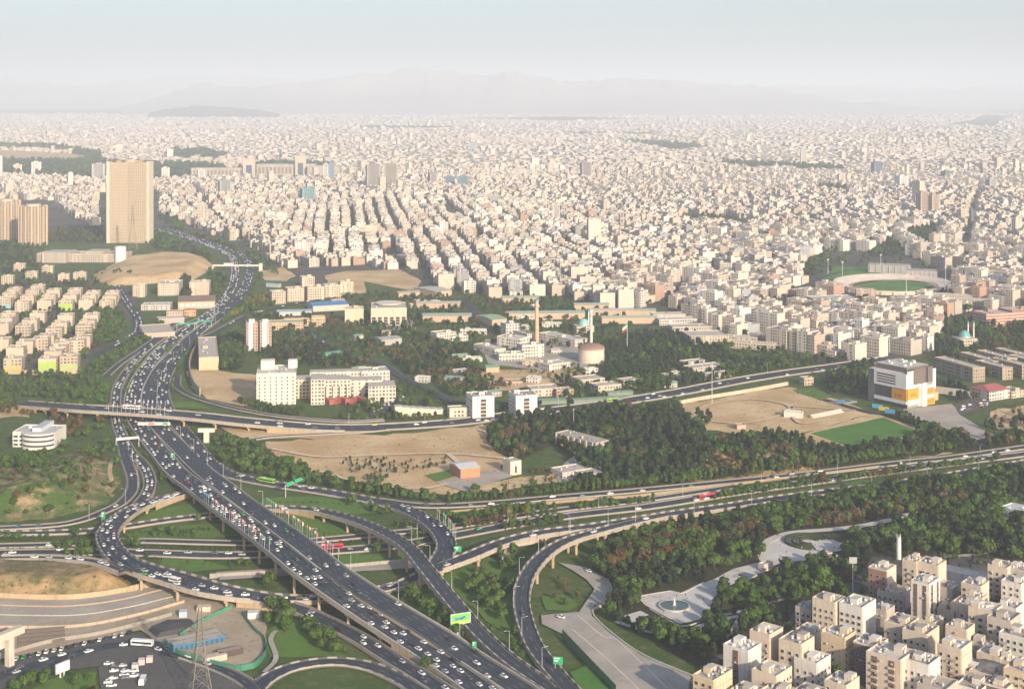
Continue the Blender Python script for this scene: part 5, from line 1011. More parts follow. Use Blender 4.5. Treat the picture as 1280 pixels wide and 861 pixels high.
# far towers standing out of the city
FT = [(465, 238, 207, 18, (.24, .21, .19), 'left one of two dark twin towers in the middle distance'), (488, 237, 206, 18, (.27, .235, .20), 'right one of two dark twin towers in the middle distance'), (407, 228, 205, 6, (.5, .5, .5), 'slim pale tower left of the blue glass tower'), (414, 228, 204, 7, (.16, .24, .32), 'slim blue glass tower left of the dark twins'), (279, 248, 226, 15, (.24, .25, .25), 'dark grey cube tower right of the tall tan tower'), (383, 256, 236, 18, (.14, .25, .27), 'teal glass block in the middle distance'), (578, 238, 221, 15, (.10, .19, .20), 'dark green glass block right of the twin towers'), (540, 234, 216, 10, (.27, .22, .24), 'narrow brown tower right of the twin towers'), (562, 236, 221, 13, (.10, .17, .22), 'dark blue stepped block right of the narrow brown tower'),
      (732, 224, 203, 13, (.23, .19, .20), 'dark tower alone above the middle of the city'), (1005, 208, 187, 8, (.45, .4, .36), 'slim tan tower far to the right'), (1097, 220, 203, 13, (.08, .13, .19), 'dark blue glass tower far to the right'), (1154, 270, 241, 14, (.33, .24, .2), 'left half of the brown pair tower at the right'), (1168, 270, 244, 13, (.36, .27, .22), 'right half of the brown pair tower at the right'), (1128, 238, 220, 15, (.6, .57, .52), 'white tower above the brown pair'), (122, 224, 205, 16, (.36, .34, .32), 'grey slab tower left of the tall tan tower'), (43, 218, 203, 12, (.62, .56, .48), 'white tower above the left park'), (205, 224, 210, 10, (.6, .53, .45), 'pale tower just right of the tall tan tower'), (20, 216, 206, 10, (.58, .5, .42), 'pale tower near the left edge of the park'), (250, 226, 212, 9, (.58, .5, .43), 'pale slab behind the dark grey cube tower'),
      (1052, 232, 218, 9, (.5, .42, .36), 'small tan tower left of the dark blue glass one'), (1185, 226, 214, 14, (.10, .17, .2), 'dark green low slab far to the right'), (1240, 240, 224, 13, (.3, .31, .33), 'grey block near the right edge'), (1262, 268, 260, 15, (.12, .2, .24), 'dark teal low block near the right edge'), (1230, 222, 211, 6, (.22, .25, .3), 'slim dark block near the right edge'), (695, 280, 258, 9, (.4, .38, .36), 'grey tower in the middle of the dense city'), (1065, 250, 236, 12, (.26, .24, .26), 'dark squat block left of the white tower'), (1098, 248, 238, 10, (.3, .25, .24), 'brown squat block below the white tower'), (965, 301, 289, 18, (.36, .19, .14), 'red brick block among pale roofs'), (0, 228, 196, 5, (.66, .6, .52), 'slim white tower at the left edge'), (590, 190, 178, 8, (.3, .33, .35), 'far grey tower in the haze'), (571, 185, 175, 6, (.35, .33, .33), 'far slim tower in the haze'), (1215, 285, 262, 5, (.1, .12, .16), 'narrow dark glass block right of the brown pair')]
for px, by, ty, wpx, c, lb in FT:
    x, y, _ = P(px, by); k = y / F; h = (by - ty) * k; wd = wpx * k; rz = R(random.choice([5, 20, 30]))
    root = empty('far_tower', x, y + wd * .4, 0, rz, lb, 'tower', 'towers standing out of the far city'); wx = wd * .86; wy = wd * .62; occ(x, y + wd * .4, wx, wy, rz)
    wall_box(root, wx, wy, h, c, win=1.0, top=(.4, .38, .35)); m = MB(); m.box(0, 0, h, wx * .5, wy * .5, 3.5, c); m.build('roof_plant', M['plain'], root)
    for s in (-1, 1): m = MB(); m.box(s * wx * .5, -wy * .5, 0, wx * .14, wy * .12, h + 1, tuple(min(.7, v * 1.35) for v in c)); m.build('corner_pier', M['plain'], root)
# the great prayer hall in the distance
x, y, _ = P(335, 219); root = empty('prayer_hall', x, y, 0, R(4), 'long arcaded prayer hall with tall arched portals far behind the city', 'building'); occ(x, y, 520, 150, R(4))
for ox, oy, wx, wy, h in ((-150, 0, 210, 50, 26), (60, 40, 200, 60, 36), (190, 0, 110, 60, 32)): wing(root, ox, oy, wx, wy, h, (.50, .42, .33), 1.0, (.4, .37, .33))
for ox, oy, wd, h in ((-60, -26, 40, 58), (110, 8, 36, 66), (-100, 60, 16, 62)):
    wing(root, ox, oy, wd, 24, h, (.5, .42, .33), 0, name='portal'); m = MB(); m.box(ox, oy - 12.2, 0, wd * .5, .4, h * .62, (.06, .09, .13)); m.cyl(ox, oy - 12.2, 0, .1, .1, .1, (.06, .09, .13), 4); m.build('portal_arch', M['plain'], root)
m = MB()
for k in range(16): m.box(-245 + k * 12, -25.3, 3, 6, .5, 15, (.16, .15, .14))
for k in range(14): m.box(-30 + k * 13, 9.7, 5, 7, .5, 22, (.18, .16, .14))
tag(m.build('arcade', M['plain'], root), kind='stuff')

# small huts and stores scattered over the campus
HW = ['grey roofed', 'green roofed', 'tan', 'white', 'brown roofed']; HC = [(.5, .46, .41), (.45, .42, .36), (.55, .44, .32), (.62, .58, .52), (.45, .33, .25)]; HR = [(.42, .4, .37), (.22, .34, .24), (.5, .42, .33), (.58, .55, .5), (.33, .23, .17)]; nh = 0
for t_ in range(260):
    px, py = random.uniform(420, 860), random.uniform(372, 498); x, y, _ = P(px, py)
    if nh >= 34 or py < 376 + max(0, (px - 640) * .09) or occupied(np.array([x]), np.array([y]), 9)[0] or any((np.hypot(r.s[:, 0] - x, r.s[:, 1] - y) < r.s[:, 3] / 2 + 9).any() for r in ROADS): continue
    k = random.randrange(5); nh += 1; w1, w2 = random.uniform(8, 20), random.uniform(7, 12); r_ = bld('campus_hut', f'small {HW[k]} hut {rel(px, py)}', 'hut', px, py - 2, 4.2 if k == 1 else random.uniform(3.2, 5.5), w1, w2, random.choice([5, 20, 30, -20]), HC[k], 1.0, HR[k], 1, 'small campus huts', False, flat=k != 1)
    if k == 1: gable(r_, w1, w2, 4.2, 1.2, HR[1])
lay_city()
# ---------------------------------------------------------------- vehicles
def paint_mat():
    m, t, b = new_mat('car_paint', 0.3, 0.5); oi = N(t, 'ShaderNodeObjectInfo'); t.links.new(oi.outputs['Color'], b.inputs['Base Color']); return m
M['paint'] = paint_mat()
def loft(m, secs, c, closed=True):
    for a, b in zip(secs[:-1], secs[1:]):
        for i in range(len(a)):
            j = (i + 1) % len(a); m.face([a[i], a[j], b[j], b[i]], c)
    m.face(list(reversed(secs[0])), c); m.face(secs[-1], c)
def car_meshes():
    # hull: cross sections along x (front at +x)
    m = MB()
    def sec(x, w_, z0, z1): return [(x, -w_, z0), (x, w_, z0), (x, w_ * 1.02, (z0 + z1) * .5), (x, w_ * .92, z1), (x, -w_ * .92, z1), (x, -w_ * 1.02, (z0 + z1) * .5)]
    loft(m, [sec(-2.2, .74, .45, .86), sec(-2.05, .84, .28, .95), (sec(-1.0, .88, .22, .97)), sec(.75, .88, .22, .95), sec(1.6, .85, .24, .86), sec(2.1, .78, .3, .74), sec(2.25, .66, .42, .62)], (1, 1, 1))
    r0 = [(-1.25, -.62, 1.38), (.18, -.62, 1.40), (.18, .62, 1.40), (-1.25, .62, 1.38)]; r1 = [(p[0] * .96, p[1] * .93, 1.46) for p in r0]
    m.face(r1, (1, 1, 1))
    for i in range(4): j = (i + 1) % 4; m.face([r0[i], r0[j], r1[j], r1[i]], (1, 1, 1))
    body = m.mesh('body', M['paint'])
    m = MB(); b0 = [(-1.78, -.77, .94), (.92, -.77, .93), (.92, .77, .93), (-1.78, .77, .94)]; g = (.02, .025, .03)
    for i in range(4): j = (i + 1) % 4; m.face([b0[i], b0[j], r0[j], r0[i]], g)
    m.face(r0, g); glass = m.mesh('windows', M['glass'])
    m = MB(); m.cyl(0, 0, -.1, .1, .31, .31, (.02, .02, .02), 10); m.face([(.31 * math.cos(-2 * math.pi * i / 10), .31 * math.sin(-2 * math.pi * i / 10), -.1) for i in range(10)], (.02, .02, .02)); m.cyl(0, 0, -.11, .11, .18, .18, (.3, .3, .3), 8); wheel = m.mesh('wheel', M['plain'])
    return body, glass, wheel
CAR_B, CAR_G, CAR_W = car_meshes()
CCOL = [((.72, .72, .70), 'white', .55), ((.42, .43, .44), 'silver', .14), ((.025, .026, .03), 'black', .12), ((.09, .10, .12), 'dark grey', .10), ((.03, .07, .14), 'dark blue', .05), ((.62, .42, .02), 'yellow taxi', .012), ((.05, .34, .08), 'green taxi', .008), ((.28, .04, .04), 'dark red', .015)]
CARS = []
def traffic(key, where, gap, i0=0.0, i1=1.0, lanes=None, rev=False, yellow=0.0):
    r = RD[key]; n = len(r.s)
    L = np.arange(n) * 4.0; a, b = L[int(n * i0)], L[min(n - 1, int(n * i1))]; nl = lanes or max(1, round(r.w / 3.6))
    for l in range(nl):
        s = a + random.uniform(0, gap)
        while s < b:
            i = min(n - 2, int(s / 4)); t = s / 4 - i; w_ = r.s[i, 3] - 1.6; nl_ = lanes or max(1, round(r.s[i, 3] / 3.7)); o = ((l + .5) / nl_ - .5) * w_ + random.uniform(-.35, .35)
            if l < nl_:
                p = (1 - t) * np.array(r.off(i, o)) + t * np.array(r.off(i + 1, o)); ang = math.atan2(r.t[i, 1], r.t[i, 0]) + (math.pi if rev else 0) + random.uniform(-.02, .02); CARS.append([p[0], p[1], p[2], ang, where, None])
            s += max(5.6, random.expovariate(1 / max(.1, gap - 5.6)) + 5.6)
J = 'in the viaduct jam'
traffic('A1', 'on the far highway', 15, .02, .47, rev=True); traffic('A1', J, 14.5, .47, .98, rev=True); traffic('A2', 'on the free carriageway', 62, .45, .98); traffic('A2', 'on the far highway', 30, .02, .45)
traffic('C', 'in the slip road queue', 13, .3, .98, 2); traffic('E', 'in the loop jam', 11.5, .02, .375, rev=False); traffic('E', 'on the long ramp', 90, .4, 1.0, 2)
traffic('R3', 'on the slip road', 34, .1, .98, 3); traffic('Hh', 'below the viaduct wall', 30, .1, .95, 2); traffic('P', 'on the column ramp', 150, .1, .98, 1); traffic('M', 'on the lower expressway', 60, 0, 1, 3); traffic('Mn', 'on the lower road', 80, 0, 1, 2)
traffic('N', 'on the upper expressway', 55, .05, 1, 2); traffic('T', 'on the short ramp', 15, 0, .95, 1); traffic('F', 'on the outer slip road', 110, .2, 1, 1); traffic('B', 'on the overpass', 75, .1, 1, 4); traffic('Rr', 'on the empty curved ramp', 120, .2, 1, 1)
traffic('U', 'in the lower street', 17, .1, .95, 2); traffic('V', 'on the depot lane', 30, 0, .9, 1); traffic('L', 'on the flats street', 14, 0, .9, 2); traffic('W', 'parked along the wall', 12, .35, 1, 1); traffic('K1', 'on the campus road', 60, .1, .9, 1)
for k in range(18):                                   # parked in the lower left junction
    x, y, _ = P(random.uniform(128, 170), random.uniform(828, 862)); CARS.append([x, y, .5, random.choice([0, .1, -.1]) + R(15), 'parked at the junction', None])
for k in range(16): x, y, _ = P(20 + 9.5 * k, 826 - 2.2 * k - .015 * (k - 8) ** 2); CARS.append([x, y, .5, R(95), 'parked along the channel', None])
for j in range(2):
    for k in range(9): x, y, _ = P(463 + 4.6 * k + j * 4, 517 - 2.0 * k - j * 7 + 3 * j); CARS.append([x, y, .5, R(100), 'parked by the hospital', None])
for k in range(14): x, y, _ = P(1190 + random.uniform(0, 48), 501 + random.uniform(0, 13)); CARS.append([x, y, .5, R(random.choice([30, 120])), 'parked by the red hipped roof', None])
for px, py in ((736, 716), (701, 774)): x, y, _ = P(px, py); CARS.append([x, y, .8, R(140), 'on the pale forecourt', None])
for k in range(10): x, y, _ = P(1140 + random.uniform(0, 40), 815 + random.uniform(-60, 30)); 
def lay_cars():
    keep = []; grid = {}
    for c in CARS:
        cell = (int(c[0] // 4), int(c[1] // 4)); px, py = proj(c[0], c[1], c[2])
        if not (-5 < px < 1285 and py < 866): continue
        if any(math.hypot(c[0] - q[0], c[1] - q[1]) < 3.4 and abs(c[2] - q[2]) < 2 for dx in (-1, 0, 1) for dy in (-1, 0, 1) for q in grid.get((cell[0] + dx, cell[1] + dy), [])): continue
        if occupied(np.array([c[0]]), np.array([c[1]]), .5)[0] and c[2] < 3: continue
        grid.setdefault(cell, []).append(c); keep.append(c)
    keep.sort(key=lambda c: c[1]); wts = [c[2] for c in CCOL]; V, Q, C, o = [], [], [], 0
    bv = np.array([v.co[:] for v in CAR_B.vertices]); gv = np.array([v.co[:] for v in CAR_G.vertices]); bf = [list(p.vertices) for p in CAR_B.polygons]; gf = [list(p.vertices) for p in CAR_G.polygons]
    for n, (x, y, z, a, where, _) in enumerate(keep):
        colr, cname, _w = random.choices(CCOL, wts)[0]
        if n < 300:
            lb = f'{cname if "taxi" in cname else cname + " car"} {rel(*proj(x, y, z))}, {where}'; root = empty('car', x, y, z, a, lb, 'car', 'cars ' + where); sx = random.uniform(.86, 1.08); root.scale = (1, random.uniform(.95, 1.03), random.choice([1, 1, 1, .95, 1.08, 1.28]))
            for nm, me in (('body', CAR_B), ('windows', CAR_G)): ob = link(nm, me, root, scale=(sx, 1, random.uniform(.97, 1.1) if nm == 'x' else 1)); ob.color = colr + (1,)
            for wx, wy in ((1.38, .82), (1.38, -.82), (-1.32, .82), (-1.32, -.82)): w_ = link('wheel', CAR_W, root, loc=(wx * sx, wy, .31)); w_.rotation_euler = (R(90), 0, 0)
        else:
            ca, sa = math.cos(a), math.sin(a)
            for vv, ff, cc in ((bv, bf, colr), (gv, gf, (.03, .035, .04))):
                X = x + ca * vv[:, 0] - sa * vv[:, 1]; Y = y + sa * vv[:, 0] + ca * vv[:, 1]; V.append(np.stack([X, Y, z + vv[:, 2]], 1)); Q += [[i + o for i in f] for f in ff]; C += [cc + (1,)] * len(ff); o += len(vv)
    if V: tag(link('distant_traffic', np_mesh('distant_traffic', np.concatenate(V), Q, np.array(C), mat=M['metal'])), 'tiny cars of the far highway and expressways', 'traffic', kind='stuff')
    print('cars', len(keep))
lay_cars()
def bus(label, key, frac, o, c, L=11.5, pos=None, ang=None, h=3.0):
    if pos is None: r = RD[key]; i = int(frac * (len(r.s) - 1)); x, y, z = r.off(i, o); ang = math.atan2(r.t[i, 1], r.t[i, 0])
    else: x, y, z = pos
    root = empty('bus', x, y, z, ang, label, 'bus'); m = MB(); m.box(0, 0, .45, L, 2.5, h - .45, c, top=tuple(min(.75, v * 1.15 + .05) for v in c), bottom=True); m.build('body', M['metal'], root)
    m = MB()
    for s in (-1, 1): m.box(0, s * 1.26, 1.35, L * .92, .06, h * .3, (.02, .025, .03), bottom=True)
    m.box(L / 2 + .02, 0, 1.2, .06, 2.2, h * .38, (.02, .025, .03), bottom=True); m.build('windows', M['glass'], root)
    m = MB(); m.box(-L * .2, 0, h, 2.2, 1.6, .28, (.6, .6, .6)); m.build('roof_unit', M['metal'], root)
    for wx in (-L * .32, L * .32):
        for s in (-1, 1): w_ = link('wheel', CAR_W, root, loc=(wx, s * 1.1, .48), scale=(1.5, 1.5, 1.3)); w_.rotation_euler = (R(90), 0, 0)
def near_i(key, px, py):
    r = RD[key]; q = [proj(*p[:3]) for p in r.s]; return min(range(len(q)), key=lambda i: (q[i][0] - px) ** 2 + (q[i][1] - py) ** 2) / (len(q) - 1)
bus('red articulated bus on the lower road right of the viaduct', 'M', near_i('M', 414, 689), 4, (.5, .03, .05), 17); bus('red bus on the lower expressway between the tree rows', 'M', near_i('M', 885, 622), -2, (.5, .03, .05), 17); bus('lime green bus on the slip road above the flags', 'R3', near_i('R3', 331, 604), 2, (.28, .52, .05), 13); bus('white minibus in the jam on the viaduct', 'A1', near_i('A1', 252, 615), 1.5, (.7, .7, .68), 7, h=2.6); bus('white minibus in the jam on the loop flyover', 'E', near_i('E', 228, 727), -4, (.7, .7, .68), 7, h=2.6)
bus('white bus at the lower left junction', None, 0, 0, (.72, .72, .70), 11, P(178, 808) [:2] + (.6,), R(170)); bus('parked white van like bus by the junction kiosks', None, 0, 0, (.7, .68, .66), 7, P(178, 855)[:2] + (.6,), R(95), 2.7); bus('lime bus on the long road by the wood', 'B', near_i('B', 770, 506), 5, (.35, .5, .06), 12); bus('white truck on the overpass', 'B', near_i('B', 160, 508), 6, (.72, .71, .68), 16, h=3.4)

# ---------------------------------------------------------------- flags, signs, masts, site works
FLAGC = [((.03, .22, .10), 'green'), ((.5, .49, .47), 'white'), ((.36, .045, .045), 'red'), ((.04, .2, .24), 'teal')]
FM = {}
def flag_mesh(c):
    if c not in FM:
        m = MB()
        for k in range(5):
            x0, x1 = .1 + k * .16, .1 + (k + 1) * .16; y0, y1 = .12 * math.sin(k * 1.3), .12 * math.sin((k + 1) * 1.3); m.face([(x0, y0, -2.1 - .1 * k), (x1, y1, -2.2 - .1 * k), (x1, y1, -.1 * k), (x0, y0, -.1 * k)], c); m.face([(x0, y0 + .03, -.1 * k), (x1, y1 + .03, -.1 * k), (x1, y1 + .03, -2.2 - .1 * k), (x0, y0 + .03, -2.1 - .1 * k)], c)
        FM[c] = m.mesh('flag', M['plain'])
    return FM[c]
m = MB(); m.cyl(0, 0, 0, 7.4, .12, .08, (.6, .6, .6), 6); POLE_ME = m.mesh('pole', M['metal'])
def flagpole(x, y, z, k, where):
    c, cn = FLAGC[k]; root = empty('flagpole', x, y, z, R(20) + random.uniform(-.3, .3), f'flagpole with {cn} flag {where}', 'flagpole', f'{cn} flags {where}'); link('pole', POLE_ME, root); link('flag', flag_mesh(c), root, loc=(0, 0, 7.2))
def flag_row(key, a, b, side, n, where, seq=None):
    r = RD[key]; i0, i1 = [near_i(key, *q) * (len(r.s) - 1) for q in (a, b)]
    for k in range(n):
        i = int(i0 + (i1 - i0) * k / (n - 1)); x, y, z = r.off(i, side * (r.s[i, 3] / 2 + .1), .3); t = k / n
        flagpole(x, y, z, seq(k, t) if seq else random.choice([0, 1, 2]), where)
flag_row('A1', (270, 626), (352, 690), 1 if RD['A1'].n[200, 0] < 0 else -1, 26, 'along the near edge of the viaduct', lambda k, t: 3 if t < .12 else (0 if t > .85 else (2 if k % 2 else 1)))
flag_row('A2', (318, 640), (410, 705), -1 if RD['A1'].n[200, 0] < 0 else 1, 26, 'along the far edge of the viaduct', lambda k, t: 0 if t < .15 else (3 if t > .85 else (2 if k % 2 else 1)))
flag_row('B', (152, 513), (212, 518), -1 if RD['B'].n[40, 1] > 0 else 1, 14, 'on the near edge of the overpass', lambda k, t: (2, 1, 0)[k % 3]); flag_row('B', (160, 513), (200, 516), 1 if RD['B'].n[40, 1] > 0 else -1, 10, 'on the far edge of the overpass', lambda k, t: (1, 3)[k % 2])
flag_row('R3', (535, 652), (562, 676), 1 if RD['R3'].n[-20, 0] > 0 else -1, 9, 'at the bend of the slip road', lambda k, t: (0, 2, 3)[k % 3])
x, y, _ = P(784, 437); root = empty('national_flagpole', x, y, 0, R(200), 'tall flagpole with large green white red flag on the campus', 'flagpole'); m = MB(); m.cyl(0, 0, 0, 29, .35, .2, (.6, .6, .6), 8); m.build('pole', M['metal'], root)
for k, c in enumerate(((.03, .28, .10), (.68, .66, .62), (.5, .05, .05))):
    m = MB()
    for j in range(5): x0, x1 = .3 + j * 1.0, .3 + (j + 1) * 1.0; z = 28.5 - 2.2 * k - .75 * j; y0, y1 = .5 * math.sin(j), .5 * math.sin(j + 1); m.face([(x0, y0, z - 2.2), (x1, y1, z - 2.95), (x1, y1, z - .75), (x0, y0, z)], c); m.face([(x0, y0 + .05, z), (x1, y1 + .05, z - .75), (x1, y1 + .05, z - 2.95), (x0, y0 + .05, z - 2.2)], c)
    m.build('flag_stripe', M['plain'], root)
def sign(label, px, py, z, wd, hd, c, rz, post=True, marks=True):
    x, y, _ = P(px, py, z); root = empty('road_sign', x, y, 0, R(rz), label, 'sign'); m = MB(); m.box(0, 0, z - hd / 2, wd, .25, hd, c, bottom=True); b = m.build('panel', M['plain'], root)
    if marks:
        m = MB()
        for r_, f in ((.2, .7), (-.12, .5)): m.box(-wd * (.4 - f * .4), -.14, z + hd * r_, wd * f * .8, .03, hd * .16, (.7, .7, .68), bottom=True)
        tag(m.build('lettering', M['plain'], b), kind='stuff')
    if post:
        for s in (-1, 1): m = MB(); m.cyl(s * wd * .3, .2, 0, z - hd / 2, .16, .16, (.45, .45, .45), 6); m.build('post', M['metal'], root)
GS = (.02, .33, .14)
sign('green road sign at the fork below the billboard', 697.5, 825, 5, 4.6, 3.6, GS, -8); sign('small green road sign on the planted strip', 593, 805, 5, 2.2, 3, GS, -10); sign('green road sign at the end of the slip road bend', 572, 686, 6, 4.5, 3.4, GS, 5); sign('green road sign on the outer edge of the loop', 129, 644, 6, 2.4, 5, (.03, .25, .13), 20); sign('small green sign in the viaduct median', 216, 568, 5, 3, 2, GS, 0)
# angled green gantry by the flags
x, y, _ = P(357, 622); root = empty('sign_gantry', x, y, 0, R(25), 'angled green sign panels on an arm over the slip road', 'sign'); m = MB(); m.cyl(0, 0, 0, 9, .3, .2, (.55, .55, .55), 8); m.bar((-1, 0, 7.6), (12, 0, 11.5), .2, (.5, .5, .5)); m.build('arm', M['metal'], root)
for k, u in enumerate((1.8, 7.5)):
    m = MB(); m.box(0, 0, 0, 4.6, .25, 2.6, GS, bottom=True); o = m.build('panel', M['plain'], root, loc=(u + 1.5, -.3, 7.4 + u * .3)); o.rotation_euler = (0, -R(16), 0)
def gantry(label, key, px, py, c, z=6.5, hd=2.0, frac=1.0, extra=0):
    r = RD[key]; i = int(near_i(key, px, py) * (len(r.s) - 1)); x, y, z0 = r.off(i, 0); wd = (r.s[i, 3] + 3) * frac + extra; root = empty('sign_gantry', x, y, z0, math.atan2(r.n[i, 1], r.n[i, 0]) + math.pi, label, 'sign')
    m = MB(); m.box(0, 0, z, wd, .5, hd, c, bottom=True); m.build('beam', M['plain'], root)
    for s in (-1, 1): m = MB(); m.box(s * wd * .5, 0, -.3, .5, .5, z + .3, (.5, .5, .48)); m.build('post', M['metal'], root)
gantry('green sign gantry spanning the highway above the office', 'A1', 232, 413, (.04, .36, .2), 6.5, 1.6, 1.0, 3); gantry('second green sign gantry beside the first one', 'A2', 255, 410, (.04, .36, .2), 6.5, 1.6); gantry('white gantry over the slip road under the hillside', 'C', 158, 561, (.66, .62, .56), 6.5, 1.8, 1.0, 6)
# footbridge over the far highway
a, b = Vector(P(266, 338)), Vector(P(326, 338)); root = empty('footbridge', *(((a + b) / 2)[:2]), 0, math.atan2((b - a).y, (b - a).x), 'white footbridge across the far highway curve', 'bridge'); L_ = (b - a).length
m = MB(); m.box(0, 0, 6.5, L_, 3, 1, (.62, .55, .45), bottom=True); m.build('deck', M['concrete'], root); m = MB(); [m.box(0, s * 1.5, 7.5, L_, .15, 1.2, (.65, .6, .5)) for s in (-1, 1)]; tag(m.build('railing', M['plain'], root), kind='stuff')
for u in (-.5, -.03, .5): m = MB(); m.box(u * L_, 0, 0, 1.5, 2.5, 6.5, (.5, .44, .36)); m.build('pier', M['concrete'], root)
m = MB(); m.box(L_ * .5, 0, 0, 5, 5, 11, (.62, .56, .48)); m.build('stair_tower', M['plain'], root); m = MB(); m.box(-L_ * .18, 1.5, 8.5, 14, .4, 2.6, (.68, .64, .58), bottom=True); m.build('panel', M['plain'], root)
def billboard(label, px, by, h, wd, hd, c, rz, edge, name='billboard'):
    x, y, _ = P(px, by); root = empty(name, x, y, 0, R(rz), label, 'billboard'); m = MB(); m.box(0, 0, h, wd, .9, hd, edge, bottom=True); m.build('frame', M['metal'], root); m = MB(); m.box(0, -.5, h + .25, wd - .6, .1, hd - .5, c, bottom=True); m.build('panel', M['plain'], root)
    for s in (-1, 1): m = MB(); m.cyl(s * wd * .14, .2, 0, h, .5, .4, (.6, .58, .54), 10); m.build('post', M['metal'], root)
    return root
r_ = billboard('bright green advertising billboard with white frame on two posts by the ramp', 575.5, 794, 6, 10.5, 5.2, (.14, .52, .10), 22, (.66, .64, .6))
m = MB(); m.box(0, -.58, 6.5, 9.4, .04, 1.2, (.42, .62, .08), bottom=True); m.box(-.6, -.58, 8.3, 4.2, .04, 1.0, (.02, .10, .34), bottom=True); m.box(1.8, -.6, 8.7, 1.4, .04, 1.1, (.03, .14, .4), bottom=True); m.box(-2.6, -.6, 8.1, .8, .04, 1.5, (.02, .1, .3), bottom=True); tag(m.build('print', M['plain'], r_), kind='stuff')
billboard('blank white billboard beside the small lawn at the lower left', 78, 846, 2.5, 7.5, 4.6, (.70, .69, .67), 55, (.5, .5, .5)); r_ = billboard('wide white billboard on a pedestal above the wooded bank', 258, 553, 8, 13, 3.2, (.66, .60, .50), 0, (.6, .55, .46)); m = MB(); m.box(0, 0, 0, 4, 2, 8, (.6, .54, .44)); m.build('pedestal', M['concrete'], r_)
r_ = empty('banner', *P(197, 523, 9)[:2], 0, R(0), 'white printed banner hung on the overpass side', 'banner'); q = P(193, 524, 7.2); o = Vector(r_.location); m = MB(); m.box(0, 0, 6.4, 26, .2, 2.4, (.66, .63, .58), bottom=True); m.build('cloth', M['plain'], r_, loc=(0, -11.6, 0)); m = MB(); m.box(-2, -11.75, 6.9, 5, .05, 1.3, (.45, .12, .08), bottom=True); m.box(9, -11.75, 6.7, 4, .05, 1.8, (.05, .35, .15), bottom=True); tag(m.build('print', M['plain'], r_), kind='stuff')
# lattice pylons
def pylon(label, px, by, h, base, c=(.22, .19, .16)):
    x, y, _ = P(px, by); root = empty('power_pylon', x, y, 0, R(25), label, 'pylon', 'lattice power pylons'); t = .22 if h > 50 else .16
    prof = [(0, base / 2), (h * .45, base * .23), (h * .62, base * .14), (h, base * .06)]; wd = lambda z: float(np.interp(z, [p[0] for p in prof], [p[1] for p in prof]))
    for sx in (-1, 1):
        for sy in (-1, 1):
            m = MB()
            for (z0, a), (z1, b) in zip(prof[:-1], prof[1:]): m.bar((sx * a, sy * a, z0), (sx * b, sy * b, z1), t, c)
            m.build('leg', M['metal'], root)
    m = MB(); zs = [0]
    while zs[-1] < h - 2: zs.append(zs[-1] + max(2.0, wd(zs[-1]) * 1.5))
    for z0, z1 in zip(zs[:-1], zs[1:]):
        a, b = wd(z0), wd(min(z1, h)); z1 = min(z1, h)
        for (p, q) in (((-1, -1), (1, -1)), ((1, -1), (1, 1)), ((1, 1), (-1, 1)), ((-1, 1), (-1, -1))):
            m.bar((p[0] * a, p[1] * a, z0), (q[0] * b, q[1] * b, z1), t * .55, c); m.bar((q[0] * a, q[1] * a, z0), (p[0] * b, p[1] * b, z1), t * .55, c); m.bar((p[0] * b, p[1] * b, z1), (q[0] * b, q[1] * b, z1), t * .5, c)
    tag(m.build('bracing', M['metal'], root), kind='stuff')
    for k, f in enumerate((.66, .78, .9)):
        m = MB(); L = base * (.75 - .1 * k); z = h * f
        for s in (-1, 1):
            for yy in (-1, 1): m.bar((0, yy * wd(z), z), (s * L, 0, z + .3), t * .7, c); m.bar((0, yy * wd(z), z + 2), (s * L, 0, z + .3), t * .6, c)
        m.build('cross_arm', M['metal'], root)
pylon('lattice power pylon at the lower left by the blue depot', 250, 882, 44, 11); pylon('lattice power pylon standing in front of the tall tan tower', 166, 312, 78, 15, (.26, .2, .15))
# street lamps
m = MB(); m.cyl(0, 0, 0, 10, .14, .08, (.5, .5, .5), 6); LP = m.mesh('pole', M['metal']); m = MB(); m.bar((0, 0, 9.9), (2.2, 0, 10.3), .07, (.5, .5, .5)); m.box(2.5, 0, 10.2, .9, .35, .15, (.55, .55, .54), bottom=True); LA = m.mesh('lamp_arm', M['metal'])
for key, i0, i1, side, st, where in (('Rr', .15, .9, -1, 9, 'along the empty curved ramp'), ('M', .35, .95, 1, 16, 'along the lower expressway'), ('A2', .5, .95, 1, 12, 'in the middle of the viaduct'), ('E', .55, .95, -1, 12, 'along the ramp beyond the loop'), ('B', .35, .9, 1, 16, 'along the long road'), ('P', .6, .9, 1, 9, 'along the ramp with columns'), ('F', .2, .8, 1, 9, 'along the outer slip road at the left')):
    r = RD[key]; n = len(r.s)
    for i in range(int(n * i0), int(n * i1), st): x, y, z = r.off(i, side * (r.s[i, 3] / 2)); root = empty('street_lamp', x, y, z, math.atan2(-side * r.n[i, 1], -side * r.n[i, 0]), 'grey street lamp ' + where, 'street lamp', 'street lamps ' + where); link('pole', LP, root); link('lamp_arm', LA, root)
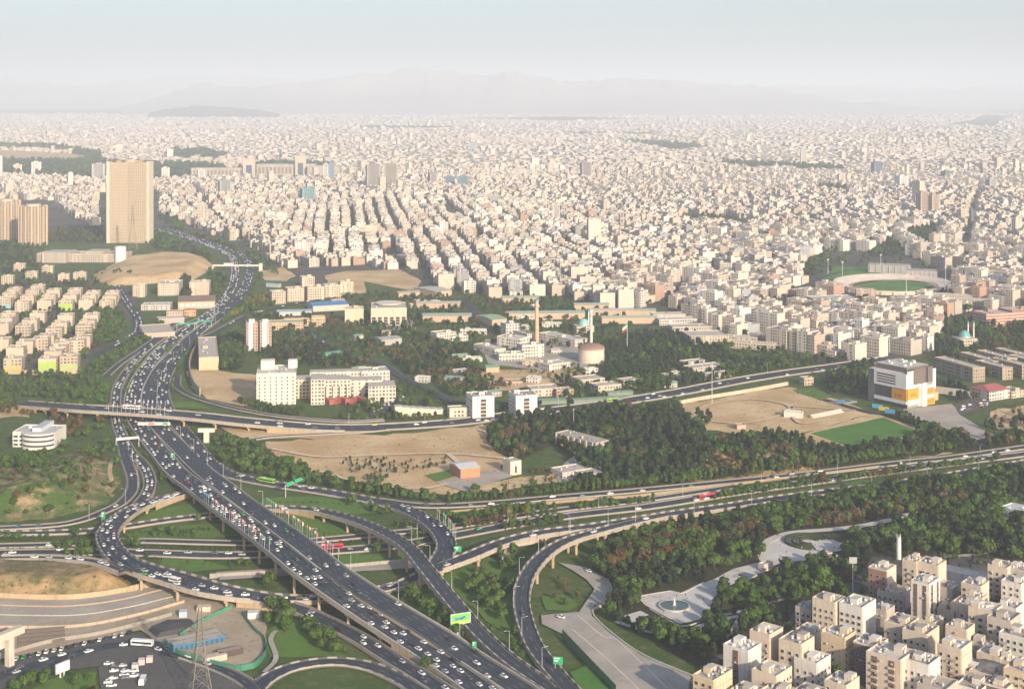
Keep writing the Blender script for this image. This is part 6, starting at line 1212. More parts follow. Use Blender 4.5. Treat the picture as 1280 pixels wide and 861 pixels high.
# walls and fences
def wall_line(name, label, cat, pts, h, t, c, mat='concrete', posts=0, z=0):
    q = [P(a, b)[:2] for a, b in pts]; s = resample(spline([p + (0, 0) for p in q]), 3.0) if len(q) > 2 else resample(np.array([p + (0, 0) for p in q], float), 3.0); x0, y0 = s[0, :2]; d = np.gradient(s[:, :2], axis=0); d /= np.linalg.norm(d, axis=1)[:, None]; nn = np.stack([-d[:, 1], d[:, 0]], 1) * t / 2
    root = empty(name, x0, y0, z, 0, label, cat); m = MB(); A = s[:, :2] + nn - (x0, y0); Bq = s[:, :2] - nn - (x0, y0)
    for i in range(len(s) - 1):
        m.face([(*A[i + 1], -.3), (*A[i], -.3), (*A[i], h), (*A[i + 1], h)], c); m.face([(*Bq[i], -.3), (*Bq[i + 1], -.3), (*Bq[i + 1], h), (*Bq[i], h)], c); m.face([(*Bq[i], h), (*Bq[i + 1], h), (*A[i + 1], h), (*A[i], h)], tuple(v * 1.1 for v in c))
    m.face([(*A[0], -.3), (*Bq[0], -.3), (*Bq[0], h), (*A[0], h)], c); m.face([(*Bq[-1], -.3), (*A[-1], -.3), (*A[-1], h), (*Bq[-1], h)], c); m.build('panel' if posts else 'wall_body', M[mat], root)
    if posts:
        for i in range(0, len(s), posts): m = MB(); m.box(*(s[i, :2] - (x0, y0)), 0, .18, .18, h + .3, tuple(v * .7 for v in c)); m.build('post', M['metal'], root)
wall_line('retaining_wall', 'tall curved grey retaining wall below the hillside office', 'wall', [(252, 430), (243, 442), (237, 458), (238, 472), (243, 486), (250, 494)], 7, 1.2, (.36, .30, .23)); wall_line('garden_wall', 'long pale wall along the upper side of the dusty field', 'wall', [(843, 506), (880, 499), (930, 491), (985, 481)], 3, .6, (.52, .43, .32)); wall_line('garden_wall', 'white wall along the channel under the viaduct', 'wall', [(262, 722), (330, 718), (420, 711), (510, 703)], 2.4, .4, (.36, .33, .29)); wall_line('garden_wall', 'tan wall along the front of the staggered flats', 'wall', [(10, 467), (60, 468), (104, 466)], 4, .8, (.50, .37, .24))
wall_line('mesh_fence', 'tall green mesh fence beside the sports court', 'fence', [(703, 797), (730, 826), (770, 868)], 4.5, .12, (.06, .16, .09), 'metal', 2); wall_line('hoarding', 'green hoarding round the blue roofed depot', 'fence', [(205, 806), (222, 818), (246, 826), (300, 838), (318, 834), (332, 818), (330, 800), (318, 790), (302, 768)], 2.6, .2, (.05, .22, .13), 'metal', 3); wall_line('hoarding', 'green hoarding along the upper side of the building site', 'fence', [(225, 797), (252, 780), (275, 768), (290, 762)], 2.6, .2, (.06, .25, .14), 'metal', 3); wall_line('retaining_wall', 'grey wall stepping along the drainage channel', 'wall', [(0, 822), (60, 805), (120, 795), (170, 783), (215, 770)], 2.4, .8, (.32, .29, .25)); wall_line('garden_wall', 'low tan bank wall lit along the expressway tree row', 'wall', [(560, 641), (640, 634), (720, 626), (800, 620), (900, 608), (1000, 596), (1100, 584)], 1.5, .6, (.36, .27, .16)); wall_line('kerb_wall', 'pale kerb wall along the planted side of the bus forecourt', 'wall', [(768, 737), (762, 753), (744, 760), (742, 770), (762, 790), (803, 819), (866, 846)], 1.1, .6, (.50, .46, .41)); wall_line('kerb_wall', 'pale dividing kerb down the middle of the bus forecourt', 'wall', [(715, 787), (760, 826), (802, 866)], .7, .8, (.52, .48, .43)); wall_line('kerb_wall', 'pale stepped kerb on the right of the bus forecourt', 'wall', [(722, 770), (756, 798), (768, 798), (834, 861)], .7, .7, (.52, .48, .43)); wall_line('garden_wall', 'concrete wall closing the grass wedge under the ramp fork', 'wall', [(628, 706), (634, 690), (640, 682)], 4.5, .6, (.42, .38, .33))
for q, h, c, lb in (([(-20, 747), (80, 750), (150, 742), (200, 730), (240, 727)], 3.2, (.46, .34, .22), 'tan retaining wall curving under the loop flyover along the brown bank'), ([(-20, 757), (80, 759), (150, 751), (205, 738), (250, 735)], 1.3, (.38, .29, .21), 'low reddish brick band of the curved channel'), ([(-20, 769), (90, 770), (160, 760), (225, 745), (270, 742)], 1.0, (.46, .40, .33), 'pale kerb band of the curved channel'), ([(-20, 786), (90, 785), (165, 772), (230, 754)], 2.0, (.44, .36, .27), 'outer tan wall of the curved channel'), ([(640, 683), (690, 675), (740, 667)], 5.0, (.46, .42, .37), 'pale concrete wall between the ramps at the fork')): wall_line('channel_wall' if 'channel' in lb else 'retaining_wall', lb, 'wall', q, h, .9, c)
for q, lb in (([(800, 746), (838, 740), (852, 743), (878, 730)], 'pale low wall behind the fountain plaza'), ([(812, 762), (835, 776), (855, 784), (880, 776)], 'pale low wall in front of the fountain plaza'), ([(892, 756), (905, 742), (935, 729)], 'pale low wall along the plaza walk'), ([(945, 688), (985, 671), (1022, 670)], 'pale low wall behind the upper plaza'), ([(960, 712), (1000, 706), (1040, 694)], 'pale low wall in front of the upper plaza')): wall_line('terrace_wall', lb, 'wall', q, .9, .5, (.5, .47, .43))
# blue depot, containers and the unfinished pier at the lower left
r_ = bld('depot', 'long blue depot building with beige flat roof at the lower left', 'depot', 247, 798, 3.6, 5.5, 26, -58, (.05, .17, .28), 0, (.42, .35, .27), 0, house=False, ph=.2)
for k in range(10): m = MB(); m.box(2.8, -11.5 + k * 2.55, .5, .12, 1.4, 2.2, (.05, .10, .16), bottom=True); m.build('window', M['glass'], r_)
wing(r_, -6, 0, 6, 26, 3.2, (.36, .30, .24), 0, (.45, .38, .30), 'canopy'); bld('site_cabin', 'beige and blue site cabins below the depot', 'cabin', 268, 818, 3.2, 4.5, 11, -58, (.50, .43, .34), 0, (.48, .41, .33), 0, house=False, ph=.1); bld('site_cabin', 'dark brown container cabin beside the beige ones', 'cabin', 287, 811, 3.2, 4.5, 12, -58, (.09, .07, .06), 0, (.34, .28, .22), 0, house=False, ph=.1); bld('site_cabin', 'white container cabin at the road edge above the depot', 'cabin', 317, 764, 3.5, 6, 4.5, 10, (.66, .64, .60), 0, (.62, .6, .56), 0, house=False, ph=.1); bld('site_cabin', 'pale hut under the end of the loop flyover', 'cabin', 255, 757, 3, 7, 4, 5, (.55, .46, .36), 0, (.55, .48, .4), 0, house=False, ph=.1)
bld('site_cabin', 'light blue box on the site by the flyover pier', 'cabin', 229, 763, 3.4, 4, 4, 10, (.40, .46, .52), 0, (.5, .52, .54), 0, house=False, ph=.1)
x, y, _ = P(216, 787); root = empty('covered_heap', x, y, 0, R(30), 'heap under dark grey sheeting on the building site', 'heap'); m = MB(); pts = [(-11, -8), (10, -9), (13, 6), (0, 11), (-12, 5)]; n = len(pts)
for i in range(n): a, b = pts[i], pts[(i + 1) % n]; m.face([(a[0], a[1], -.3), (b[0], b[1], -.3), (b[0] * .75, b[1] * .75, 2.6), (a[0] * .75, a[1] * .75, 2.6)], (.055, .055, .06)); m.face([(a[0] * .75, a[1] * .75, 2.6), (b[0] * .75, b[1] * .75, 2.6), (0, 0, 3.3)], (.06, .06, .065))
m.build('sheet', M['plain'], root)
x, y, _ = P(12, 833); root = empty('bridge_pier', x, y, 0, R(60), 'unfinished pale concrete bridge pier with wide head at the lower left', 'pier'); m = MB(); m.box(0, 0, 0, 3.2, 3, 14, (.56, .49, .40)); m.build('column', M['concrete'], root); m = MB(); m.box(0, 0, 14, 15, 3.4, 3.4, (.58, .51, .42), bottom=True); m.build('head', M['concrete'], root); m = MB(); m.box(-4, 3.5, 9, 6, 3, 4, (.58, .52, .44), bottom=True); m.build('side_block', M['concrete'], root)
for k in range(4): x, y, _ = P(52, 805 - k * 5); m = MB(); m.box(0, 0, 0, 22, 1.2, 1.6, (.13, .105, .085)); tag(m.build('steel_girder', M['metal'], None, loc=(x, y, .4 + .0 * k), rz=R(14)), ['nearest', 'second', 'third', 'farthest'][k] + ' of four dark steel girders lying by the unfinished pier', 'girder', 'stacked girders')
for k, (px, py, lb) in enumerate(((169, 829, 'left pinkish kiosk on the junction island'), (177, 823, 'middle pinkish kiosk on the junction island'), (187, 820, 'right pinkish kiosk on the junction island'))): bld('kiosk', lb, 'kiosk', px, py, 3, 3, 3, 10, (.55, .45, .42), 0, (.58, .5, .47), 0, 'junction kiosks', False, ph=.1)
# fountain
x, y, _ = P(843, 760); root = empty('fountain', x, y, .85, 0, 'round pool with white fountain jet on the pale plaza', 'fountain'); m = MB(); m.cyl(0, 0, 0, .9, 8.3, 8.3, (.5, .46, .41), 32, cap=False); m.build('basin_wall', M['concrete'], root)
m = MB(); [m.face([(7.5 * math.cos(a), 7.5 * math.sin(a), .9), (8.3 * math.cos(a), 8.3 * math.sin(a), .9), (8.3 * math.cos(b), 8.3 * math.sin(b), .9), (7.5 * math.cos(b), 7.5 * math.sin(b), .9)], (.52, .48, .43)) for a, b in [(2 * math.pi * k / 32, 2 * math.pi * (k + 1) / 32) for k in range(32)]]; m.build('basin_rim', M['concrete'], root); m = MB(); m.cyl(0, 0, .3, .62, 7.6, 7.6, (.05, .085, .055), 32); m.build('water', M['glass'], root)
m = MB()
for k in range(26): a = random.uniform(0, 6.28); rr = random.uniform(.2, 1.1); m.bar((0, 0, .6), (rr * .3 * math.cos(a), rr * .3 * math.sin(a), random.uniform(2.5, 4.8)), .1, (.72, .74, .74), 5); m.bar((rr * .3 * math.cos(a), rr * .3 * math.sin(a), random.uniform(2.2, 3.5)), (rr * math.cos(a), rr * math.sin(a), .6), .08, (.7, .72, .72), 5)
tag(m.build('water_jets', M['plain'], root), kind='stuff')
x, y, _ = P(933, 721.5); root = empty('square_pool', x, y, .8, R(50), 'small dark square pool on the plaza walk', 'pool'); m = MB(); m.box(0, 0, 0, 9, 9, .6, (.5, .46, .4)); m.build('rim', M['concrete'], root); m = MB(); m.box(0, 0, .6, 7.4, 7.4, .04, (.05, .07, .07)); m.build('water', M['glass'], root)
x, y, _ = P(1012, 679); 
for k in range(3):
    root_r = 5 + 4.2 * k; m = MB()
    for j in range(18):
        a, b = R(20 + j * 14), R(20 + j * 14 + 14); m.face([(root_r * math.cos(a), root_r * math.sin(a), 0), (root_r * math.cos(b), root_r * math.sin(b), 0), (root_r * math.cos(b), root_r * math.sin(b), 1.3), (root_r * math.cos(a), root_r * math.sin(a), 1.3)], (.035, .05, .02)); r2 = root_r + 1.7
        m.face([(root_r * math.cos(a), root_r * math.sin(a), 1.3), (root_r * math.cos(b), root_r * math.sin(b), 1.3), (r2 * math.cos(b), r2 * math.sin(b), 1.3), (r2 * math.cos(a), r2 * math.sin(a), 1.3)][::-1], (.04, .06, .022)); m.face([(r2 * math.cos(b), r2 * math.sin(b), 0), (r2 * math.cos(a), r2 * math.sin(a), 0), (r2 * math.cos(a), r2 * math.sin(a), 1.3), (r2 * math.cos(b), r2 * math.sin(b), 1.3)], (.035, .05, .02))
    tag(m.build('curved_hedge', M['plain'], None, loc=(x, y, .8)), ['innermost', 'middle', 'outermost'][k] + ' ring of clipped hedge on the upper plaza', 'hedge', 'ring hedges on the upper plaza')
# white minaret like clock post and pavilion in the park
x, y, _ = P(1123.5, 700); root = empty('white_turret', x, y, 0, R(20), 'slim white turret between the park and the near flats', 'turret'); m = MB(); m.cyl(0, 0, 0, 13, 1.4, 1.3, (.66, .65, .62), 8); m.build('shaft', M['plain'], root); m = MB(); [m.cyl(1.1 * math.cos(a), 1.1 * math.sin(a), 13, 15.5, .35, .05, (.68, .67, .64), 6) for a in (0, 2.1, 4.2)]; tag(m.build('crown_spikes', M['plain'], root), kind='stuff')
bld('park_hall', 'white and grey framed hall at the right edge of the park', 'hall', 1275, 636, 6, 16, 20, 40, (.5, .52, .55), 1.0, (.5, .52, .55), 2, house=False); bld('park_pavilion', 'small pavilion with columns on the plaza walk', 'pavilion', 957, 704, 4, 8, 4, 40, (.55, .5, .44), 0, (.5, .46, .41), 0, house=False); bld('park_hut', 'small pink roofed hut by the upper plaza', 'hut', 1039, 694, 3.5, 6, 6, 20, (.5, .42, .38), 0, (.45, .22, .18), 0, house=False); bld('low_terrace', 'white terrace roof behind the cream block at the park edge', 'terrace', 1200, 714, 5, 30, 10, -38, (.6, .56, .5), 0, (.58, .54, .48), 1, house=False)
# people on the plaza
def person_mesh():
    m = MB(); n = 8
    def ring(z, a, b, x=0, y=0): return [(x + a * math.cos(2 * math.pi * k / n), y + b * math.sin(2 * math.pi * k / n), z) for k in range(n)]
    skin, top, leg = (.42, .27, .19), (1, 1, 1), (.05, .05, .06)
    for s in (-1, 1): loft(m, [ring(0, .06, .11, s * .1, .03), ring(.08, .055, .07, s * .1), ring(.48, .065, .07, s * .1), ring(.86, .09, .1, s * .09)], leg)
    loft(m, [ring(.82, .17, .12), ring(1.0, .16, .11), ring(1.28, .20, .125), ring(1.42, .19, .10), ring(1.48, .06, .06)], top); loft(m, [ring(1.46, .055, .06), ring(1.53, .075, .085), ring(1.62, .085, .1), ring(1.70, .075, .09), ring(1.745, .03, .04)], skin)
    for s in (-1, 1): loft(m, [ring(1.42, .05, .05, s * .2), ring(1.15, .045, .045, s * .25, .02), ring(.88, .035, .035, s * .25, .09), ring(.8, .04, .02, s * .25, .1)], top)
    return m
PM = {}
for cn, c in (('dark', (.04, .04, .05)), ('white', (.6, .6, .58)), ('blue', (.08, .14, .26)), ('red', (.35, .06, .05))):
    m = person_mesh(); m.c = [(c[0], c[1], c[2], 0) if q[:3] == (1, 1, 1) else q for q in m.c]; PM[cn] = m.mesh('person', M['plain'])
for k in range(46):
    zone, lab = random.choice([([(815, 745), (860, 742), (890, 745), (875, 772), (852, 778), (820, 765)], 'on the fountain plaza'), ([(900, 732), (925, 721), (945, 714), (935, 718)], 'on the plaza walk'), ([(965, 697), (1000, 694), (1040, 684), (1020, 676)], 'on the upper plaza')])
    ax = np.mean([q[0] for q in zone]) + random.uniform(-.5, .5) * (max(q[0] for q in zone) - min(q[0] for q in zone)); ay = np.mean([q[1] for q in zone]) + random.uniform(-.4, .4) * (max(q[1] for q in zone) - min(q[1] for q in zone)); x, y, _ = P(ax, ay)
    if math.hypot(x - P(843, 760)[0], y - P(843, 760)[1]) < 9: continue
    cn = random.choice(['dark', 'dark', 'white', 'blue', 'red']); o = link('person', PM[cn], None, (x, y, .9), random.uniform(0, 6.28)); tag(o, f'person in a {cn} top standing {lab}', 'person', 'people ' + lab)
# ---------------------------------------------------------------- trees
def leaf_mat():
    m, t, b = new_mat('foliage', 0.75, 0.2); a = N(t, 'ShaderNodeAttribute', attribute_name='col'); oi = N(t, 'ShaderNodeObjectInfo')
    k = math_(t, 'ADD', math_(t, 'MULTIPLY', oi.outputs['Random'], 0.55), 0.72); base = mixc(t, 1.0, a.outputs['Color'], k, 'MULTIPLY')
    wn = N(t, 'ShaderNodeTexWhiteNoise', noise_dimensions='1D'); t.links.new(oi.outputs['Random'], wn.inputs['W'])
    base = mixc(t, math_(t, 'MULTIPLY', wn.outputs['Value'], 0.13), base, (0.13, 0.125, 0.035)); t.links.new(base, b.inputs['Base Color'])
    tr = N(t, 'ShaderNodeBsdfTranslucent'); t.links.new(base, tr.inputs['Color']); mx = N(t, 'ShaderNodeMixShader'); mx.inputs[0].default_value = .22
    t.links.new(b.outputs[0], mx.inputs[1]); t.links.new(tr.outputs[0], mx.inputs[2]); t.links.new(mx.outputs[0], t.nodes['Material Output'].inputs['Surface']); return m
M['leaf'] = leaf_mat()
def make_tree(kind, seed):
    """unit tree 1 m tall (scaled on placing): returns trunk mesh, crown mesh"""
    r = np.random.default_rng(seed)
    spec = {'round': (24, 20, .38, .36, .60, (.056, .112, .018)), 'broad': (26, 20, .46, .32, .60, (.064, .116, .021)), 'pine': (26, 17, .27, .40, .58, (.025, .050, .018)), 'poplar': (22, 16, .16, .46, .52, (.07, .115, .022)),
            'autumn': (26, 16, .34, .37, .58, (.105, .068, .026)), 'gold': (22, 16, .20, .44, .54, (.16, .145, .025)), 'shrub': (12, 16, .55, .42, .45, (.052, .095, .019)), 'dry': (22, 12, .34, .36, .58, (.115, .088, .045)), 'cypress': (18, 16, .13, .46, .5, (.02, .034, .015))}[kind]
    ncl, nl, rx, rz, cz, c = spec; V, Fq, C = [], [], []
    for k in range(ncl):
        d = r.normal(size=3); d /= np.linalg.norm(d); rad = r.uniform(.35, 1.0) ** .6; ctr = d * rad * np.array([rx, rx, rz]) * .78
        if kind == 'pine': ctr[:2] *= 1.15 - .55 * (ctr[2] / rz * .5 + .5)
        cr = r.uniform(.26, .58) * min(rx * 1.15, .34); tone = r.uniform(.62, 1.4)
        for j in range(nl):
            n = r.normal(size=3); n /= np.linalg.norm(n); p = ctr + n * cr * r.uniform(.6, 1.0) * np.array([1, 1, .85]); nn = n + .5 * d + r.normal(size=3) * .35; nn[2] += .25; nn /= np.linalg.norm(nn)
            a = np.cross(nn, r.normal(size=3)); a /= np.linalg.norm(a); b = np.cross(nn, a); s = r.uniform(.045, .085) * (1.0 if rx > .2 else .8); p[2] += cz
            o = len(V); V += [p - a * s - b * s * .6, p + a * s - b * s * .6, p + a * s * .7 + b * s * .7, p - a * s * .7 + b * s * .7]; Fq.append([o, o + 1, o + 2, o + 3]); C.append(tuple(np.array(c) * tone * r.uniform(.8, 1.2)) + (1,))
    crown = np_mesh('crown', np.array(V), np.array(Fq), np.array(C), mat=M['leaf'])
    m = MB(); tw = .028 if rx > .2 else .02; bc = (.07, .05, .035); m.cyl(0, 0, -.02, cz, tw, tw * .5, bc, 6)
    for k in range(4):
        a = r.uniform(0, 6.28); m.bar((0, 0, cz * r.uniform(.45, .8)), (rx * .6 * math.cos(a), rx * .6 * math.sin(a), cz + rz * r.uniform(-.1, .5)), tw * .32, bc, 4)
    return m.mesh('trunk', M['plain']), crown
KINDS = ['round', 'broad', 'pine', 'poplar', 'autumn', 'gold', 'shrub', 'dry', 'cypress']; NV = 3
PROTO = {(k, v): make_tree(k, 100 * i + v) for i, k in enumerate(KINDS) for v in range(NV)}
pcol = bpy.data.collections.new('tree_kinds')         # prototypes for the scattered mass, not linked to the scene
PIDX = {}
for n_, (key, (tm, cm)) in enumerate(PROTO.items()):
    nt_ = len(tm.vertices); tv = np.zeros(nt_ * 3, np.float32); tm.vertices.foreach_get('co', tv); cv = np.zeros(len(cm.vertices) * 3, np.float32); cm.vertices.foreach_get('co', cv)
    fs = [list(p.vertices) for p in tm.polygons] + [[i + nt_ for i in p.vertices] for p in cm.polygons]
    ca = [tuple(d.color) for d in tm.attributes['col'].data] + [tuple(d.color) for d in cm.attributes['col'].data]
    me = np_mesh('tree_kind', np.r_[tv, cv].reshape(-1, 3), fs, np.array(ca), mat=M['leaf']); ob = bpy.data.objects.new(f'tree_kind_{n_:02d}', me); pcol.objects.link(ob); PIDX[key] = n_
TREES = []                                            # x, y, z, size, kind, variant, rot, zone
def clear_mask(x, y, m=1.5):
    k = ~occupied(x, y, m + .5)
    for r in ROADS:
        mn, mxx = r.s[:, :2].min(0) - 15, r.s[:, :2].max(0) + 15; c = (x > mn[0]) & (x < mxx[0]) & (y > mn[1]) & (y < mxx[1]) & k
        ii = np.where(c)[0]
        if len(ii): d = np.hypot(x[ii, None] - r.s[None, :, 0], y[ii, None] - r.s[None, :, 1]) - r.s[None, :, 3] / 2; k[ii] &= d.min(1) > m
    return k
NOTREE = []
def plant(x, y, kinds, size, zone, m=1.5):
    x = np.asarray(x, float); y = np.asarray(y, float)
    if not len(x): return
    k = clear_mask(x, y, m)
    for p in NOTREE: k &= ~inpoly(p, x, y)
    x, y = x[k], y[k]; z = mound_z(x, y); names = list(kinds); p = np.array([kinds[n] for n in names], float); p /= p.sum(); cs_ = np.cumsum(p); kk = np.searchsorted(cs_, np.clip(np.where(rng.random(len(x)) < .85, (vnoise(x, y, 26, 63) - .5) * 1.5 + .5, rng.random(len(x))), 0, .9999))
    for i in range(len(x)): TREES.append((x[i], y[i], z[i], rng.uniform(*size) * rng.uniform(.72, 1.18) * {'poplar': 1.25, 'gold': 1.2, 'shrub': .32, 'cypress': 1.1}.get(names[kk[i]], 1), names[kk[i]], int(rng.integers(NV)), rng.uniform(0, 6.28), zone))
def wood(pts, kinds, sp, size, zone, dens=1.0, m=1.5, clump=0.0):
    pl = W2(pts); A = np.array(pl); x0, y0 = A.min(0); x1, y1 = A.max(0)
    X, Y = np.meshgrid(np.arange(x0, x1, sp), np.arange(y0, y1, sp)); X = X.ravel() + rng.uniform(-.5, .5, X.size) * sp; Y = Y.ravel() + rng.uniform(-.5, .5, Y.size) * sp
    k = inpoly(pl, X, Y) & (rng.random(X.size) < dens)
    if clump: k &= vnoise(X, Y, sp * 4, 31) > clump
    plant(X[k], Y[k], kinds, size, zone, m)
def row(pts, kinds, sp, size, zone, jit=.8, m=1.0, rows=1, gap=0.0):
    s = resample(spline([P(a, b)[:2] + (0, 0) for a, b in pts]), sp); X, Y = s[:, 0], s[:, 1]; k = rng.random(len(X)) >= gap; X, Y = X[k], Y[k]
    for j in range(rows): plant(X + rng.uniform(-jit, jit, len(X)) + 0 * j, Y + j * sp + rng.uniform(-jit, jit, len(X)), kinds, size, zone, m)
def along(key, off, sp, kinds, size, zone, i0=0.0, i1=1.0, jit=.6, m=.4, gap=0.1):
    r = RD[key]; n = len(r.s); ii = np.arange(int(n * i0), int(n * i1)); L = 4.0; st = max(1, int(round(sp / L)))
    ii = ii[::st] if sp >= 4 else np.repeat(ii, 1); ii = ii[(r.s[ii, 2] < 2.5) & (rng.random(len(ii)) > gap)]
    o = np.sign(off) * (r.s[ii, 3] / 2 + abs(off)); plant(r.s[ii, 0] + r.n[ii, 0] * o + rng.uniform(-jit, jit, len(ii)), r.s[ii, 1] + r.n[ii, 1] * o + rng.uniform(-jit, jit, len(ii)), kinds, size, zone, m)
for q in ([(796, 746), (838, 739), (850, 742), (878, 728), (898, 733), (894, 755), (876, 775), (850, 781), (832, 771), (806, 757)], [(878, 729), (898, 735), (925, 723), (955, 714), (962, 707), (940, 709), (918, 714), (898, 727)], [(950, 690), (985, 673), (1020, 671), (1056, 681), (1022, 700), (985, 703), (958, 709)], [(1013, 542), (1105, 522), (1150, 541), (1072, 563)], [(1000, 541), (1098, 515), (1160, 541), (1068, 567)],
          [(845, 507), (985, 485), (1060, 507), (1096, 517), (1045, 531), (1000, 540), (940, 543), (870, 528)], [(343, 555), (520, 545), (600, 535), (612, 560), (635, 578), (600, 597), (545, 605), (440, 598), (380, 583)], [(698, 704), (733, 710), (761, 725), (768, 742), (761, 753), (743, 758), (740, 770), (761, 791), (803, 821), (864, 850), (895, 900), (716, 840), (703, 793), (677, 781), (677, 770), (724, 766), (743, 737), (733, 725), (717, 714)], [(545, 605), (590, 590), (640, 590), (640, 596), (580, 615)], [(1085, 515), (1180, 505), (1200, 520), (1240, 545), (1215, 550), (1165, 530), (1120, 522)], [(245, 470), (318, 472), (320, 503), (262, 496)],
          [(-20, 838), (88, 808), (177, 790), (235, 826), (300, 850), (310, 880), (120, 900), (123, 833), (23, 854)], [(-20, 745), (130, 744), (215, 728), (320, 760), (300, 838), (177, 788), (-20, 830)]): NOTREE.append(W2(q))
for q in ([(800, 745), (838, 738), (880, 727), (900, 733), (900, 750), (885, 778), (864, 796), (838, 792), (812, 772)], [(874, 730), (899, 741), (930, 742), (965, 728), (980, 702), (945, 702), (912, 712)], [(945, 685), (985, 667), (1022, 667), (1070, 676), (1060, 690), (1030, 705), (1000, 714), (960, 722)], [(940, 690), (990, 664), (1080, 655), (1150, 642), (1160, 650), (1085, 668), (1000, 676)], [(1034, 347), (1050, 333), (1104, 337), (1090, 356), (1060, 362)], [(770, 770), (800, 760), (820, 775), (800, 795)], [(900, 775), (985, 748), (985, 762), (905, 790)]): NOTREE.append(W2(q))
ZP, ZW, ZH, ZI, ZC, ZL, ZR, ZM, ZB, ZS = 'in the park slope right of the curved ramp', 'in the dark pine wood beside the dusty field', 'on the left hillside below the white curved building', 'inside the interchange loops', 'on the research campus', 'among the staggered flats', 'along the long expressway at the right', 'on the highway median strips', 'beside the near flats', 'around the stadium'
# valley park on the right
wood([(745, 690), (800, 670), (860, 654), (1000, 634), (1100, 620), (1290, 590), (1290, 705), (1180, 694), (1090, 697), (1072, 722), (1040, 745), (1000, 752), (985, 777), (925, 802), (880, 834), (835, 812), (800, 790), (768, 770), (770, 740), (740, 715)], {'round': 3, 'broad': 4, 'pine': 3.5, 'autumn': .2, 'shrub': .5, 'cypress': .3}, 5.7, (5.5, 11.5), ZP, .93)
row([(760, 716), (800, 695), (850, 678), (900, 668)], {'autumn': 3, 'dry': 1}, 4.5, (8, 10.5), ZP, rows=2); row([(800, 712), (850, 694), (900, 682), (950, 668)], {'autumn': 3, 'dry': 1}, 4.5, (8, 10.5), ZP, rows=2); row([(1010, 668), (1080, 650), (1150, 640), (1210, 630)], {'autumn': 3, 'dry': 1}, 5, (7, 10), ZP, rows=3)
wood([(745, 770), (765, 755), (800, 740), (815, 775), (850, 790), (875, 825), (820, 805), (770, 785)], {'pine': 4, 'cypress': 2, 'round': 2}, 5.2, (6, 10), ZP)
# pine wood
wood([(606, 545), (640, 522), (720, 517), (850, 507), (862, 528), (890, 549), (1000, 547), (1040, 566), (1150, 553), (1200, 546), (1290, 549), (1290, 558), (1180, 566), (1060, 581), (960, 587), (850, 601), (780, 611), (705, 615), (735, 592), (690, 555), (650, 577), (618, 566)], {'pine': 7, 'round': 1.5, 'dry': .5}, 6.4, (7, 11), ZW, .92, clump=.06)
wood([(830, 560), (870, 545), (960, 560), (1060, 575), (1040, 590), (900, 602), (830, 600)], {'pine': 3, 'dry': 3, 'shrub': 3}, 9, (5, 8), ZW, .45)
wood([(1125, 520), (1165, 530), (1200, 545), (1290, 520), (1290, 550), (1200, 560), (1150, 548)], {'pine': 4, 'dry': 1.5, 'shrub': 1}, 8, (6, 10), ZW, .6); wood([(1095, 515), (1135, 522), (1180, 545), (1150, 552)], {'pine': 3, 'round': 2}, 5, (6, 9), ZW, .85)
wood([(1035, 470), (1090, 455), (1092, 495), (1060, 500), (1030, 488)], {'pine': 4, 'round': 2, 'cypress': 1}, 6.5, (7, 11), ZW, .75); wood([(1165, 440), (1190, 470), (1240, 480), (1290, 470), (1290, 400), (1180, 400)], {'pine': 3, 'round': 3, 'autumn': .8}, 8, (7, 11), ZS, .62); wood([(1185, 475), (1225, 500), (1205, 505), (1175, 490)], {'pine': 3, 'autumn': 2}, 6, (6, 10), ZW, .8)
wood([(590, 597), (640, 582), (700, 590), (700, 602), (640, 612)], {'dry': 3, 'shrub': 3}, 4, (3, 4), ZW, .5); wood([(424, 575), (480, 572), (555, 575), (562, 585), (520, 592), (480, 600), (440, 596)], {'dry': 2, 'pine': 3}, 5, (3.2, 4.8), ZW, .0)
# the young plantation on the sand: planted without the sand being kept clear
NT_SAVE = NOTREE; NOTREE = []
pl_ = [(423, 577), (450, 573), (520, 576), (562, 575), (562, 583), (515, 590), (500, 598), (465, 602), (440, 592)]; wood(pl_, {'dry': 2, 'pine': 2}, 5.2, (2.8, 4.4), 'in the young plantation on the sand', .62, clump=.25); wood([(1238, 512), (1290, 505), (1290, 538), (1245, 535)], {'dry': 2, 'shrub': 2}, 7, (4, 6), ZW, .5)
wood([(535, 550), (600, 560), (600, 570), (540, 570)], {'shrub': 2, 'round': 1}, 12, (3, 5), 'in the young plantation on the sand', .3); wood([(978, 511), (1008, 511), (1005, 520), (980, 518)], {'round': 1, 'shrub': 1}, 5, (3, 5), ZW, .5)
wood([(868, 522), (890, 516), (892, 532), (872, 538)], {'pine': 1}, 7, (7, 10), ZW, .7); wood([(1000, 485), (1045, 497), (1035, 503), (990, 490)], {'shrub': 1}, 5, (4, 6), ZW, .3)
for q in ([(340, 556), (420, 551), (600, 534), (640, 578), (560, 615), (440, 600)], [(850, 508), (985, 486), (1062, 507), (1000, 538), (900, 538)], [(240, 468), (318, 472), (320, 500), (250, 490)], [(120, 350), (200, 322), (262, 328), (200, 350)]): wood(q, {'shrub': 1}, 7, (1.6, 4.2), 'scattered over the sand', .16, clump=.35)
NOTREE = NT_SAVE
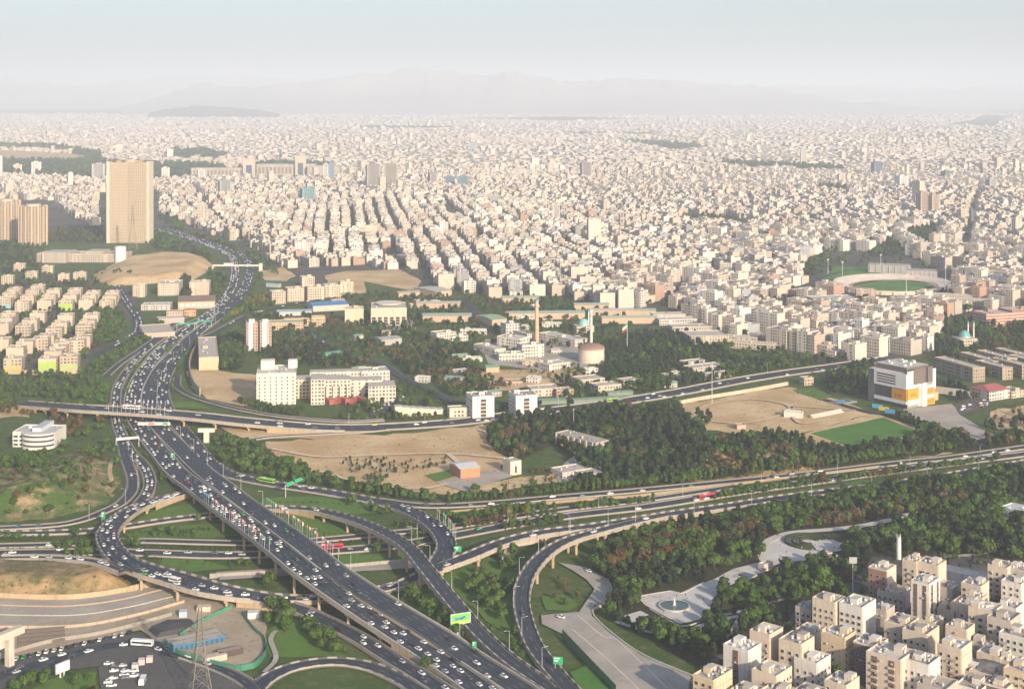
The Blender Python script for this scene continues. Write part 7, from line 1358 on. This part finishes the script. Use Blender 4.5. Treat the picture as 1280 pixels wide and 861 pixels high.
# campus
wood([(480, 440), (545, 425), (600, 440), (598, 470), (615, 492), (570, 498), (545, 482), (505, 465)], {'pine': 4, 'dry': 3, 'round': 2}, 6.5, (6, 9), ZC, .85); wood([(560, 470), (590, 462), (640, 485), (600, 495)], {'dry': 3, 'pine': 1}, 6, (5, 7), ZC, .6)
wood([(745, 435), (800, 418), (870, 420), (905, 442), (1000, 458), (1000, 470), (925, 474), (850, 488), (780, 496), (755, 488), (760, 460)], {'pine': 6, 'round': 2}, 7, (7, 10), ZC, .85); wood([(300, 420), (310, 395), (400, 395), (480, 410), (480, 450), (430, 462), (330, 455), (300, 450)], {'pine': 3, 'round': 2, 'dry': 1.5}, 8.5, (6, 9), ZC, .62)
wood([(430, 370), (520, 366), (700, 375), (790, 400), (790, 430), (700, 440), (600, 440), (480, 425), (440, 400)], {'pine': 3, 'round': 3, 'dry': .8}, 9, (5, 9), ZC, .6); wood([(270, 425), (300, 420), (302, 465), (275, 465)], {'pine': 3, 'round': 2}, 5.5, (7, 10), ZC, .9); wood([(330, 430), (430, 437), (455, 452), (450, 460), (340, 450)], {'pine': 3, 'cypress': 1}, 6, (6, 9), ZC, .9)
wood([(440, 475), (520, 480), (560, 505), (470, 525), (430, 515)], {'round': 3, 'pine': 2}, 8, (5, 8), ZC, .5); wood([(690, 470), (760, 460), (770, 500), (700, 505)], {'pine': 3, 'round': 2}, 8, (5, 9), ZC, .55); wood([(625, 460), (730, 455), (745, 472), (640, 478)], {'dry': 2, 'round': 2, 'shrub': 2}, 9, (4, 6), ZC, .5)
row([(300, 511), (365, 522), (430, 528), (500, 525), (580, 519), (640, 512)], {'round': 3, 'pine': 2, 'shrub': 2}, 5, (5, 7.5), ZC, rows=2); row([(300, 505), (340, 512), (380, 514)], {'round': 3}, 5, (5, 7), ZC, rows=2); row([(650, 520), (720, 509), (800, 498), (900, 480), (1000, 465)], {'round': 2, 'pine': 2, 'shrub': 1}, 6, (5, 8), ZC, rows=2, gap=.15); row([(660, 508), (760, 495), (860, 478), (960, 462)], {'round': 3, 'pine': 2}, 6, (5, 8), ZC, rows=2, gap=.1)
# left hillside
row([(-20, 503), (40, 507), (100, 514)], {'round': 3, 'pine': 2}, 4.5, (8, 11), ZH, rows=2, m=.3); row([(-20, 509), (40, 513), (104, 521)], {'round': 3, 'autumn': 1, 'pine': 1}, 4.5, (8, 11), ZH, rows=3, m=.3)
wood([(-20, 470), (60, 468), (130, 475), (136, 505), (60, 500), (-20, 496)], {'round': 4, 'pine': 1, 'shrub': 2, 'poplar': 1}, 7, (5, 8), ZH, .8); wood([(100, 470), (140, 440), (200, 402), (215, 412), (160, 440), (140, 470)], {'round': 4, 'poplar': 1}, 6, (5, 8), ZH, .85)
wood([(60, 515), (140, 522), (148, 560), (150, 605), (130, 632), (60, 645), (-20, 648), (-20, 590), (60, 575), (75, 545)], {'round': 3, 'broad': 1, 'shrub': 5, 'autumn': .5, 'dry': .8}, 7.5, (4.5, 8.5), ZH, .72, clump=.12); wood([(60, 512), (105, 518), (100, 540), (80, 560), (66, 540)], {'autumn': 4, 'round': 1}, 6, (6, 9), ZH, .9); wood([(-20, 505), (60, 510), (60, 520), (-20, 522)], {'autumn': 2, 'round': 3}, 7, (5, 8), ZH, .8)
wood([(-20, 575), (60, 565), (60, 590), (-20, 605)], {'round': 4, 'shrub': 2}, 6, (5, 8), ZH, .85); wood([(-20, 708), (140, 712), (164, 732), (125, 742), (-20, 745)], {'shrub': 6, 'dry': 1}, 4, (3, 5.5), ZI, .4)
# interchange
wood([(272, 545), (330, 560), (400, 598), (470, 616), (478, 622), (440, 616), (340, 600), (275, 585), (262, 560)], {'round': 4, 'broad': 3, 'shrub': 1}, 6.2, (6, 9), ZI, .92); wood([(225, 515), (262, 530), (270, 560), (250, 560), (232, 540)], {'round': 3, 'shrub': 2}, 6.5, (5, 8), ZI, .8); row([(440, 610), (490, 622), (540, 628)], {'round': 1, 'broad': 1}, 5, (6, 9), ZI, rows=2)
row([(-20, 674), (60, 672), (125, 672)], {'shrub': 2, 'round': 2}, 4, (3, 5), ZI, rows=3); row([(150, 672), (230, 671), (320, 674), (420, 668), (500, 660)], {'shrub': 3, 'round': 1}, 4, (3.5, 5), ZI, rows=2); row([(85, 697), (130, 697), (140, 700)], {'round': 4}, 4, (6, 8), ZI, rows=2); row([(20, 705), (100, 709), (130, 716)], {'shrub': 3}, 3.5, (5, 7), ZI, rows=2)
row([(180, 702), (260, 706), (320, 708)], {'shrub': 3, 'round': 1}, 5, (3, 6), ZI, rows=2, gap=.3); wood([(195, 575), (225, 600), (240, 622), (205, 615), (195, 600)], {'round': 2, 'shrub': 3}, 6, (4, 7), ZI, .8); wood([(200, 640), (250, 630), (290, 655), (230, 670)], {'round': 1, 'shrub': 2}, 13, (4, 6), ZI, .6); wood([(430, 630), (450, 628), (520, 660), (510, 668), (480, 655)], {'broad': 2, 'poplar': 1}, 9, (6, 10), ZI, .6)
wood([(500, 735), (520, 728), (560, 775), (590, 800), (560, 800), (520, 770)], {'round': 3, 'poplar': 1.5, 'broad': 2}, 6.5, (6, 9), ZI, .75); wood([(575, 730), (600, 715), (640, 725), (648, 760), (650, 790), (600, 760)], {'broad': 3, 'dry': 1, 'round': 2}, 6, (6, 10), ZI, .7); wood([(612, 690), (650, 690), (652, 715), (615, 715)], {'round': 3, 'poplar': 1, 'broad': 1}, 6.5, (6, 9), ZI, .7); wood([(600, 790), (650, 795), (690, 835), (680, 840), (640, 820)], {'shrub': 2, 'round': 2}, 5.5, (4, 6.5), ZI, .8)
wood([(320, 775), (345, 762), (400, 790), (440, 815), (470, 838), (430, 835), (400, 812), (370, 790), (345, 800)], {'round': 3, 'broad': 3}, 6.5, (6, 9), ZI, .8); row([(410, 770), (460, 792), (520, 830), (560, 855)], {'shrub': 3, 'round': 2}, 4, (4, 6.5), ZI, rows=2); row([(335, 735), (345, 733), (375, 732)], {'poplar': 2, 'round': 1}, 5, (7, 9), ZI, rows=2); wood([(205, 855), (240, 840), (300, 870), (250, 900), (200, 880)], {'broad': 2, 'autumn': 1, 'round': 2}, 7, (7, 10), ZI, .85); wood([(20, 868), (60, 845), (120, 838), (124, 880), (40, 890)], {'round': 3, 'autumn': 1}, 8, (5, 8), ZI, .35); row([(20, 865), (50, 850), (70, 843)], {'round': 2, 'pine': 1}, 4, (5, 7), ZI, rows=2)
wood([(668, 720), (700, 715), (735, 735), (725, 762), (705, 764), (690, 745)], {'dry': 2, 'round': 2, 'shrub': 2}, 7, (4, 6), ZI, .5); wood([(455, 598), (480, 605), (500, 620), (470, 612)], {'round': 1}, 6, (5, 8), ZI, .8)
for a in ([(150, 686), (240, 687), (330, 687), (420, 681), (500, 674), (560, 666)], [(-20, 688), (60, 687), (130, 684)], [(-20, 676), (60, 675), (120, 671)], [(160, 668), (240, 664), (300, 660)], [(-20, 704), (60, 703), (120, 705)]): row(a, {'shrub': 5, 'round': 2}, 3.2, (5, 7.5), ZI, rows=2, m=.3)
row([(350, 628), (420, 630), (470, 640)], {'shrub': 1}, 5, (4, 6), ZI, m=.3)
# expressway rows on the right
row([(560, 630), (640, 627), (720, 618), (800, 611), (900, 600), (1000, 588), (1100, 575), (1200, 562)], {'round': 3, 'poplar': 2, 'autumn': .9, 'pine': 1.5}, 4.2, (6, 9), ZR, rows=3, gap=.1); row([(560, 648), (650, 640), (750, 630), (850, 620), (950, 609), (1050, 597), (1180, 580)], {'shrub': 3, 'round': 1}, 3.6, (4, 6), ZR, rows=2); row([(540, 668), (640, 652), (750, 641), (850, 630), (950, 617), (1050, 603), (1200, 583), (1290, 570)], {'round': 4, 'poplar': 1, 'gold': .3, 'autumn': .3}, 4.4, (5.5, 8.5), ZR, rows=3, gap=.12)
row([(880, 598), (960, 590), (1010, 584), (1060, 580)], {'poplar': 2, 'gold': 2}, 4.5, (6, 8.5), ZR, rows=1); row([(570, 655), (600, 650), (660, 640)], {'autumn': 2, 'round': 1}, 4.2, (6, 8), ZR, rows=2); row([(470, 693), (540, 680), (620, 665), (700, 655)], {'round': 3}, 4.6, (5, 7), ZR, rows=2)
wood([(1000, 632), (1100, 612), (1290, 584), (1290, 600), (1100, 632), (1010, 642)], {'round': 3, 'broad': 2, 'poplar': .6}, 6, (6, 9), ZR, .9); wood([(560, 600), (700, 604), (780, 606), (700, 616), (580, 625)], {'round': 3, 'shrub': 2}, 6, (4, 7), ZR, .5)
# medians
for a in ([(168, 500), (176, 480), (190, 458), (207, 442), (225, 425), (243, 411)], [(194, 500), (198, 478), (208, 460), (224, 442)], [(155, 500), (160, 480), (172, 460), (190, 443), (212, 425)]): row(a, {'shrub': 4, 'round': 2}, 3.6, (4, 6.5), ZM, rows=2, m=.2)
row([(252, 402), (268, 389), (280, 376), (292, 360), (300, 340), (299, 326)], {'shrub': 3, 'round': 1}, 3.6, (4, 6), ZM, m=.1); row([(288, 395), (306, 380), (318, 362), (326, 345)], {'shrub': 2, 'round': 2}, 4, (4, 6.5), ZM, rows=2); wood([(270, 410), (300, 393), (345, 382), (340, 370), (315, 375), (290, 392)], {'gold': 2.5, 'round': 2, 'broad': 1}, 5.5, (6, 9), ZM, .95)
row([(155, 530), (175, 560), (195, 585), (205, 605)], {'shrub': 3, 'round': 1}, 4, (4, 6), ZM, m=.3); row([(185, 530), (210, 556), (235, 582)], {'shrub': 3, 'round': 1}, 4, (4, 6), ZM, m=.1); row([(490, 772), (520, 792), (556, 818), (600, 850)], {'shrub': 3, 'round': 1}, 3.4, (5, 7), ZM, m=-.6, rows=1); row([(565, 782), (600, 806), (640, 832)], {'shrub': 2, 'round': 1}, 4, (4, 6), ZM, m=.3)
along('A1', 3.5, 4, {'shrub': 2, 'round': 2}, (4.5, 7), ZM, .12, .22, m=1); along('A2', -3.5, 4, {'shrub': 2, 'round': 2}, (4.5, 7), ZM, .12, .2, m=1); along('R3', 3, 4, {'round': 2, 'shrub': 2}, (4, 6.5), ZM, .05, .35, m=.8); along('Hh', 3, 4, {'shrub': 2, 'round': 1}, (4, 6), ZM, .3, 1, m=.8)
wood([(225, 290), (275, 300), (330, 330), (350, 345), (330, 338), (310, 320), (270, 305)], {'round': 4, 'pine': 1}, 8, (7, 11), ZM, .85); wood([(196, 290), (230, 303), (262, 318), (270, 330), (262, 326), (235, 316), (200, 312), (180, 305)], {'round': 3, 'pine': 2}, 8, (7, 11), ZM, .8); wood([(262, 340), (285, 345), (282, 370), (265, 375)], {'round': 3, 'pine': 1}, 7, (6, 9), ZM, .8); wood([(195, 270), (215, 268), (235, 285), (225, 295)], {'round': 3, 'pine': 2}, 10, (8, 12), ZM, .8)
# staggered flats and towers at the left
wood([(-20, 345), (60, 345), (140, 358), (150, 380), (140, 420), (110, 450), (-20, 462)], {'round': 3, 'pine': 1.5, 'autumn': .4}, 9.5, (5.5, 8.5), ZL, .72, m=1); wood([(110, 395), (145, 385), (160, 410), (140, 430), (115, 430)], {'round': 3, 'broad': 2}, 7, (6, 9), ZL, .9); wood([(-20, 320), (40, 318), (50, 345), (-20, 350)], {'round': 2, 'pine': 3}, 10, (7, 10), ZL, .8); wood([(60, 290), (130, 286), (130, 303), (60, 305)], {'round': 3, 'autumn': 1.5, 'pine': 2}, 12, (8, 12), ZL, .85); wood([(50, 345), (120, 335), (170, 350), (100, 352)], {'round': 2, 'shrub': 2}, 11, (5, 8), ZL, .5); wood([(0, 303), (60, 305), (55, 312), (0, 316)], {'round': 1, 'pine': 1}, 10, (7, 10), ZL, .8)
wood([(225, 350), (237, 350), (238, 378), (226, 372)], {'pine': 3}, 6, (8, 11), ZL, .9)
# city edges, stadium, near flats
wood([(1000, 335), (1030, 318), (1040, 324), (1022, 340), (1012, 346), (1005, 348)], {'round': 3, 'pine': 3}, 8, (8, 12), ZS, .85); wood([(1082, 322), (1110, 302), (1135, 307), (1125, 322)], {'round': 3, 'pine': 2}, 9, (8, 12), ZS, .85); wood([(1050, 374), (1075, 371), (1160, 380), (1200, 345), (1230, 380), (1180, 400), (1120, 392), (1060, 380)], {'round': 2, 'pine': 3, 'cypress': 1}, 9, (7, 11), ZS, .6); wood([(960, 440), (1060, 452), (1090, 470), (1000, 462)], {'round': 2, 'pine': 2}, 8, (6, 9), ZS, .6); wood([(905, 428), (960, 436), (1000, 446), (960, 450), (900, 440)], {'pine': 2, 'round': 2}, 8, (6, 9), ZS, .6)
wood([(878, 836), (925, 806), (990, 780), (1045, 748), (1075, 724), (1095, 700), (1180, 695), (1280, 709), (1280, 860), (880, 860)], {'round': 3, 'broad': 1, 'cypress': .5}, 7.5, (4.5, 7), ZB, .4, m=1.2)
wood([(660, 350), (760, 362), (820, 378), (820, 384), (700, 372)], {'round': 2, 'pine': 1}, 14, (6, 9), ZS, .5)
for a in AVEN[:5]: row(a, {'round': 2, 'pine': 2}, 18, (6, 9), ZS, jit=5, rows=1, gap=.35, m=1)
for a in FARPARK:
    q = np.array(W2(a)); d = q[:, 1].mean()
    if d < 9000: wood(a, {'round': 2, 'pine': 3}, max(14, d / 260), (d / 330, d / 210) if d > 3500 else (9, 14), 'far', .85)
# street trees scattered through the nearer city
xs = rng.uniform(-1100, 1300, 6500); ys = rng.uniform(1300, 4300, 6500); px_, py_ = proj(xs, ys); k_ = (np.abs(px_ - 640) < 660) & (py_ < np.interp(px_, [p[0] for p in LOWER], [p[1] for p in LOWER])) & (vnoise(xs, ys, 260, 77) > .45); plant(xs[k_], ys[k_], {'round': 2, 'pine': 2}, (7, 12), ZS, 1)

def lay_trees():
    n = len(TREES); app = np.array([t[3] / t[1] for t in TREES]); pxs = np.array([proj(t[0], t[1]) for t in TREES]); vis = (pxs[:, 0] > -6) & (pxs[:, 0] < 1286) & (pxs[:, 1] < 868)
    app = np.where(vis & np.array([t[4] != 'shrub' for t in TREES]), app, 0); single = set(np.argsort(-app)[:290].tolist())
    WORDS = {'round': 'green rounded tree', 'broad': 'broad green tree', 'pine': 'dark pine tree', 'poplar': 'slim green poplar', 'autumn': 'brown autumn tree', 'gold': 'golden slim tree', 'dry': 'dry brownish tree', 'cypress': 'narrow dark cypress'}
    NAME = {'round': 'round_tree', 'broad': 'broad_tree', 'pine': 'pine_tree', 'poplar': 'poplar_tree', 'autumn': 'autumn_tree', 'gold': 'golden_tree', 'dry': 'dry_tree', 'cypress': 'cypress_tree'}
    V, S, Rt, I = [], [], [], []
    for i, (x, y, z, s, k, v, r, zone) in enumerate(TREES):
        if i in single:
            px, py = proj(x, y); sz = 'tall' if s > 9 else 'small' if s < 6.5 else 'middling'
            root = empty(NAME[k], x, y, z, r, f'{sz} {WORDS[k]} {rel(px, py)}', 'tree', 'trees ' + zone); root.scale = (s, s, s); tm, cm = PROTO[(k, v)]; link('trunk', tm, root); link('crown', cm, root)
        else: V.append((x, y, z - .05)); S.append(s); Rt.append(r); I.append(PIDX[(k, v)])
    me = bpy.data.meshes.new('trees'); me.from_pydata(V, [], [])
    for nm, typ, dat in (('tsize', 'FLOAT', S), ('trot', 'FLOAT', Rt), ('tidx', 'INT', I)): a = me.attributes.new(nm, typ, 'POINT'); a.data.foreach_set('value', np.array(dat, np.int32 if typ == 'INT' else np.float32))
    o = tag(link('woodland', me), 'massed trees and shrubs of the woods, verges and parks', 'trees', kind='stuff')
    g = bpy.data.node_groups.new('scatter_trees', 'GeometryNodeTree'); g.interface.new_socket('Geometry', in_out='INPUT', socket_type='NodeSocketGeometry'); g.interface.new_socket('Geometry', in_out='OUTPUT', socket_type='NodeSocketGeometry')
    gi, go = g.nodes.new('NodeGroupInput'), g.nodes.new('NodeGroupOutput'); ip = g.nodes.new('GeometryNodeInstanceOnPoints'); ci = g.nodes.new('GeometryNodeCollectionInfo'); ci.inputs[0].default_value = pcol; ci.inputs['Separate Children'].default_value = True; ci.inputs['Reset Children'].default_value = True
    def at(nm, typ): q = g.nodes.new('GeometryNodeInputNamedAttribute'); q.data_type = typ; q.inputs[0].default_value = nm; return q.outputs[0]
    cx = g.nodes.new('ShaderNodeCombineXYZ'); g.links.new(at('trot', 'FLOAT'), cx.inputs[2]); ip.inputs['Pick Instance'].default_value = True
    for a, b in ((gi.outputs[0], ip.inputs['Points']), (ci.outputs[0], ip.inputs['Instance']), (at('tidx', 'INT'), ip.inputs['Instance Index']), (cx.outputs[0], ip.inputs['Rotation']), (at('tsize', 'FLOAT'), ip.inputs['Scale']), (ip.outputs[0], go.inputs[0])): g.links.new(a, b)
    md = o.modifiers.new('scatter', 'NODES'); md.node_group = g; print('trees', n)
lay_trees()
# ---------------------------------------------------------------- haze
def haze():
    m = bpy.data.materials.new('haze'); m.use_nodes = True; t = m.node_tree; t.nodes.clear()
    o = t.nodes.new('ShaderNodeOutputMaterial'); v = t.nodes.new('ShaderNodeVolumePrincipled')
    v.inputs['Color'].default_value = (0.85, 0.925, 1.0, 1); v.inputs['Density'].default_value = HAZE_D; v.inputs['Anisotropy'].default_value = 0.0
    t.links.new(v.outputs[0], o.inputs['Volume'])
    mb = MB(); mb.prism([(-61000, -3500), (61000, -3500), (61000, 71000), (-61000, 71000)], -2, 900, (1, 1, 1), bottom=True)
    me = np_mesh('haze', np.array([(-61000, -3500, -2), (61000, -3500, -2), (61000, 71000, -2), (-61000, 71000, -2), (-61000, -3500, 900), (61000, -3500, 900), (61000, 71000, 900), (-61000, 71000, 900)]),
                 np.array([[3, 2, 1, 0], [4, 5, 6, 7], [0, 1, 5, 4], [1, 2, 6, 5], [2, 3, 7, 6], [3, 0, 4, 7]]), mat=m)
    tag(link('haze', me), kind='stuff')
HAZE_D = 9.0e-5
haze()

# ---------------------------------------------------------------- alike labels told apart by their order from the left
def order_labels():
    by = {}
    for o in col.objects:
        if o.parent is None and 'label' in o and o.location.y > 100: by.setdefault(o['label'], []).append(o)
    ordn = ['', 'second', 'third', 'fourth', 'fifth', 'sixth', 'seventh', 'eighth', 'ninth', 'tenth', 'eleventh', 'twelfth', 'thirteenth', 'fourteenth', 'fifteenth', 'sixteenth', 'seventeenth', 'eighteenth', 'nineteenth', 'twentieth']
    for lb, obs in by.items():
        n = len(obs)
        if 1 < n <= 40:
            obs.sort(key=lambda o: proj(*o.location)[0])
            for k, o in enumerate(obs):
                w_ = 'leftmost' if k == 0 else 'rightmost' if k == n - 1 else 'middle one' if n == 3 else f'{ordn[k]} from left' if k < (n + 1) // 2 else f'{ordn[n - 1 - k]} from right'
                if len((lb + ' ' + w_).split()) <= 16: o['label'] = lb + ', ' + w_
order_labels()
